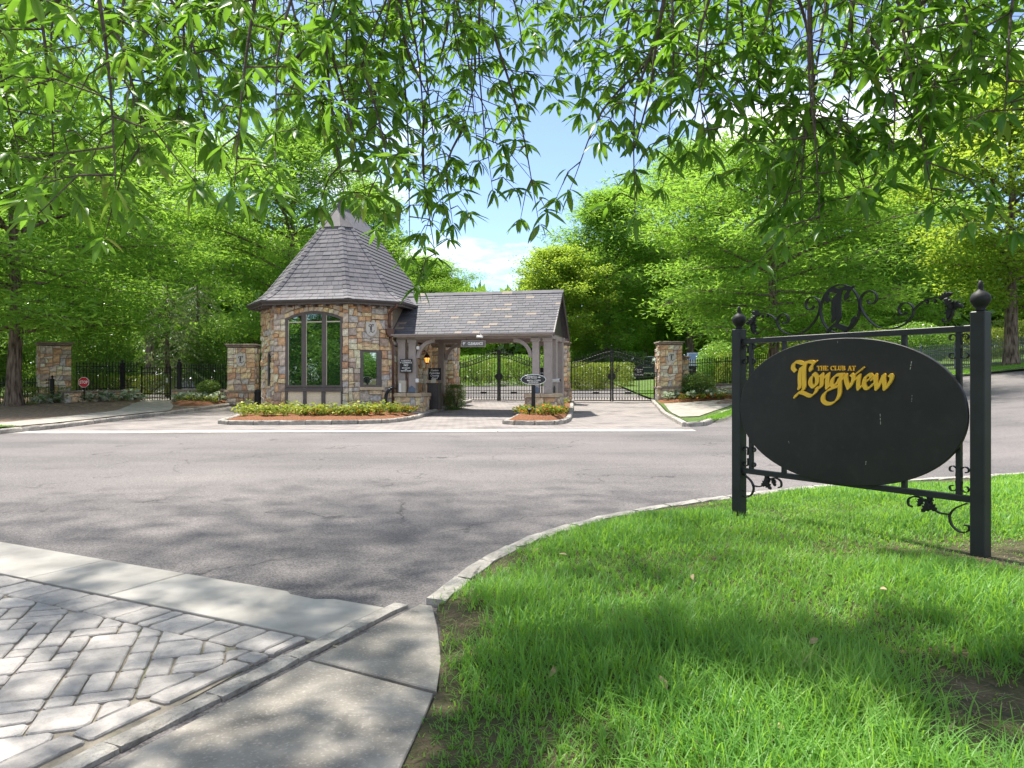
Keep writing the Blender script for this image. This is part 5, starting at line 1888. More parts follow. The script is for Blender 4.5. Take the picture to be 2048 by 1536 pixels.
for x_, z_, s_ in ((0.20, 0.08, 1), (-0.17, -0.03, -1)):
    MB().prism([(x_ - s_ * .05, z_ - .012), (x_ + s_ * .01, z_ - .012), (x_ + s_ * .01, z_ - .032), (x_ + s_ * .055, z_), (x_ + s_ * .01, z_ + .032), (x_ + s_ * .01, z_ + .012), (x_ - s_ * .05, z_ + .012)], (0, -0.009, 1.25), XA, ZA, -YA, 0, 0.003).build('arrow', M['white'], t)
# little garden spotlight in front of it
t = thing('spotlight', 'small black garden spotlight in the mulch before the directory sign', 'spotlight', (0.58, 24.1, 0.22), 0)
MB().tube([(0, 0, 0), (0, 0, 0.18)], 0.02, 6).build('stake', M['iron'], t)
MB().tube([(0, 0.02, 0.16), (0, -.04, 0.26)], [0.04, 0.055], 8).build('lamp_head', M['iron'], t)

# crossing sign on the right gate, notice boards on the rear canopy post
def notice(name, label, px, py, Y, w, h, lines, sz, peaked=False, post=None, sh=0.0):
    p = at(px, py, Y)
    t = thing(name, label, 'sign', p, TH)
    P = rect(-w / 2, -h / 2, w / 2, h / 2)
    if peaked:
        P = [(-w / 2, -h / 2), (w / 2, -h / 2), (w / 2, h * .28), (w * .28, h * .42), (0, h * .5), (-w * .28, h * .42), (-w / 2, h * .28)]
    MB().prism(P, (0, 0, 0), XA, ZA, -YA, -0.02, 0, 0.004).build('board', M['iron'], t)
    for tx, z_ in lines:
        words(tx, sz, M['white'], t, (0, -0.005, z_), xs=0.9, shear=sh, bold=0.001)
    if post:
        MB().box((0, 0.04, -h / 2 - post / 2 + .1), (0.05, 0.04, post)).build('post', M['iron'], t)
    return t
notice('crossing_sign', 'black caution cart crossing board beyond the right gate leaf', 1278, 742.5, 39.4, 0.52, 0.62, [('Caution', .10), ('Cart', -.03), ('Crossing', -.18)], 0.14, True, 1.25, 0.25)
notice('notice_board', 'small black lettered notice beside the slim pillar by the canopy', 1109.5, 752, 31.9, 0.24, 0.32, [('Caution', .10), ('Cart', 0.0), ('Crossing', -.10)], 0.075, False, 0.6, 0.2)
notice('notice_board', 'arched black notice between the two far canopy posts', 1083.5, 745, 30.2, 0.36, 0.42, [('Caution', -.02), ('Pedestrian', -.13)], 0.07, True, 0.9, 0.2)
# card reader, intercom and white box on the plinths
p = loc2w(1.78, 1.38, PL_TOP)
t = thing('card_reader', 'beige card reader box on the left stone plinth', 'card reader', p, TH)
MB().bbox((0, 0, 0.27), (0.30, 0.16, 0.50), 0.015).build('case', M['beige'], t)
MB().box((-0.08, -0.083, 0.22), (0.10, 0.01, 0.36)).build('panel', M['white'], t)
MB().box((0, 0, 0.01), (0.34, 0.2, 0.03)).build('foot', M['iron'], t)
p = loc2w(2.38, 1.5, 1.42)
t = thing('intercom', 'small white box on the side of the canopy post', 'intercom', p, TH)
MB().bbox((0, 0, 0), (0.13, 0.12, 0.16), 0.015).build('case', M['white'], t)
MB().box((0, 0.06, 0), (0.06, 0.06, 0.06)).build('bracket', M['iron'], t)
# surveillance cameras
def cctv(label, p, s=1.0, rz=0.5):
    t = thing('surveillance_camera', label, 'camera', p, rz, 'white surveillance cameras')
    MB().tube([(-.16 * s, 0, 0), (.14 * s, 0, .02 * s)], 0.05 * s, 10).build('housing', M['white'], t)
    MB().tube([(.14 * s, 0, .02 * s), (.16 * s, 0, .021 * s)], 0.036 * s, 10).build('lens', M['iron'], t)
    MB().tube([(-.08 * s, 0, .03 * s), (-.10 * s, .05, .12 * s)], 0.016 * s, 6).build('bracket', M['white'], t)
cctv('white surveillance camera under the canopy eaves above the clearance sign', at(959, 674, 29.0), 0.9, rad(150))
cctv('large white surveillance camera on the far stone plinth', at(1110, 762, 30.6), 1.5, rad(-20))
# bent black pipe by the left plinth
t = thing('guard_pipe', 'bent black guard pipe in front of the left stone plinth', 'pipe', loc2w(1.20, 1.0, 0.12), TH)
MB().tube(smooth_path([(0.02, 0, 0), (0.0, 0, 0.45), (0.02, 0, 0.72), (0.14, 0, 0.92), (0.32, 0.08, 1.06)], 5), 0.068, 10).build('pipe', M['iron_blue'], t, smooth=True)
MB().box((0.17, -0.06, 0.97), (0.05, 0.04, 0.03)).box((0.24, -0.04, 1.02), (0.05, 0.04, 0.03)).build('clip', M['white'], t)

# stop sign on the left fence
p = at(167.5, 764.5, 34.6)
t = thing('stop_sign', 'small red octagonal stop sign on the lattice fence', 'stop sign', p, rad(2))
octo = lambda r: [(r * math.cos(rad(22.5 + 45 * k)), r * math.sin(rad(22.5 + 45 * k))) for k in range(8)]
MB().prism(octo(0.265), (0, 0, 0), XA, ZA, -YA, -0.008, 0, 0.002).build('border', M['white'], t)
MB().prism(octo(0.245), (0, 0, 0), XA, ZA, -YA, 0, 0.003).build('face', M['signred'], t)
words('STOP', 0.20, M['white'], t, (0, -0.006, -0.003), xs=0.80, bold=0.004)
MB().box((0, 0.04, -0.32), (0.05, 0.04, 1.1)).build('post', M['iron'], t)
# loudspeaker-like black bin by the left lane gate
p = atg(516, 35.3)
t = thing('bollard_light', 'small black bollard by the fence left of the gatehouse', 'bollard', p, 0)
MB().lathe([(0.16, 0), (0.16, 0.62), (0.18, 0.64), (0.18, 0.70), (0.10, 0.80), (0.0, 0.82)], (0, 0, 0), 12).build('shaft', M['iron'], t)
MB().lathe([(0.20, 0), (0.20, 0.04), (0.0, 0.041)], (0, 0, 0), 12).build('base', M['iron'], t)
# ================================================================== CLUB SIGN
SGX, SGY = 2.13, 6.80
SU = Vector((0.548, -0.8365, 0))
SANG = math.atan2(SU.y, SU.x)
SW = 2.08
cs = thing('club_sign', 'large black oval club sign with gold lettering between two posts on the grass', 'sign', (SGX, SGY, 0.0), SANG)
PT = 1.885
for s in (0.0, SW):
    MB().bbox((s, 0, PT / 2), (0.098, 0.098, PT), 0.006).build('post', M['iron_blue'], cs)
    MB().lathe([(0.03, 0), (0.034, 0.012), (0.028, 0.02), (0.045, 0.04), (0.062, 0.07), (0.065, 0.09), (0.058, 0.115), (0.04, 0.135), (0.02, 0.148), (0.016, 0.16), (0.019, 0.172), (0.016, 0.20), (0.008, 0.215), (0, 0.218)], (s, 0, PT), 20).build('finial', M['iron'], cs, smooth=True)
for z in (1.77, 0.567):
    MB().bbox((SW / 2, 0, z), (SW - 0.098, 0.045, 0.046), 0.004).build('rail', M['iron_blue'], cs)
for s in (0.14, 0.49, 1.55, SW - 0.14):
    MB().box((s, 0, 1.1685), (0.034, 0.034, 1.155)).build('upright', M['iron_blue'], cs)
ov = [(SW / 2 - 0.005 + 0.985 * math.copysign(abs(math.cos(a_)) ** 0.95, math.cos(a_)), 1.155 + 0.595 * math.copysign(abs(math.sin(a_)) ** 0.95, math.sin(a_))) for a_ in np.linspace(0, 2 * math.pi, 97)[:-1]]
MB().prism(ov, (0, -0.052, 0), XA, ZA, -YA, -0.028, 0.0, 0.004).build('board', M['signface'], cs)
# lettering, traced as pen strokes on the board
FB = (SGX - 0.054 * 0.8365, SGY - 0.054 * 0.548)
def sp(px, py):
    r = (px - CX) / F
    s = (r * FB[1] - FB[0]) / (0.548 + 0.8365 * r)
    Y = FB[1] - 0.8365 * s
    return s, HC - (py - CY) / F * Y
zf_ = lambda x, y: sp(1580 + x * 0.10742, 715 + y * 0.10742)
pen(L_STROKES, 76, 20, rad(40), zf_, (0, -0.0525, 0), XA, ZA, -YA, 0, 0.012).build('capital_letter', M['gold'], cs)
pen(WORD_STROKES, 78, 21, rad(40), zf_, (0, -0.0525, 0), XA, ZA, -YA, 0, 0.012).build('script_lettering', M['gold'], cs)
# small roman capitals: thick uprights, thin bars, serifs
def roman(txt, x0, x1, y0, y1):
    G = {'T': (0.9, [(.45, 0, .45, 1, 1), (.02, .04, .88, .04, 0), (.05, 0, .05, .2, 0), (.85, 0, .85, .2, 0), (.28, .97, .62, .97, 0)]),
         'H': (1.0, [(.2, 0, .2, 1, 1), (.8, 0, .8, 1, 1), (.2, .5, .8, .5, 0), (.05, .03, .36, .03, 0), (.64, .03, .96, .03, 0), (.05, .97, .36, .97, 0), (.64, .97, .96, .97, 0)]),
         'E': (0.8, [(.2, 0, .2, 1, 1), (.05, .03, .72, .03, 0), (.2, .5, .6, .5, 0), (.05, .97, .76, .97, 0), (.7, .03, .7, .2, 0), (.75, .8, .75, .97, 0)]),
         'C': (0.95, [(.15, .3, .15, .7, 1), (.15, .3, .32, .06, .5), (.32, .06, .6, .03, 0), (.6, .03, .82, .14, 0), (.15, .7, .32, .93, .5), (.32, .93, .6, .97, 0), (.6, .97, .84, .84, 0), (.82, .03, .82, .28, 0)]),
         'L': (0.78, [(.2, 0, .2, 1, 1), (.05, .03, .4, .03, 0), (.05, .97, .72, .97, 0), (.71, .76, .71, .97, 0)]),
         'U': (1.0, [(.2, 0, .2, .72, 1), (.8, 0, .8, .72, .3), (.2, .7, .4, .95, .7), (.4, .95, .65, .95, 0), (.65, .95, .8, .7, 0), (.05, .03, .38, .03, 0), (.66, .03, .95, .03, 0)]),
         'B': (0.85, [(.2, 0, .2, 1, 1), (.05, .03, .55, .03, 0), (.55, .03, .66, .25, .8), (.66, .25, .5, .48, .5), (.2, .49, .55, .49, 0), (.55, .5, .74, .74, 1), (.74, .74, .55, .97, .6), (.05, .97, .58, .97, 0)]),
         'A': (1.0, [(.48, 0, .85, 1, 1), (.48, 0, .15, 1, 0), (.26, .64, .7, .64, 0), (.02, .97, .3, .97, 0), (.68, .97, .98, .97, 0)]),
         ' ': (0.5, [])}
    tot = sum(G[c][0] for c in txt) + 0.08 * len(txt)
    k = (x1 - x0) / tot
    mm = MB()
    x = x0
    hgt = y1 - y0
    i = 0
    for c in txt:
        w, st = G[c]
        dy = 0
        for ax, ay, bx, by, th_ in st:
            hw = 3.2 + 5.5 * th_
            p, q = (x + ax * k, y0 + ay * hgt), (x + bx * k, y0 + by * hgt)
            H = hull([(p[0] + u * hw, p[1] + v * 3.2) for u in (-1, 1) for v in (-1, 1)] + [(q[0] + u * hw, q[1] + v * 3.2) for u in (-1, 1) for v in (-1, 1)])
            mm.prism([zf_(*h) for h in H], (0, -0.0525, 0), XA, ZA, -YA, 0, 0.008 + (i % 30) * 0.0001)
            i += 1
        x += (w + 0.08) * k
    return mm
roman('THE CLUB AT', 508, 1232, 158, 240).build('small_lettering', M['gold'], cs)
# streaks of paint and droppings on the board
zq = lambda px, py: sp(px, py)
mm = MB()
for (x0, y0, x1, y1, w) in ((1823, 722, 1820, 740, 1.3), (1760, 826, 1761, 850, 1.0), (1824, 790, 1823, 806, 0.6), (1732, 922, 1731, 930, 1.4), (1577, 882, 1578, 887, .8), (1675, 682, 1675, 686, 1)):
    for k in range(3):
        f0, f1 = k / 3 + R.uniform(0, .08), k / 3 + R.uniform(.18, .30)
        pts = [(x0 + (x1 - x0) * f0 - w / 2, y0 + (y1 - y0) * f0), (x0 + (x1 - x0) * f0 + w / 2, y0 + (y1 - y0) * f0), (x0 + (x1 - x0) * f1 + w * .3, y0 + (y1 - y0) * f1), (x0 + (x1 - x0) * f1 - w * .4, y0 + (y1 - y0) * f1)]
        mm.prism([zq(*p) for p in pts], (0, -0.0525, 0), XA, ZA, -YA, 0, 0.0006)
mm.build('streaks', M['limestone'], cs)

# wrought ironwork of flat strip
def strap(path, w=0.03, th=0.007, mat='iron', parent=cs, name='scroll', n=5, y=0.0, taper=None):
    P = smooth_path(path, n)
    v, f = [], []
    k = len(P)
    for i, p in enumerate(P):
        a, b = P[max(i - 1, 0)], P[min(i + 1, k - 1)]
        d = np.array(b) - np.array(a)
        d = d / (np.linalg.norm(d) or 1)
        nx, nz = -d[1], d[0]
        ww = w if taper is None else w * (taper[0] + (taper[1] - taper[0]) * i / (k - 1))
        for sy, sn in ((-1, -1), (1, -1), (1, 1), (-1, 1)):
            v.append((p[0] + nx * sn * th / 2, y + sy * ww / 2, p[1] + nz * sn * th / 2))
    for i in range(k - 1):
        for q in range(4):
            r_ = (q + 1) % 4
            f.append((i * 4 + q, i * 4 + r_, (i + 1) * 4 + r_, (i + 1) * 4 + q))
    f += [(3, 2, 1, 0), tuple((k - 1) * 4 + q for q in range(4))]
    return MB().add(v, f).build(name, M[mat], parent, smooth=False)
CM = SW / 2 - 0.02
ring = [(CM + 0.172 * math.cos(a_), 1.99 + 0.198 * math.sin(a_)) for a_ in np.linspace(-math.pi / 2, 1.5 * math.pi, 33)]
strap(ring, 0.032, 0.009, name='monogram_ring', n=2)
fnL = lambda x, y: (CM + (x - 280) * 0.00054, 1.985 + (405 - y) * 0.00052)
pen(L_STROKES, 80, 22, rad(40), fnL, (0, -0.008, 0), XA, ZA, -YA, -0.008, 0.008).build('monogram_letter', M['iron'], cs)
def spiral(cx, cz, r0, r1, a0, a1, n=14):
    return [(cx + (r0 + (r1 - r0) * k / n) * math.cos(a0 + (a1 - a0) * k / n), cz + (r0 + (r1 - r0) * k / n) * math.sin(a0 + (a1 - a0) * k / n)) for k in range(n + 1)]
for m_ in (1, -1):
    X_ = lambda P: [(CM + m_ * p[0], p[1]) for p in P]
    # tall S from the curl beside the ring down to the rail and up into the second curl
    c1 = spiral(0.262, 2.045, 0.022, 0.082, rad(-170), rad(180), 14)
    strap(X_(c1 + [(0.185, 1.985), (0.235, 1.90), (0.32, 1.825), (0.42, 1.802), (0.52, 1.825), (0.585, 1.88), (0.598, 1.93)] + spiral(0.53, 1.935, 0.068, 0.022, rad(12), rad(320), 12)), 0.030, 0.008)
    # stem with the acanthus
    strap(X_([(0.598, 1.93), (0.66, 1.985), (0.74, 2.01), (0.82, 1.995), (0.87, 1.95), (0.88, 1.89), (0.85, 1.835), (0.815, 1.83), (0.81, 1.855)]), 0.026, 0.009, name='stem')
    def leaf_blob(cx, cz, s_, rot, y=-0.004, name='acanthus_leaf'):
        P = []
        n = 5
        outl = [(-.2, 0), (-.1, .25), (.08, .18), (.18, .42), (.34, .26), (.5, .46), (.6, .22), (.85, .22), (1.05, 0.0), (.82, -.16), (.62, -.12), (.5, -.36), (.36, -.18), (.2, -.34), (.1, -.12), (-.1, -.2)]
        ca, sa = math.cos(rot), math.sin(rot)
        P = [(CM + m_ * (cx + (px * ca - pz * sa) * s_), cz + (px * sa + pz * ca) * s_) for px, pz in outl]
        MB().prism(P, (0, y, 0), XA, ZA, -YA, -0.012, 0.012, 0.006).build(name, M['iron'], cs)
    leaf_blob(0.80, 2.005, 0.08, rad(20))
    leaf_blob(0.835, 1.985, 0.08, rad(-60), -0.012)
    leaf_blob(0.86, 1.95, 0.085, rad(-15), 0.006)
    leaf_blob(0.855, 1.93, 0.085, rad(-100), 0.0)
    for bx, bz in ((0.70, 1.985), (0.755, 1.985)):
        MB().lathe([(0, -.016), (.012, -.010), (.015, 0), (.010, .012), (0, .016)], (CM + m_ * bx, 0, bz), 8).build('bud', M['iron'], cs)
    # C-scrolls on the end uprights, above and below
    for sx in (-1, 1):
        xu = 0.90 if m_ > 0 else 0.92
        for zz, up in ((1.71, 1), (1.585, -1), (0.765, 1), (0.635, -1)):
            cx_ = xu + sx * 0.045
            P = [(xu + sx * 0.019, zz - up * .05)] + [(cx_ + 0.029 * (1 - .06 * k) * math.cos(t_), zz + 0.029 * (1 - .06 * k) * math.sin(t_) * up) for k, t_ in enumerate(np.linspace(math.pi if sx > 0 else 0, (math.pi if sx > 0 else 0) - sx * 1.6 * math.pi, 10))]
            strap([(CM + 0.02 + m_ * p[0], p[1]) for p in P], 0.024, 0.006, n=3)
    # bracket scrolls under the bottom rail
    e0 = 0.95
    Z = 0.543
    strap(X_([(e0 + .02, Z - 0.01), (e0 - .06, Z - 0.06), (e0 - .095, Z - .12), (e0 - .075, Z - .185), (e0 - .02, Z - .22), (e0 + .03, Z - .205), (e0 + .035, Z - .17), (e0 + .005, Z - .165)]), 0.028, 0.008, name='bracket_scroll')
    strap(X_([(e0 - .09, Z - .105), (e0 - .16, Z - .105), (e0 - .22, Z - .075), (e0 - .27, Z - .03), (e0 - .33, Z - .008), (e0 - .385, Z - .03), (e0 - .39, Z - .075), (e0 - .36, Z - .09)]), 0.020, 0.011, name='bracket_stem')
    leaf_blob(e0 - .20, Z - .08, 0.085, rad(140), -0.004, 'bracket_leaf')
    leaf_blob(e0 - .25, Z - .045, 0.075, rad(60), 0.004, 'bracket_leaf')
    leaf_blob(e0 - .24, Z - .055, 0.075, rad(230), -0.010, 'bracket_leaf')
    leaf_blob(e0 - .30, Z - .02, 0.065, rad(250), 0.006, 'bracket_leaf')

# ================================================================== PARKED CARS BEYOND THE GATE
def car_mats(c):
    k = 'paint_' + '_'.join(f'{v:.2f}' for v in c)
    if k not in M:
        m, n, l, b = nodes_of(k)
        b.inputs['Base Color'].default_value = (*c, 1)
        b.inputs['Roughness'].default_value = 0.28
        b.inputs['Coat Weight'].default_value = 0.6
        b.inputs['Metallic'].default_value = 0.3
        M[k] = m
    return M[k]
def car(name, label, x, y, rz, col, kind='saloon', cat='car', L=4.7, W=1.82):
    t = thing(name, label, cat, (x, y, g(x, y)), rz, 'vehicles parked beyond the gates')
    pm = car_mats(col)
    if kind == 'pickup':
        low = [(-L / 2, .45), (-L / 2, 1.12), (-.25, 1.15), (1.35, 1.13), (L / 2 - .15, 1.08), (L / 2, .95), (L / 2, .45)]
        cab = [(-.35, 1.13), (-.20, 1.80), (.75, 1.84), (1.45, 1.12)]
    elif kind == 'suv':
        low = [(-L / 2, .40), (-L / 2 + .03, 1.05), (1.1, 1.05), (L / 2 - .25, .98), (L / 2, .80), (L / 2, .38)]
        cab = [(-L / 2 + .05, 1.04), (-L / 2 + .35, 1.66), (.35, 1.70), (1.15, 1.04)]
    else:
        low = [(-L / 2, .35), (-L / 2 + .05, .92), (-1.4, .98), (1.0, .95), (L / 2 - .3, .82), (L / 2, .62), (L / 2, .33)]
        cab = [(-1.75, .94), (-.95, 1.42), (.25, 1.44), (1.15, .93)]
    MB().prism(low, (0, W / 2, 0), XA, ZA, -YA, 0, W, 0.0).build('body', pm, t)
    cw = W * .40
    mb = MB().prism(cab, (0, cw, 0), XA, ZA, -YA, 0, 2 * cw, 0.0)
    mb.build('cabin', pm, t)
    cx = sum(p[0] for p in cab) / 4
    cz = sum(p[1] for p in cab) / 4
    win_ = [(cx + (p[0] - cx) * .86, cz + .02 + (p[1] - cz) * .72) for p in cab]
    for sgn in (-1, 1):
        for h0, h1 in ((0, .47), (.53, 1)):
            bl, br, tr, tl = win_[0], win_[3], win_[2], win_[1]
            lerp = lambda a_, b_, q: (a_[0] + (b_[0] - a_[0]) * q, a_[1] + (b_[1] - a_[1]) * q)
            P = [lerp(bl, br, h0), lerp(bl, br, h1), lerp(tl, tr, h1), lerp(tl, tr, h0)]
            MB().prism(P, (0, sgn * (cw + .004), 0), XA, ZA, YA, -.004, .004).build('window', M['glass'], t)
    for (p, q) in ((cab[0], cab[1]), (cab[3], cab[2])):
        a_ = Vector((p[0], -cw * .88, p[1])); b_ = Vector((p[0], cw * .88, p[1])); c_ = Vector((q[0], cw * .82, q[1])); d_ = Vector((q[0], -cw * .82, q[1]))
        n_ = (b_ - a_).cross(d_ - a_).normalized()
        if n_.x * (p[0] - cx) < 0:
            n_ = -n_
        up = (d_ - a_) * .1
        MB().add([v + n_ * .006 for v in (a_ + up, b_ + up, c_ - up, d_ - up)], [(0, 1, 2, 3)]).build('windscreen', M['glass'], t)
    for wx in (-L * .30, L * .31):
        for sgn in (-1, 1):
            w_ = MB().tube([(wx, sgn * (W / 2 - .20), .34), (wx, sgn * (W / 2 + .015), .34)], .34, 16).build('wheel', M['rubber'], t)
            MB().tube([(wx, sgn * (W / 2 - .1), .34), (wx, sgn * (W / 2 + .024), .34)], .20, 12).build('rim', M['chrome'], w_)
    for sgn in (-1, 1):
        MB().box((-L / 2 - .005, sgn * W * .41, .88), (.05, .17, .26)).build('tail_light', M['signred'], t)
        MB().box((L / 2 - .06, sgn * W * .38, .72), (.14, .28, .14)).build('headlight', M['white'], t)
    MB().box((-L / 2 - .02, 0, .50), (.14, W * .96, .18)).box((L / 2, 0, .46), (.14, W * .96, .2)).build('bumper', M['chrome'] if kind == 'pickup' else M['rubber'], t)
    if kind == 'pickup':
        for sgn in (-1, 1):
            MB().box((0, sgn * (W / 2 + .012), .52), (L * .9, .02, .07)).box((0.1, sgn * (W / 2 + .012), .98), (L * .9, .02, .035)).build('side_trim', M['chrome'], t)
    return t
car('parked_pickup', 'dark blue pickup with bright trim parked beyond the right gate', 10.9, 57.0, rad(8), (0.012, 0.025, 0.045), 'pickup', 'pickup', 5.5, 1.95)
car('parked_car', 'pale blue-grey car parked left of the dark pickup', 11.4, 66.0, rad(70), (0.38, 0.42, 0.47), 'saloon')
car('parked_car', 'silver car glimpsed through the fence right of the shield pillar', 15.4, 60.5, rad(75), (0.50, 0.52, 0.55), 'suv')
car('parked_car', 'white car parked behind the dark pickup', 14.4, 68.0, rad(10), (0.75, 0.76, 0.78), 'suv')

# ================================================================== VEGETATION
def crown_points(rng, n_limb, H, R_, z0, elev0, elev1, nsub, prof_, upb=0.0):
    """branch skeleton -> limbs (polylines with radii) and spray points with outward directions"""
    limbs, sprays = [], []
    for i in range(n_limb):
        q = (i + 0.5) / n_limb
        z = z0 + (H * 0.93 - z0) * q ** 0.9
        az = i * 2.399 + rng.uniform(-.35, .35)
        Lr = R_ * prof_(q) * rng.uniform(.68, 1.15)
        el = rad(elev0 + (elev1 - elev0) * q + rng.uniform(-16, 18))
        pts = []
        for k in range(6):
            t = k / 5
            rr = Lr * t
            pts.append((math.cos(az) * rr * math.cos(el * .6) + rng.uniform(-.12, .12) * (k > 0), math.sin(az) * rr * math.cos(el * .6) + rng.uniform(-.12, .12) * (k > 0),
                        z + Lr * math.sin(el) * (t - 0.42 * t * t) + upb * t))
        limbs.append((pts, 0.055 * (1 - q * .6) * Lr / 4 + .02))
        for s in range(nsub):
            t = 0.18 + 0.82 * (s + rng.random()) / nsub
            f = t * 5
            k = min(int(f), 4)
            b = np.array(pts[k]) + (np.array(pts[k + 1]) - np.array(pts[k])) * (f - k)
            sa = az + (1 if s % 2 else -1) * rng.uniform(.35, 1.15)
            Ls = Lr * 0.42 * (1.15 - t * .65) * rng.uniform(.7, 1.2)
            e = b + np.array([math.cos(sa) * Ls, math.sin(sa) * Ls, Ls * rng.uniform(-.35, .45)])
            limbs.append(([tuple(b), tuple((b + e) / 2 + np.array([0, 0, .06 * Ls])), tuple(e)], 0.016 + .006 * Ls))
            ns = max(2, int(Ls / .34))
            for w in range(ns):
                u = 0.25 + .75 * (w + rng.random()) / ns
                sprays.append((*(b + (e - b) * u), math.cos(sa), math.sin(sa)))
            sprays.append((*b, math.cos(az), math.sin(az)))
    return limbs, np.array(sprays)

def tree_mesh(name, seed, H, R_, z0, leaf, n_limb=30, elev=(4, 62), nsub=8, per=34, LW=(.17, .048), flat=.55, prof_=None, trunk_r=.26, mat_bark='bark', spread=.42, fork=False):
    rng = random.Random(seed)
    nr = np.random.default_rng(seed)
    prof_ = prof_ or (lambda q: (math.sin(math.pi * (0.18 + 0.80 * q)) ** .7))
    limbs, sp_ = crown_points(rng, n_limb, H, R_, z0, elev[0], elev[1], nsub, prof_)
    tr = MB()
    pts, rs = [], []
    for k in range(9):
        t = k / 8
        pts.append((rng.uniform(-.06, .06) * (k > 1) * H / 12, rng.uniform(-.06, .06) * (k > 1) * H / 12, -0.25 + (H * .93 + .25) * t))
        rs.append(trunk_r * ((1 - t) ** .85 * .95 + .05))
    pts.insert(1, (0, 0, 0.25)); rs.insert(1, trunk_r * 1.18)
    pts.insert(2, (0, 0, 0.7)); rs.insert(2, trunk_r * 1.0)
    rs[0] = trunk_r * 1.75
    tr.tube(pts, rs, 14)
    # root flare ridges
    for P, r0 in limbs:
        n = len(P)
        tr.tube(P, [max(.008, r0 * (1 - .8 * i / (n - 1))) for i in range(n)], 5 if r0 > .04 else 4, False)
    trm = tr.mesh('trunk', True)
    trm.materials.append(M[mat_bark])
    # leaves
    N = len(sp_)
    idx = np.repeat(np.arange(N), per)
    base = sp_[idx]
    off = nr.normal(0, 1, (len(idx), 3)) * np.array([spread, spread, spread * flat])
    c = base[:, :3] + off
    outd = np.stack([base[:, 3], base[:, 4], np.zeros(len(idx))], 1) * .55
    d = unit(nr.normal(0, 1, (len(idx), 3)) * np.array([1, 1, .55]) + outd + unit(off) * .5 + np.array([0, 0, -.12]))
    nm = unit(nr.normal(0, .55, (len(idx), 3)) + np.array([0, 0, 1.0]))
    L = LW[0] * nr.uniform(.7, 1.3, len(idx))
    v, f = leaf_quads(c, d, nm, L, LW[1] * nr.uniform(.8, 1.25, len(idx)), .25)
    cm = np_mesh('crown', v, f, M[leaf])
    return trm, cm

TM = {
    'oak_a': tree_mesh('oak_a', 11, 13, 6.2, 2.6, 'oak_leaf', 46, (-6, 66), 10, 25, (.26, .068), spread=.44),
    'oak_b': tree_mesh('oak_b', 23, 14, 5.2, 2.2, 'oak_leaf', 46, (4, 72), 10, 25, (.26, .068), spread=.44),
    'maple': tree_mesh('maple', 31, 15, 5.4, 2.6, 'maple_leaf', 46, (22, 74), 10, 22, (.21, .13), .6, spread=.40, trunk_r=.30),
    'slim': tree_mesh('slim', 47, 13, 3.6, 1.5, 'oak_leaf', 44, (18, 74), 9, 30, (.25, .068), .55),
}
def tree(kind, label, px, Y, H, Rs, rz, group='trees around the gates', dz=0.0, x=None):
    trm, cm = TM[kind]
    base = {'oak_a': (13, 6.2), 'oak_b': (14, 5.2), 'maple': (15, 5.4), 'slim': (13, 3.6)}[kind]
    X = (px - CX) / F * Y if x is None else x
    t = thing('maple_tree' if kind == 'maple' else 'oak_tree' if kind.startswith('oak') else 'slim_tree', label, 'tree', (X, Y, g(X, Y) + dz), rz, group)
    t.scale = (Rs / base[1], Rs / base[1], H / base[0])
    link('trunk', trm, None, t)
    link('crown', cm, None, t)
    return t
tree('oak_a', 'big spreading oak with a thick furrowed trunk at the left edge beside the footpath', 28, 33.8, 16.5, 8.0, 0.4).children[0].scale = (1.15, 1.15, 1)
tree('oak_b', 'tall oak right behind the pointed roof of the gatehouse', 585, 45.0, 17.0, 6.4, 1.1)
tree('oak_a', 'tall oak between the left pillar and the gatehouse, far behind the iron fence', 300, 60, 21.5, 8.8, 2.2)
tree('oak_b', 'pale oak far behind the big spreading oak at the left', 120, 66, 17, 8.0, 3.3)
tree('slim', 'slender tree whose top shows just right of the roof finials', 735, 56, 16.0, 4.2, 0.6)
tree('oak_b', 'low round tree showing over the left end of the canopy roof', 850, 64, 11.0, 5.2, 4.0)
tree('slim', 'low dark tree peeping over the canopy ridge left of the gap of sky', 915, 74, 9.0, 4.0, 1.0)
tree('maple', 'rounded bright tree just right of the gap of sky above the canopy', 1110, 62, 11.5, 5.0, 2.0)
tree('slim', 'airy tree with open top behind the slim stone pillar', 1215, 66, 17.5, 6.0, 2.6)
tree('oak_b', 'tall oak above the right gate', 1380, 72, 23.0, 9.0, 0.2)
tree('oak_a', 'broad bright oak directly behind the club sign', 1545, 36.5, 13.0, 7.4, 5.2)
tree('maple', 'tall maple with yellow new leaves and forked trunk at the right edge', 2022, 42.5, 17.5, 7.0, 0.9)
tree('slim', 'slender tree between the broad oak and the maple', 1790, 58, 17.5, 5.2, 3.9)
tree('oak_b', 'tall dark oak rising behind the broad bright oak', 1660, 64, 20.0, 7.4, 4.4)
tree('oak_a', 'oak beyond the parked cars', 1290, 76, 13, 7, 4.9)
HEDGE_SPOTS = []
# the trees across the road behind the photographer, mirrored in the gatehouse glass
for i, (x, y, H, r_, k, lab) in enumerate([(-33, 1, 15, 8, 'oak_a', 'oak across the road mirrored in the left light of the arched window'), (-41, -9, 19, 8, 'oak_b', 'oak across the road mirrored in the middle light of the arched window'),
                             (-34, -12, 17, 7, 'oak_a', 'oak across the road mirrored in the right light of the arched window'), (34, -2, 12, 8, 'maple', 'maple across the road mirrored in the small side window'), (-40, 12, 16, 8, 'oak_b', 'oak across the road mirrored in the slit window'), (46, 8, 14, 7, 'oak_a', 'oak down the road reflected in the side glass')]):
    tree(k, lab, 0, y, H, r_, i * 1.3, 'trees across the road mirrored in the glass', x=x)

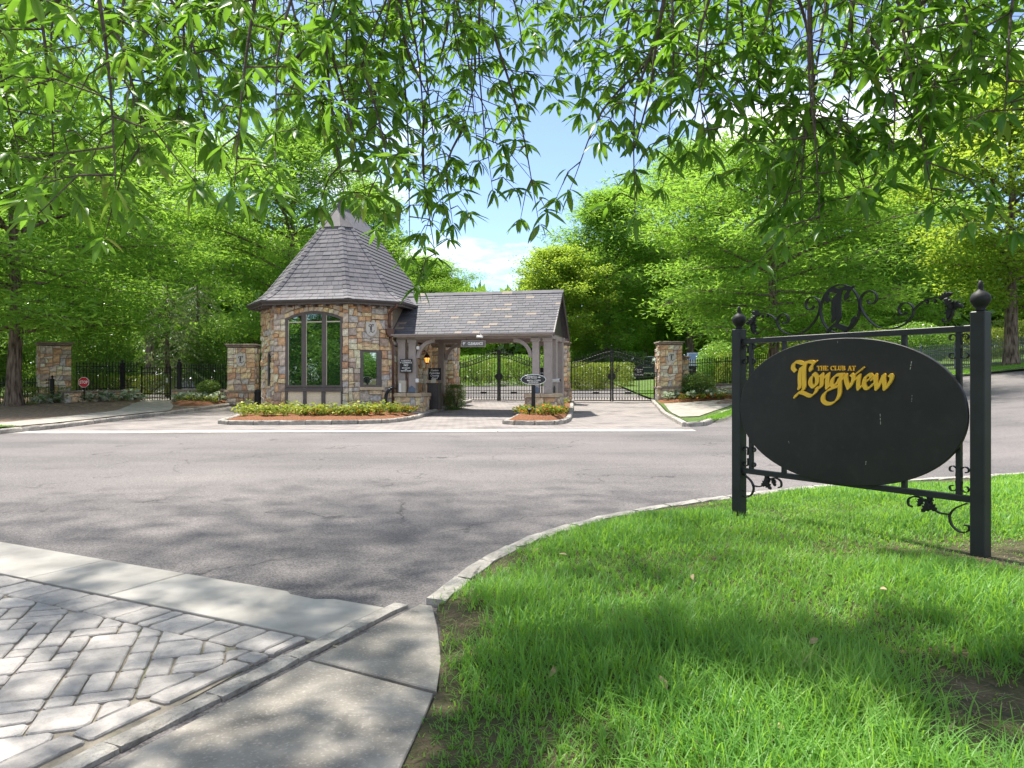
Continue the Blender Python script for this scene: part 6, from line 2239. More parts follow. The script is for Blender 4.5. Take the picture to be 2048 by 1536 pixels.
for i, (x, y) in enumerate([(-29, 4), (-31, -3), (-34, -8), (-38, -14), (-36, 8), (-43, -4)] + [(27, 4), (31, 8)]):
    HEDGE_SPOTS.append((x, y))

# far woods: one mass behind everything, with the gap of sky over the canopy
def woods():
    nr = np.random.default_rng(5)
    N = 120000
    px = nr.uniform(-700, 2800, N)
    Y = nr.uniform(82, 98, N)
    hpx = np.interp(px, [-700, 0, 300, 600, 780, 880, 930, 975, 1015, 1060, 1150, 1300, 1500, 1800, 2100, 2800], [380, 400, 430, 470, 515, 560, 588, 597, 590, 560, 500, 470, 470, 480, 470, 430])
    hpx = hpx + 26 * (vnoise(px / 34, px * 0 + 3, 2) - .5) + 14 * (vnoise(px / 11, px * 0 + 9, 4) - .5)
    ztop = HC + (CY - hpx) / F * Y
    zb = gz((px - CX) / F * Y, Y)
    u = nr.random(N) ** 0.8
    z = zb + (ztop - zb) * u
    c = np.stack([(px - CX) / F * Y, Y, z], 1)
    d = unit(nr.normal(0, 1, (N, 3)))
    nm = unit(nr.normal(0, .7, (N, 3)) + np.array([0, -.4, .8]))
    v, f = leaf_quads(c, d, nm, nr.uniform(.8, 1.6, N), nr.uniform(.45, .85, N), .2)
    link('woods', np_mesh('woods', v, f, M['far_leaf']), kind='stuff')
woods()

# ---- shrubs and hedges: leaf clouds over twigs
SH = {}
def shrub_mesh(key, leaf, dims, n, LW, seed, boxy=False, droop=-.1, shell=.35):
    nr = np.random.default_rng(seed)
    w, d, h = dims
    p = unit(nr.normal(0, 1, (n, 3)))
    if boxy:
        p = p / np.max(np.abs(p), axis=1, keepdims=True)
    r = (1 - shell * nr.random(n) ** 1.6)[:, None]
    lump = 1 + (0.05 if boxy else .16) * (vnoise(p[:, 0] * 3 + 5, p[:, 2] * 3 + p[:, 1] * 2, seed) - .5)[:, None] * 2
    c = p * r * lump * np.array([w / 2, d / 2, h / 2]) + np.array([0, 0, h / 2])
    c[:, 2] = np.maximum(c[:, 2], 0.03)
    dd = unit(p * .7 + nr.normal(0, .7, (n, 3)) + np.array([0, 0, -droop * 0 + .1]))
    nm = unit(p + nr.normal(0, .6, (n, 3)))
    v, f = leaf_quads(c, dd, nm, LW[0] * nr.uniform(.7, 1.3, n), LW[1] * nr.uniform(.8, 1.2, n), .2)
    cm = np_mesh('foliage', v, f, M[leaf])
    st = MB()
    rr = random.Random(seed)
    for _ in range(14):
        a_ = rr.uniform(0, 6.28)
        st.tube([(0.05 * math.cos(a_), 0.05 * math.sin(a_), 0), (w * .18 * math.cos(a_), d * .18 * math.sin(a_), h * .45), (w * .36 * math.cos(a_), d * .36 * math.sin(a_), h * rr.uniform(.55, .85))], [.022, .015, .006], 4)
    sm = st.mesh('stems')
    sm.materials.append(M['twig'])
    SH[key] = (cm, sm)
def shrub(key, name, label, cat, p, rz=0, sc=(1, 1, 1), group=None):
    t = thing(name, label, cat, p, rz, group)
    t.scale = sc
    link('foliage', SH[key][0], None, t)
    link('stems', SH[key][1], None, t)
    return t
shrub_mesh('laurel', 'laurel_leaf', (4.6, 3.2, 4.6), 19000, (.15, .065), 3, shell=.45)
shrub_mesh('golden', 'gold_leaf', (4.0, 2.0, 1.6), 9000, (.10, .05), 4, True)
shrub_mesh('round', 'box_leaf', (1.7, 1.5, 1.45), 5200, (.085, .045), 5, shell=.5)
shrub_mesh('clipped', 'box_leaf', (0.6, 1.6, 1.1), 5200, (.05, .028), 6, True, shell=.25)
shrub_mesh('low', 'gold_leaf', (2.6, 1.2, 0.85), 4200, (.07, .035), 8, True)
shrub_mesh('dark', 'laurel_leaf', (3.4, 2.2, 2.2), 6000, (.11, .055), 9, True)
for px, Y, sc, lab in ((205, 41.5, 1.15, 'tall dark laurel behind the stop sign'), (70, 43.5, 1.25, 'tall dark laurel behind the broad stone pillar'), (-60, 41, 1.1, 'tall laurel left of the big oak trunk'),
                       (440, 45, 1.0, 'tall laurel behind the shield pillar left of the gatehouse'), (520, 48, 1.1, 'tall laurel close to the left wall of the gatehouse'), (1170, 66, .8, 'tall laurel beyond the slim pillar')):
    shrub('laurel', 'laurel_shrub', lab, 'shrub', atg(px, Y), px * .1, (sc, sc, sc), 'tall laurels behind the fences')
shrub('laurel', 'laurel_shrub', 'dark laurel behind the round shrub right of the gate', 'shrub', atg(1440, 44), 1.3, (.95, .8, .62), 'tall laurels behind the fences')
shrub('laurel', 'laurel_shrub', 'dark laurel at the end of the grey steel fence', 'shrub', atg(1815, 48), 2.3, (1.3, .9, .62), 'tall laurels behind the fences')
for px, Y, sc, lab in ((1500, 42, 1.0, 'golden hedge behind the fence at the left post of the club sign'), (1610, 45, 1.25, 'golden hedge behind the left half of the club sign'), (1720, 48, 1.3, 'golden hedge behind the right half of the club sign'),
                       (1960, 49, 1.0, 'golden hedge behind the steel fence beside the maple'), (2060, 51, 1.1, 'golden hedge at the right edge behind the steel fence'), (1200, 50, 1.05, 'golden hedge beyond the left leaf of the plain gate'), (1150, 49, .9, 'golden hedge beyond the slim pillar'),
                       (1010, 60, 1.1, 'golden hedge seen through the middle of the scrolled gate'), (930, 57, 1.0, 'golden hedge beyond the left leaf of the scrolled gate')):
    shrub('golden', 'golden_hedge', lab, 'hedge', atg(px, Y, -.05), (px % 7) * .05, (sc, 1, 1.35 * sc if px > 1480 else 1.1), 'golden hedges beyond the fences')
for px, Y, lab in ((955, 53, 'dark clipped hedge beyond the left leaf of the scrolled gate'), (1040, 54, 'dark clipped hedge beyond the right leaf of the scrolled gate'), (1250, 62, 'dark hedge beside the parked pickup')):
    shrub('dark', 'dark_hedge', lab, 'hedge', atg(px, Y, -.05), 0.1, (1, 1, 1), 'dark hedges inside the gates')
shrub('round', 'round_shrub', 'round green shrub right of the shield pillar', 'shrub', atg(1397, 36.6, .1), .3, (1.05, 1, .98))
shrub('round', 'round_shrub', 'small loose shrub growing over the wall left of the gatehouse pillar', 'shrub', at(418, 792, 36.2) - Vector((0, 0, .05)), 1.7, (.85, .7, .6))
shrub('clipped', 'clipped_hedge', 'clipped green hedge under the canopy beside the kiosk', 'hedge', loc2w(3.12, 4.6, .1), TH, (1, 1, 1))
shrub('low', 'low_hedge', 'low clipped hedge behind the big oak trunk', 'hedge', atg(80, 34.6, .08), .2, (1.15, 1, 1))
shrub('low', 'low_hedge', 'low bright hedge seen through the lattice fence', 'hedge', atg(215, 39.5, .3), .1, (1.5, 1, 1.2))
shrub('low', 'low_hedge', 'low bright hedge seen through the footpath gate', 'hedge', atg(300, 41.5, .2), .0, (1.2, 1, 1.25))

for i, (x, y) in enumerate(HEDGE_SPOTS):
    shrub('laurel', 'laurel_shrub', 'tall laurel across the road mirrored in the gatehouse glass', 'shrub', (x, y, -.1), i, (1.5, 1.5, 1.1), 'laurels across the road mirrored in the glass')

# weeping cedar behind the footpath gate
def cedar():
    rng = random.Random(12)
    nr = np.random.default_rng(12)
    tr = MB().tube([(0, 0, -.2), (0.05, 0, 3), (-.05, .05, 6), (0, 0, 8.6)], [.2, .16, .1, .02], 8)
    C, D = [], []
    for i in range(46):
        q = (i + .5) / 46
        z = 0.9 + 7.4 * q
        az = i * 2.399
        L = 3.3 * (1 - q) ** .7 + .4
        P = [(math.cos(az) * L * t, math.sin(az) * L * t, z + L * (.35 * t - .75 * t * t)) for t in (0, .3, .6, 1)]
        tr.tube(P, [.035, .025, .015, .006], 4, False)
        for k in range(26):
            t = .12 + .88 * (k + rng.random()) / 26
            b = (math.cos(az) * L * t, math.sin(az) * L * t, z + L * (.35 * t - .75 * t * t))
            sa = az + rng.choice((-1, 1)) * rng.uniform(.3, 1.0)
            for w in range(9):
                u = rng.random() * .62
                C.append((b[0] + math.cos(sa) * u, b[1] + math.sin(sa) * u, b[2] - u * u * .75))
                D.append((math.cos(sa) + rng.uniform(-.4, .4), math.sin(sa) + rng.uniform(-.4, .4), -.75 - u))
    C, D = np.array(C), np.array(D)
    n = len(C)
    v, f = leaf_quads(C, D, unit(nr.normal(0, .5, (n, 3)) + np.array([0, 0, 1])), nr.uniform(.16, .32, n), nr.uniform(.025, .05, n), .1)
    trm = tr.mesh('trunk'); trm.materials.append(M['bark'])
    return trm, np_mesh('crown', v, f, M['cedar_leaf'])
ct, cc = cedar()
for px, Y, sc, lab in ((335, 42.5, .78, 'drooping cedar behind the footpath gate'), (395, 45.5, .82, 'drooping cedar behind the fence right of the footpath gate')):
    t = thing('cedar_tree', lab, 'tree', atg(px, Y), px, 'drooping cedars behind the fence')
    t.scale = (sc, sc, sc)
    link('trunk', ct, None, t)
    link('crown', cc, None, t)

# ---- bedding plants
def plant_mesh(leaf, n, r, h, LW, seed, up=.6):
    nr = np.random.default_rng(seed)
    a_ = nr.uniform(0, 6.283, n)
    q = nr.random(n)
    rr = r * np.sqrt(q) * nr.uniform(.2, 1, n)
    z = h * (.18 + .75 * nr.random(n)) * (1 - .35 * q)
    c = np.stack([np.cos(a_) * rr, np.sin(a_) * rr, z], 1)
    d = np.stack([np.cos(a_), np.sin(a_), up * nr.uniform(-.5, 1, n)], 1) + nr.normal(0, .3, (n, 3))
    nm = unit(nr.normal(0, .45, (n, 3)) + np.array([0, 0, 1]))
    v, f = leaf_quads(c, d, nm, LW[0] * nr.uniform(.7, 1.25, n), LW[1] * nr.uniform(.8, 1.2, n), .2)
    # stems
    sv, sf = leaf_quads(np.zeros((9, 3)), np.stack([nr.uniform(-.5, .5, 9), nr.uniform(-.5, .5, 9), np.ones(9)], 1), nr.normal(0, 1, (9, 3)), np.full(9, h * .8), np.full(9, .02))
    v, f = np.concatenate([v, sv]), np.concatenate([f, sf + len(v)])
    return np_mesh('bedding_plant', v, f, M[leaf])
PMESH = {'coleus': [plant_mesh('coleus_leaf', 54, .20, .44, (.14, .07), s) for s in (1, 2, 3)],
         'caladium': [plant_mesh('caladium_leaf', 44, .30, .48, (.22, .14), s) for s in (4, 5, 6)],
         'begonia': [plant_mesh('begonia_leaf', 70, .22, .30, (.11, .065), s) for s in (7, 8, 9)]}
def plants(kind, spots, label, group, zf, s0=1.0):
    for i, (x, y) in enumerate(spots):
        me = PMESH[kind][i % 3]
        o = link(kind, me, None, None, (x, y, zf(x, y)), (0, 0, R.uniform(0, 6.28)))
        s = s0 * R.uniform(.82, 1.15)
        o.scale = (s, s, s * R.uniform(.9, 1.1))
        tag(o, label, 'bedding plant', group)
front = lambda x: float(np.interp(x, [-9.3, -8.6, -6.6, -4.9, -3.9], [23.5, 23.2, 23.25, 23.7, 25.4]))
sp1 = []
for row, (dy, n) in enumerate(((2.3, 17), (1.2, 16))):
    for i in range(n):
        x = -9.3 + 5.3 * (i + .5 + R.uniform(-.25, .25)) / n
        sp1.append((x - dy * .12, front(x) + dy + R.uniform(-.2, .2)))
plants('coleus', sp1[:17], 'yellow-green coleus in the back row of the bed before the gatehouse', 'back row of coleus before the gatehouse', lambda x, y: .19, 1.12)
plants('coleus', sp1[17:], 'yellow-green coleus in the front row of the bed before the gatehouse', 'front row of coleus before the gatehouse', lambda x, y: .19, 1.08)
sp2 = [(-9.0 + 5.2 * (i + .5) / 15 + R.uniform(-.1, .1), 0) for i in range(15)]
sp2 = [(x, front(x) + R.uniform(1.0, 1.5)) for x, _ in sp2 if x > -7.2] + [(-3.95, 26.6), (-3.8, 27.4), (-4.1, 27.9), (-3.75, 28.2), (-4.3, 26.9)]
plants('begonia', sp2, 'low orange-flowered begonia in the mulch bed before the gatehouse', 'begonias before the gatehouse', lambda x, y: .22)
sp3 = [(.35 + R.uniform(-.25, .25) + (i % 4) * .42, 24.4 + (i // 4) * .62 + R.uniform(-.15, .15)) for i in range(20)]
sp3 = [p for p in sp3 if abs(p[0] - .73) > .12 or abs(p[1] - 24.9) > .2]
plants('begonia', [p for i, p in enumerate(sp3) if i % 3 != 2], 'red and green begonia in the centre bed round the directory sign', 'begonias in the centre bed', lambda x, y: .24, 1.15)
plants('coleus', [p for i, p in enumerate(sp3) if i % 3 == 2] + [(1.9, 30.6), (2.4, 33.0)], 'yellow-green coleus in the centre bed by the directory sign', 'coleus in the centre bed', lambda x, y: .2 + g(x, y), .8)
plants('caladium', [(7.75 + i * .36, 35.9 + (i % 3) * .35) for i in range(12)], 'white caladium in the bed before the round shrub', 'caladiums right of the gate', lambda x, y: .2 + g(x, y), 1.0)
plants('begonia', [(8.4 + i * .42, 35.5 + (i % 2) * .3) for i in range(9)], 'red-flowered begonia before the round shrub right of the gate', 'begonias right of the gate', lambda x, y: .2 + g(x, y))
plants('caladium', [(-22.0 + i * .27 + R.uniform(-.1, .1), 33.6 + i * .17 + (i % 3) * .35) for i in range(14)], 'white caladium before the curved low wall', 'caladiums by the broad pillar', lambda x, y: .16 + g(x, y), 1.15)
plants('caladium', [(-16.7 + i * .30, 36.2 - i * .10 - (i % 2) * .3) for i in range(9)], 'white caladium before the low wall by the gatehouse', 'caladiums by the footpath gate', lambda x, y: .18 + g(x, y), 1.0)
plants('coleus', [(-16.4 + i * .35, 35.6 - i * .13) for i in range(7)], 'yellow-green coleus among the caladiums by the footpath gate', 'coleus by the footpath gate', lambda x, y: .18 + g(x, y), .8)
plants('caladium', [(10.9 + i * .3, 33.7 + i * .12) for i in range(4)], 'silvery plant on the little mound by the right footpath', 'silvery plants by the right footpath', lambda x, y: .2 + g(x, y), .8)
# ================================================================== OVERHANGING OAK (near)
LEAF_POINTS = [(0, 0), (.22, .42), (.5, .5), (.78, .34), (1.0, 0)]
def near_leaf_arrays(c, d, nm, L, W, curl):
    """folded, curved leaf: 5 stations along the midrib, 2 halves -> 8 quads/tris stored as quads"""
    n = len(c)
    d = unit(d)
    side = unit(np.cross(d, nm))
    up = np.cross(side, d)
    V = []
    for t, w in ((0.0, .04), (.25, .40), (.5, .5), (.78, .33), (1.0, .02)):
        mid = c + d * (L * t)[:, None] + up * (-(curl * L) * t * t)[:, None]
        V += [mid - side * (W * w)[:, None] + up * (W * w * .35)[:, None], mid, mid + side * (W * w)[:, None] + up * (W * w * .35)[:, None]]
    v = np.stack(V, 1)                       # n,15,3
    q = []
    for k in range(4):
        b = k * 3
        q += [(b, b + 1, b + 4, b + 3), (b + 1, b + 2, b + 5, b + 4)]
    q = np.array(q)
    f = (np.arange(n)[:, None, None] * 15 + q[None]).reshape(-1, 4)
    return v.reshape(-1, 3), f

oak = thing('overhanging_oak', 'near oak whose drooping leafy boughs hang across the top of the view', 'tree', (0.9, -3.6, vz1(0.9, -3.6)))
OB = Vector(oak.location)
nr = np.random.default_rng(99)
rg = random.Random(99)
LC, LD, LN, LL, LWd = [], [], [], [], []
twigs = MB()
def whorl(p, dirv, n, Lm):
    """a hand of leaves at the end of a shoot, hanging"""
    p = np.array(p)
    for k in range(n):
        a_ = 6.283 * k / n + rg.uniform(-.4, .4)
        d = np.array(dirv) * .55 + np.array([math.cos(a_), math.sin(a_), 0]) * rg.uniform(.65, 1.15) + np.array([0, 0, -rg.uniform(-.05, .7)])
        LC.append(p + np.array([rg.uniform(-.012, .012) for _ in range(3)]))
        LD.append(d)
        LN.append(np.array([rg.uniform(-.5, .5), rg.uniform(-.5, .5), 1.0]))
        L = Lm * rg.uniform(.62, 1.15)
        LL.append(L)
        LWd.append(L * rg.uniform(.22, .29))
def bough(path, r0, shoot=.088, Lm=.127, dens=1.0, sl=(.07, .26)):
    """hanging branchlet along world points, with side shoots and whorls"""
    P = smooth_path(path, 5)
    n = len(P)
    twigs.tube([tuple(p) for p in P], [r0 * (1 - .82 * i / (n - 1)) for i in range(n)], 5, False)
    tot = 0.0
    nxt = shoot * .6
    for a_, b_ in zip(P[:-1], P[1:]):
        seg = np.linalg.norm(b_ - a_)
        while tot + seg > nxt:
            t = (nxt - tot) / seg
            p = a_ + (b_ - a_) * t
            dirp = (b_ - a_) / seg
            az = rg.uniform(0, 6.283)
            sd_ = dirp * .30 + np.array([math.cos(az), math.sin(az) * .8, rg.uniform(-.45, .40)])
            sd_ = sd_ / np.linalg.norm(sd_)
            l_ = rg.uniform(*sl) if rg.random() < .62 else rg.uniform(.26, .46)
            m_ = p + sd_ * l_ * .5 + np.array([0, 0, .02])
            e = p + sd_ * l_ + np.array([0, 0, -.28 * l_])
            twigs.tube([tuple(p), tuple(m_), tuple(e)], [.0042, .0032, .0016], 4, False)
            whorl(e, sd_, rg.randint(6, 9), Lm)
            if l_ > .14:
                whorl(m_, sd_, rg.randint(2, 4), Lm * .85)
            if l_ > .26:
                # a forked side shoot
                az2 = az + rg.choice((-1, 1)) * rg.uniform(.6, 1.2)
                s2 = np.array([math.cos(az2), math.sin(az2) * .8, rg.uniform(-.5, .2)])
                e2 = m_ + s2 * rg.uniform(.10, .2)
                twigs.tube([tuple(m_), tuple(e2)], [.0026, .0014], 4, False)
                whorl(e2, s2, rg.randint(5, 8), Lm * .95)
                whorl((m_ + e) / 2, sd_, rg.randint(2, 4), Lm * .9)
            nxt += shoot * rg.uniform(.7, 1.4) / dens
        tot += seg
    whorl(P[-1], (P[-1] - P[-2]) / np.linalg.norm(P[-1] - P[-2]), 6, Lm)

TW = [(-40, -60, 40, 330, 3.2), (60, -80, 112, 385, 2.8), (130, -60, 110, 240, 3.6), (190, -60, 232, 400, 2.5), (170, -60, 280, 330, 3.0), (260, -60, 300, 300, 3.4), (350, -60, 352, 270, 3.5), (300, -60, 418, 300, 3.4),
      (420, -60, 392, 250, 3.8), (520, -60, 468, 400, 2.7), (600, -60, 552, 300, 3.3), (650, 60, 735, 425, 3.6), (650, 80, 688, 415, 3.5), (690, -60, 640, 240, 4.0), (720, 120, 790, 420, 3.5),
      (790, -60, 745, 260, 4.0), (800, -60, 850, 400, 4.2), (790, -20, 820, 540, 4.4), (840, -60, 890, 455, 4.6), (900, -60, 958, 340, 4.6), (960, -60, 985, 400, 4.5), (985, 60, 1078, 470, 4.3), (850, 200, 872, 545, 4.2),
      (930, 250, 905, 470, 4.4), (1000, -60, 1050, 150, 4.6), (1060, -60, 1076, 95, 5.0), (1130, -60, 1112, 95, 5.0), (1190, -60, 1172, 175, 4.6), (1250, -60, 1196, 215, 4.4), (1300, 120, 1140, 400, 3.9), (1290, -60, 1250, 250, 4.2),
      (1318, 60, 1270, 455, 3.8), (1340, -60, 1336, 330, 3.8), (1400, -60, 1378, 320, 3.8), (1440, -60, 1410, 290, 3.4), (1480, -60, 1492, 280, 4.0), (1560, -60, 1532, 330, 3.8), (1618, -60, 1640, 470, 3.3), (1625, 200, 1600, 420, 3.4), (1630, 240, 1738, 430, 3.4),
      (1660, -60, 1590, 380, 3.6), (1700, -60, 1690, 320, 3.6), (1735, 60, 1786, 350, 3.2), (1790, -40, 1868, 430, 3.2), (1800, 120, 1850, 300, 3.4), (1860, -60, 1826, 240, 3.8), (1900, -60, 1945, 220, 3.2), (1960, -60, 1900, 190, 3.4), (2035, -60, 2010, 240, 3.0), (2095, -40, 2066, 250, 3.0), (1990, -60, 1960, 150, 3.6),
      (565, -60, 610, 230, 3.8), (720, -60, 700, 250, 3.9), (930, -60, 925, 260, 4.8), (1530, -60, 1560, 240, 4.2), (1460, -60, 1440, 200, 4.0)]
for (xa, ya, xb, yb, Y) in TW:
    p0, p1 = np.array(at(xa, ya, Y + .25)), np.array(at(xb, yb * .95, Y))
    mid = (p0 + p1) / 2 + np.array([(xb - xa) / F * Y * .18 + rg.uniform(-.06, .06), rg.uniform(-.1, .1), .04])
    q1 = p0 * .75 + p1 * .25 + np.array([rg.uniform(-.03, .03), 0, 0])
    bough([tuple(p0), tuple(mid), tuple(p1)], .0095, dens=.52 if 770 < xa < 1330 else (.72 if 560 < xa < 770 else .95))
    # carry the branchlet on up into the crown, out of view
    top_ = p0 + np.array([rg.uniform(-.3, .3), rg.uniform(-.2, .3), .75])
    bough([tuple(top_), tuple((p0 + top_) / 2 + np.array([.05, 0, .02])), tuple(p0)], .013, dens=.38)
# a second, deeper layer
for _ in range(72):
    xa = rg.uniform(-80, 2130)
    if 1000 < xa < 1240:
        continue
    lim = np.interp(xa, [0, 400, 600, 850, 1000, 1060, 1150, 1230, 1300, 1500, 1640, 1800, 2048], [250, 230, 240, 300, 230, 110, 90, 150, 240, 210, 260, 230, 170])
    Y = rg.uniform(4.2, 7.2)
    yb = lim * rg.uniform(.30, .85)
    xb = xa + rg.uniform(-70, 70)
    p0, p1 = np.array(at(xa, -70 - rg.uniform(0, 160), Y + .2)), np.array(at(xb, yb, Y))
    bough([tuple(p0), tuple((p0 + p1) / 2 + np.array([rg.uniform(-.1, .1), 0, .05])), tuple(p1)], .008, .10, .126, .72)
# heavier limbs crossing the top of the view
limbs_ = []
for pts, r0 in (([(-60, 70, 3.6), (60, 40, 3.5), (115, 0, 3.5), (220, -160, 3.3)], .016), ([(590, 120, 4.2), (640, 60, 4.1), (700, 0, 4.0), (790, -140, 3.6)], .017), ([(1745, 60, 3.6), (1800, 35, 3.5), (1850, 0, 3.5), (1960, -150, 3.2)], .013),
                ([(795, -40, 4.2), (812, 90, 4.2), (855, 190, 4.2)], .014), ([(1335, -40, 3.8), (1312, 90, 3.8), (1300, 180, 3.8), (1268, 300, 3.8)], .012), ([(1618, -40, 3.3), (1618, 150, 3.3), (1636, 330, 3.3)], .008),
                ([(345, 115, 3.6), (395, 105, 3.6), (440, 95, 3.6)], .010)):
    P = [tuple(at(*q)) for q in pts]
    P = [tuple(p) for p in smooth_path(P, 4)]
    limbs_.append(MB().tube([tuple(np.array(q) - np.array(OB)) for q in P], [r0 * (.6 + .4 * i / len(P)) if r0 > .0125 and len(P) > 12 else r0 * (1 - .8 * i / len(P)) for i in range(len(P))], 7, True))
nz = len(LC)
C = np.array(LC); D = np.array(LD); Nn = np.array(LN); L_ = np.array(LL); W_ = np.array(LWd)
# screen size of each leaf decides which are single objects
dep = np.maximum(C[:, 1], .5)
sx = CX + C[:, 0] / dep * F
sy = CY - (C[:, 2] - HC) / dep * F
vis = (sx > 10) & (sx < 2038) & (sy > 10) & (sy < 600)
score = np.where(vis, L_ / dep, 0)
order = np.argsort(-score)
own = np.zeros(nz, bool)
own[order[:300]] = True
def rel(v):
    return v - np.array(OB)
v, f = near_leaf_arrays(C[~own], D[~own], Nn[~own], L_[~own], W_[~own], nr.uniform(.05, .3, (~own).sum()))
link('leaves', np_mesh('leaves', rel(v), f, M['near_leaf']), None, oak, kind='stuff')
protos = []
for k in range(4):
    vv, ff = near_leaf_arrays(np.zeros((1, 3)), np.array([[1., 0, 0]]), np.array([[0, 0, 1.]]), np.array([1.0]), np.array([.20 + .012 * k]), np.array([.06 + .07 * k]))
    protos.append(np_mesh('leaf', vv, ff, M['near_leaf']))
for i in np.where(own)[0]:
    d = Vector(D[i]).normalized()
    s_ = d.cross(Vector(Nn[i])).normalized()
    u = s_.cross(d)
    mat = Matrix((d, -s_, u)).transposed().to_4x4()
    o = link('leaf', protos[i % 4], None, oak)
    o.matrix_local = Matrix.Translation(Vector(C[i]) - OB) @ mat @ Matrix.Scale(float(L_[i]), 4)
tm_ = twigs.mesh('twigs')
a_ = np.array([vv.co[:] for vv in tm_.vertices], dtype=np.float32)
tm_.vertices.foreach_set('co', (a_ - np.array(OB, dtype=np.float32)).ravel())
link('twigs', tm_, M['twig'], oak, kind='stuff')
for q in limbs_:
    q.build('bough', M['twig'], oak, smooth=True)
# trunk behind the photographer and the main limbs overhead
MB().tube([(0, 0, -.3), (0, 0, .3), (.05, 0, 1.2), (0, .1, 3.0), (-.1, .3, 5.5), (0, .5, 8.5)], [.62, .42, .36, .32, .25, .12], 14).build('trunk', M['bark'], oak, smooth=True)
for e in ((-3.5, 7.5, 6.4), (-1.2, 10.5, 7.2), (1.5, 11, 7.4), (4.0, 9.0, 6.8), (-6, 4, 6.2), (6, 5, 6.4), (0.4, 7.5, 8.2), (-5.5, 10, 7.6)):
    z0_ = rg.uniform(3.0, 5.2)
    P = [(-.02, .15, z0_), (e[0] * .35, e[1] * .35, z0_ + 1.3), (e[0] * .7, e[1] * .7, (z0_ + e[2]) / 2 + 1.1), (e[0], e[1], e[2])]
    MB().tube([tuple(p) for p in smooth_path(P, 4)], list(np.linspace(.13, .03, 13)), 7, False).build('limb', M['bark'], oak, smooth=True)
# the crown above the view
NC = 5000
p = unit(nr.normal(0, 1, (NC, 3))) * (nr.random(NC) ** .45)[:, None] * np.array([5.6, 4.4, 2.6]) + np.array([-3.6, 10.4, 9.6])
lim = 1.4 + np.maximum(p[:, 1] + .8, 0) * .56 + .55
keep = (p[:, 2] > lim) & (vnoise(p[:, 0] * .55 + 20, p[:, 1] * .55 + 7, 6) > .2)
p = p[keep]
n = len(p)
v, f = leaf_quads(p, nr.normal(0, 1, (n, 3)) * np.array([1, 1, .5]), unit(nr.normal(0, .5, (n, 3)) + np.array([0, 0, 1])), nr.uniform(.18, .30, n), nr.uniform(.06, .095, n), .2)
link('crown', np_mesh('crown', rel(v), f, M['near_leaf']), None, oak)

# ================================================================== GRASS ON THE NEAR VERGE
def grass():
    nr = np.random.default_rng(17)
    N = 900000
    x = nr.uniform(-0.8, 14.5, N)
    y = nr.uniform(0.8, 12.4, N)
    r = nr.random(N)
    inside = in_poly(x, y, V_POLY) & (x > -.73 * y - .9) & (x < .73 * y + 4.5)
    x, y, r = x[inside], y[inside], r[inside]
    dist = np.hypot(x, y)
    dl = dist_line(x, y, C_V)
    # bare patches
    bare = np.zeros(len(x))
    for bx, by, br, k in ((1.85, 2.72, .30, .97), (2.15, 2.6, .24, .97), (1.62, 2.5, .2, .85), (-.27, 3.6, .06, .8), (-.30, 3.1, .06, .8), (3.36, 4.98, .24, .9), (3.75, 5.0, .4, .75), (-.28, 4.12, .17, .95), (-.36, 4.38, .10, .9), (-.20, 3.85, .10, .7), (-.05, 5.5, .16, .6),):
        bare = np.maximum(bare, k * np.clip(1.5 - np.hypot(x - bx, (y - by) * .8) / br, 0, 1))
    patch = vnoise(x * 1.7, y * 1.7, 8) * .6 + vnoise(x * 4.5, y * 4.5, 9) * .4
    dens = np.clip(13 / (dist + 1.0) * .30, .14, 1.0) * np.clip(.65 + 1.0 * patch, .4, 1) * (1 - bare) * np.clip(.25 + dl * 5, 0, 1)
    dens = dens * np.where(x > .73 * y + .6, .55, 1.0)
    k = r < dens
    x, y, dist, patch, dl, bare = x[k], y[k], dist[k], patch[k], dl[k], bare[k]
    n = len(x)
    # tufts: pull blades towards tuft centres
    gx = np.round(x / .07 + vnoise(x * 9, y * 9, 2)) * .07
    gy = np.round(y / .07 + vnoise(x * 9 + 30, y * 9, 3)) * .07
    pull = .45 * (nr.random(n) < .7)
    x = x + (gx - x) * pull
    y = y + (gy - y) * pull
    z = vz(x, y) - .01
    long_ = vnoise(x * 1.15 + 4, y * 1.15, 12)
    h = (.04 + .095 * np.clip(long_ * 1.9 - .45, 0, 1)) * nr.uniform(.5, 1.5, n) * np.clip(.45 + dl * 1.4, 0, 1) * (1 - .5 * bare)
    h = h * np.clip(1.25 - dist * .05, .7, 1.15)
    wv = vnoise(x * .9, y * .9, 14) * 6.283 * 2
    az = nr.uniform(0, 6.283, n) + .35 * np.sin(wv)
    lean = nr.uniform(.15, 1.35, n)
    w = nr.uniform(.0019, .0038, n) * (1 + np.clip(dist - 4, 0, 8) * .16)
    dx, dy = np.cos(az), np.sin(az)
    px_, py_ = -dy, dx
    V = []
    for t, ww in ((0, 1.0), (.4, .9), (.75, .6), (1.0, .08)):
        bx = x + dx * h * lean * t ** 1.8
        by = y + dy * h * lean * t ** 1.8
        bz = z + h * (t - .32 * lean * t * t)
        V.append(np.stack([bx - px_ * w * ww, by - py_ * w * ww, bz], 1))
        V.append(np.stack([bx + px_ * w * ww, by + py_ * w * ww, bz], 1))
    v = np.stack(V, 1).reshape(-1, 3)
    q = np.array([(0, 1, 3, 2), (2, 3, 5, 4), (4, 5, 7, 6)])
    f = (np.arange(n)[:, None, None] * 8 + q[None]).reshape(-1, 4)
    print('grass blades', n)
    link('grass', np_mesh('grass', v, f, M['grass']), kind='stuff')
grass()

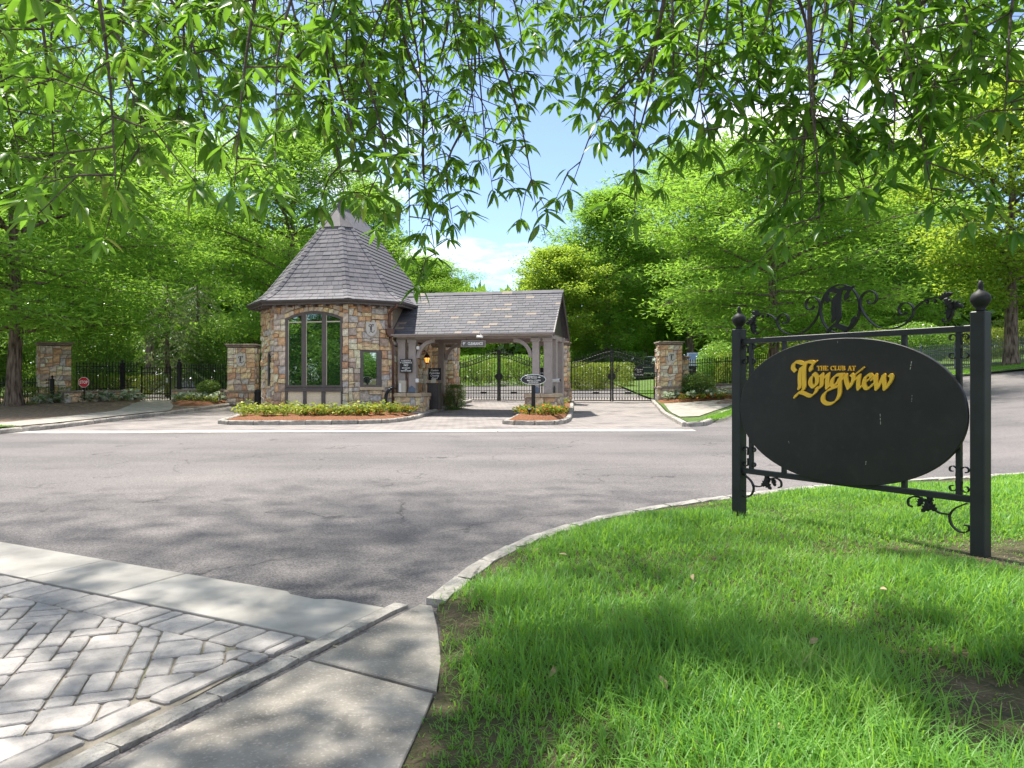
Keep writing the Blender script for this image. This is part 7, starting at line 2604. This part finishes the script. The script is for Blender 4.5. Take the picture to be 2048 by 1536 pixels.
# short grass on the strips across the road
def far_grass(spots, seed):
    nr = np.random.default_rng(seed)
    X, Y = [], []
    for (xa, ya, xb, yb, w, n) in spots:
        t = nr.random(n)
        X.append(xa + (xb - xa) * t + nr.normal(0, w, n))
        Y.append(ya + (yb - ya) * t + nr.normal(0, w, n))
    X, Y = np.concatenate(X), np.concatenate(Y)
    n = len(X)
    c = np.stack([X, Y, gz(X, Y) + .12], 1)
    d = nr.normal(0, .5, (n, 3)) + np.array([0, 0, 1])
    v, f = leaf_quads(c, d, nr.normal(0, 1, (n, 3)), nr.uniform(.06, .13, n), np.full(n, .022))
    link('grass', np_mesh('grass', v, f, M['grass']), kind='stuff')
far_grass([(6.6, 23.9, 10.4, 32.0, .12, 5000), (16, 37.5, 34, 43.0, .45, 16000), (14.5, 35.8, 20, 38.8, .3, 5000), (-16.2, 15.8, -13.75, 19.8, .10, 3000), (8.5, 42, 13, 47, .8, 9000)], 3)

# dead leaves scattered on the verge and twig litter on the bare patches
dl_m = []
for k in range(3):
    vv, ff = near_leaf_arrays(np.zeros((1, 3)), np.array([[1., 0, 0]]), np.array([[0, 0, 1.]]), np.array([.075]), np.array([.028]), np.array([.35 + .2 * k]))
    dl_m.append(np_mesh('dead_leaf', vv, ff, M['chipping']))
for i, (x, y) in enumerate([(.63, 2.95), (.86, 2.68), (.96, 2.55), (1.55, 2.52), (.42, 5.4), (.21, 5.72), (1.9, 4.3), (2.05, 4.05), (2.3, 5.2), (1.35, 3.3), (3.0, 4.6), (.2, 3.3), (2.6, 3.5), (1.1, 4.4)]):
    o = link('dead_leaf', dl_m[i % 3], None, None, (x, y, vz1(x, y) + .045), (R.uniform(-.8, .8), R.uniform(-.9, .3), R.uniform(0, 6.28)))
    tag(o, 'curled dry brown leaf lying in the near grass', 'dead leaf', 'dry leaves in the near grass')
def litter():
    nr = np.random.default_rng(41)
    P = []
    for bx, by, br, n in ((1.85, 2.72, .4, 420), (2.1, 2.55, .3, 300), (3.36, 4.98, .35, 300), (-.28, 4.12, .17, 200), (3.75, 5.0, .4, 260), ):
        P.append(np.stack([bx + nr.normal(0, br * .6, n), by + nr.normal(0, br * .6, n)], 1))
    P = np.concatenate(P)
    P = P[in_poly(P[:, 0], P[:, 1], V_POLY)]
    n = len(P)
    c = np.stack([P[:, 0], P[:, 1], vz(P[:, 0], P[:, 1]) + .006], 1)
    v, f = leaf_quads(c, nr.normal(0, 1, (n, 3)) * np.array([1, 1, .18]), unit(nr.normal(0, .3, (n, 3)) + np.array([0, 0, 1])), nr.uniform(.012, .05, n), nr.uniform(.0018, .0045, n))
    link('leaf_litter', np_mesh('leaf_litter', v, f, M['straw']), kind='stuff')
litter()
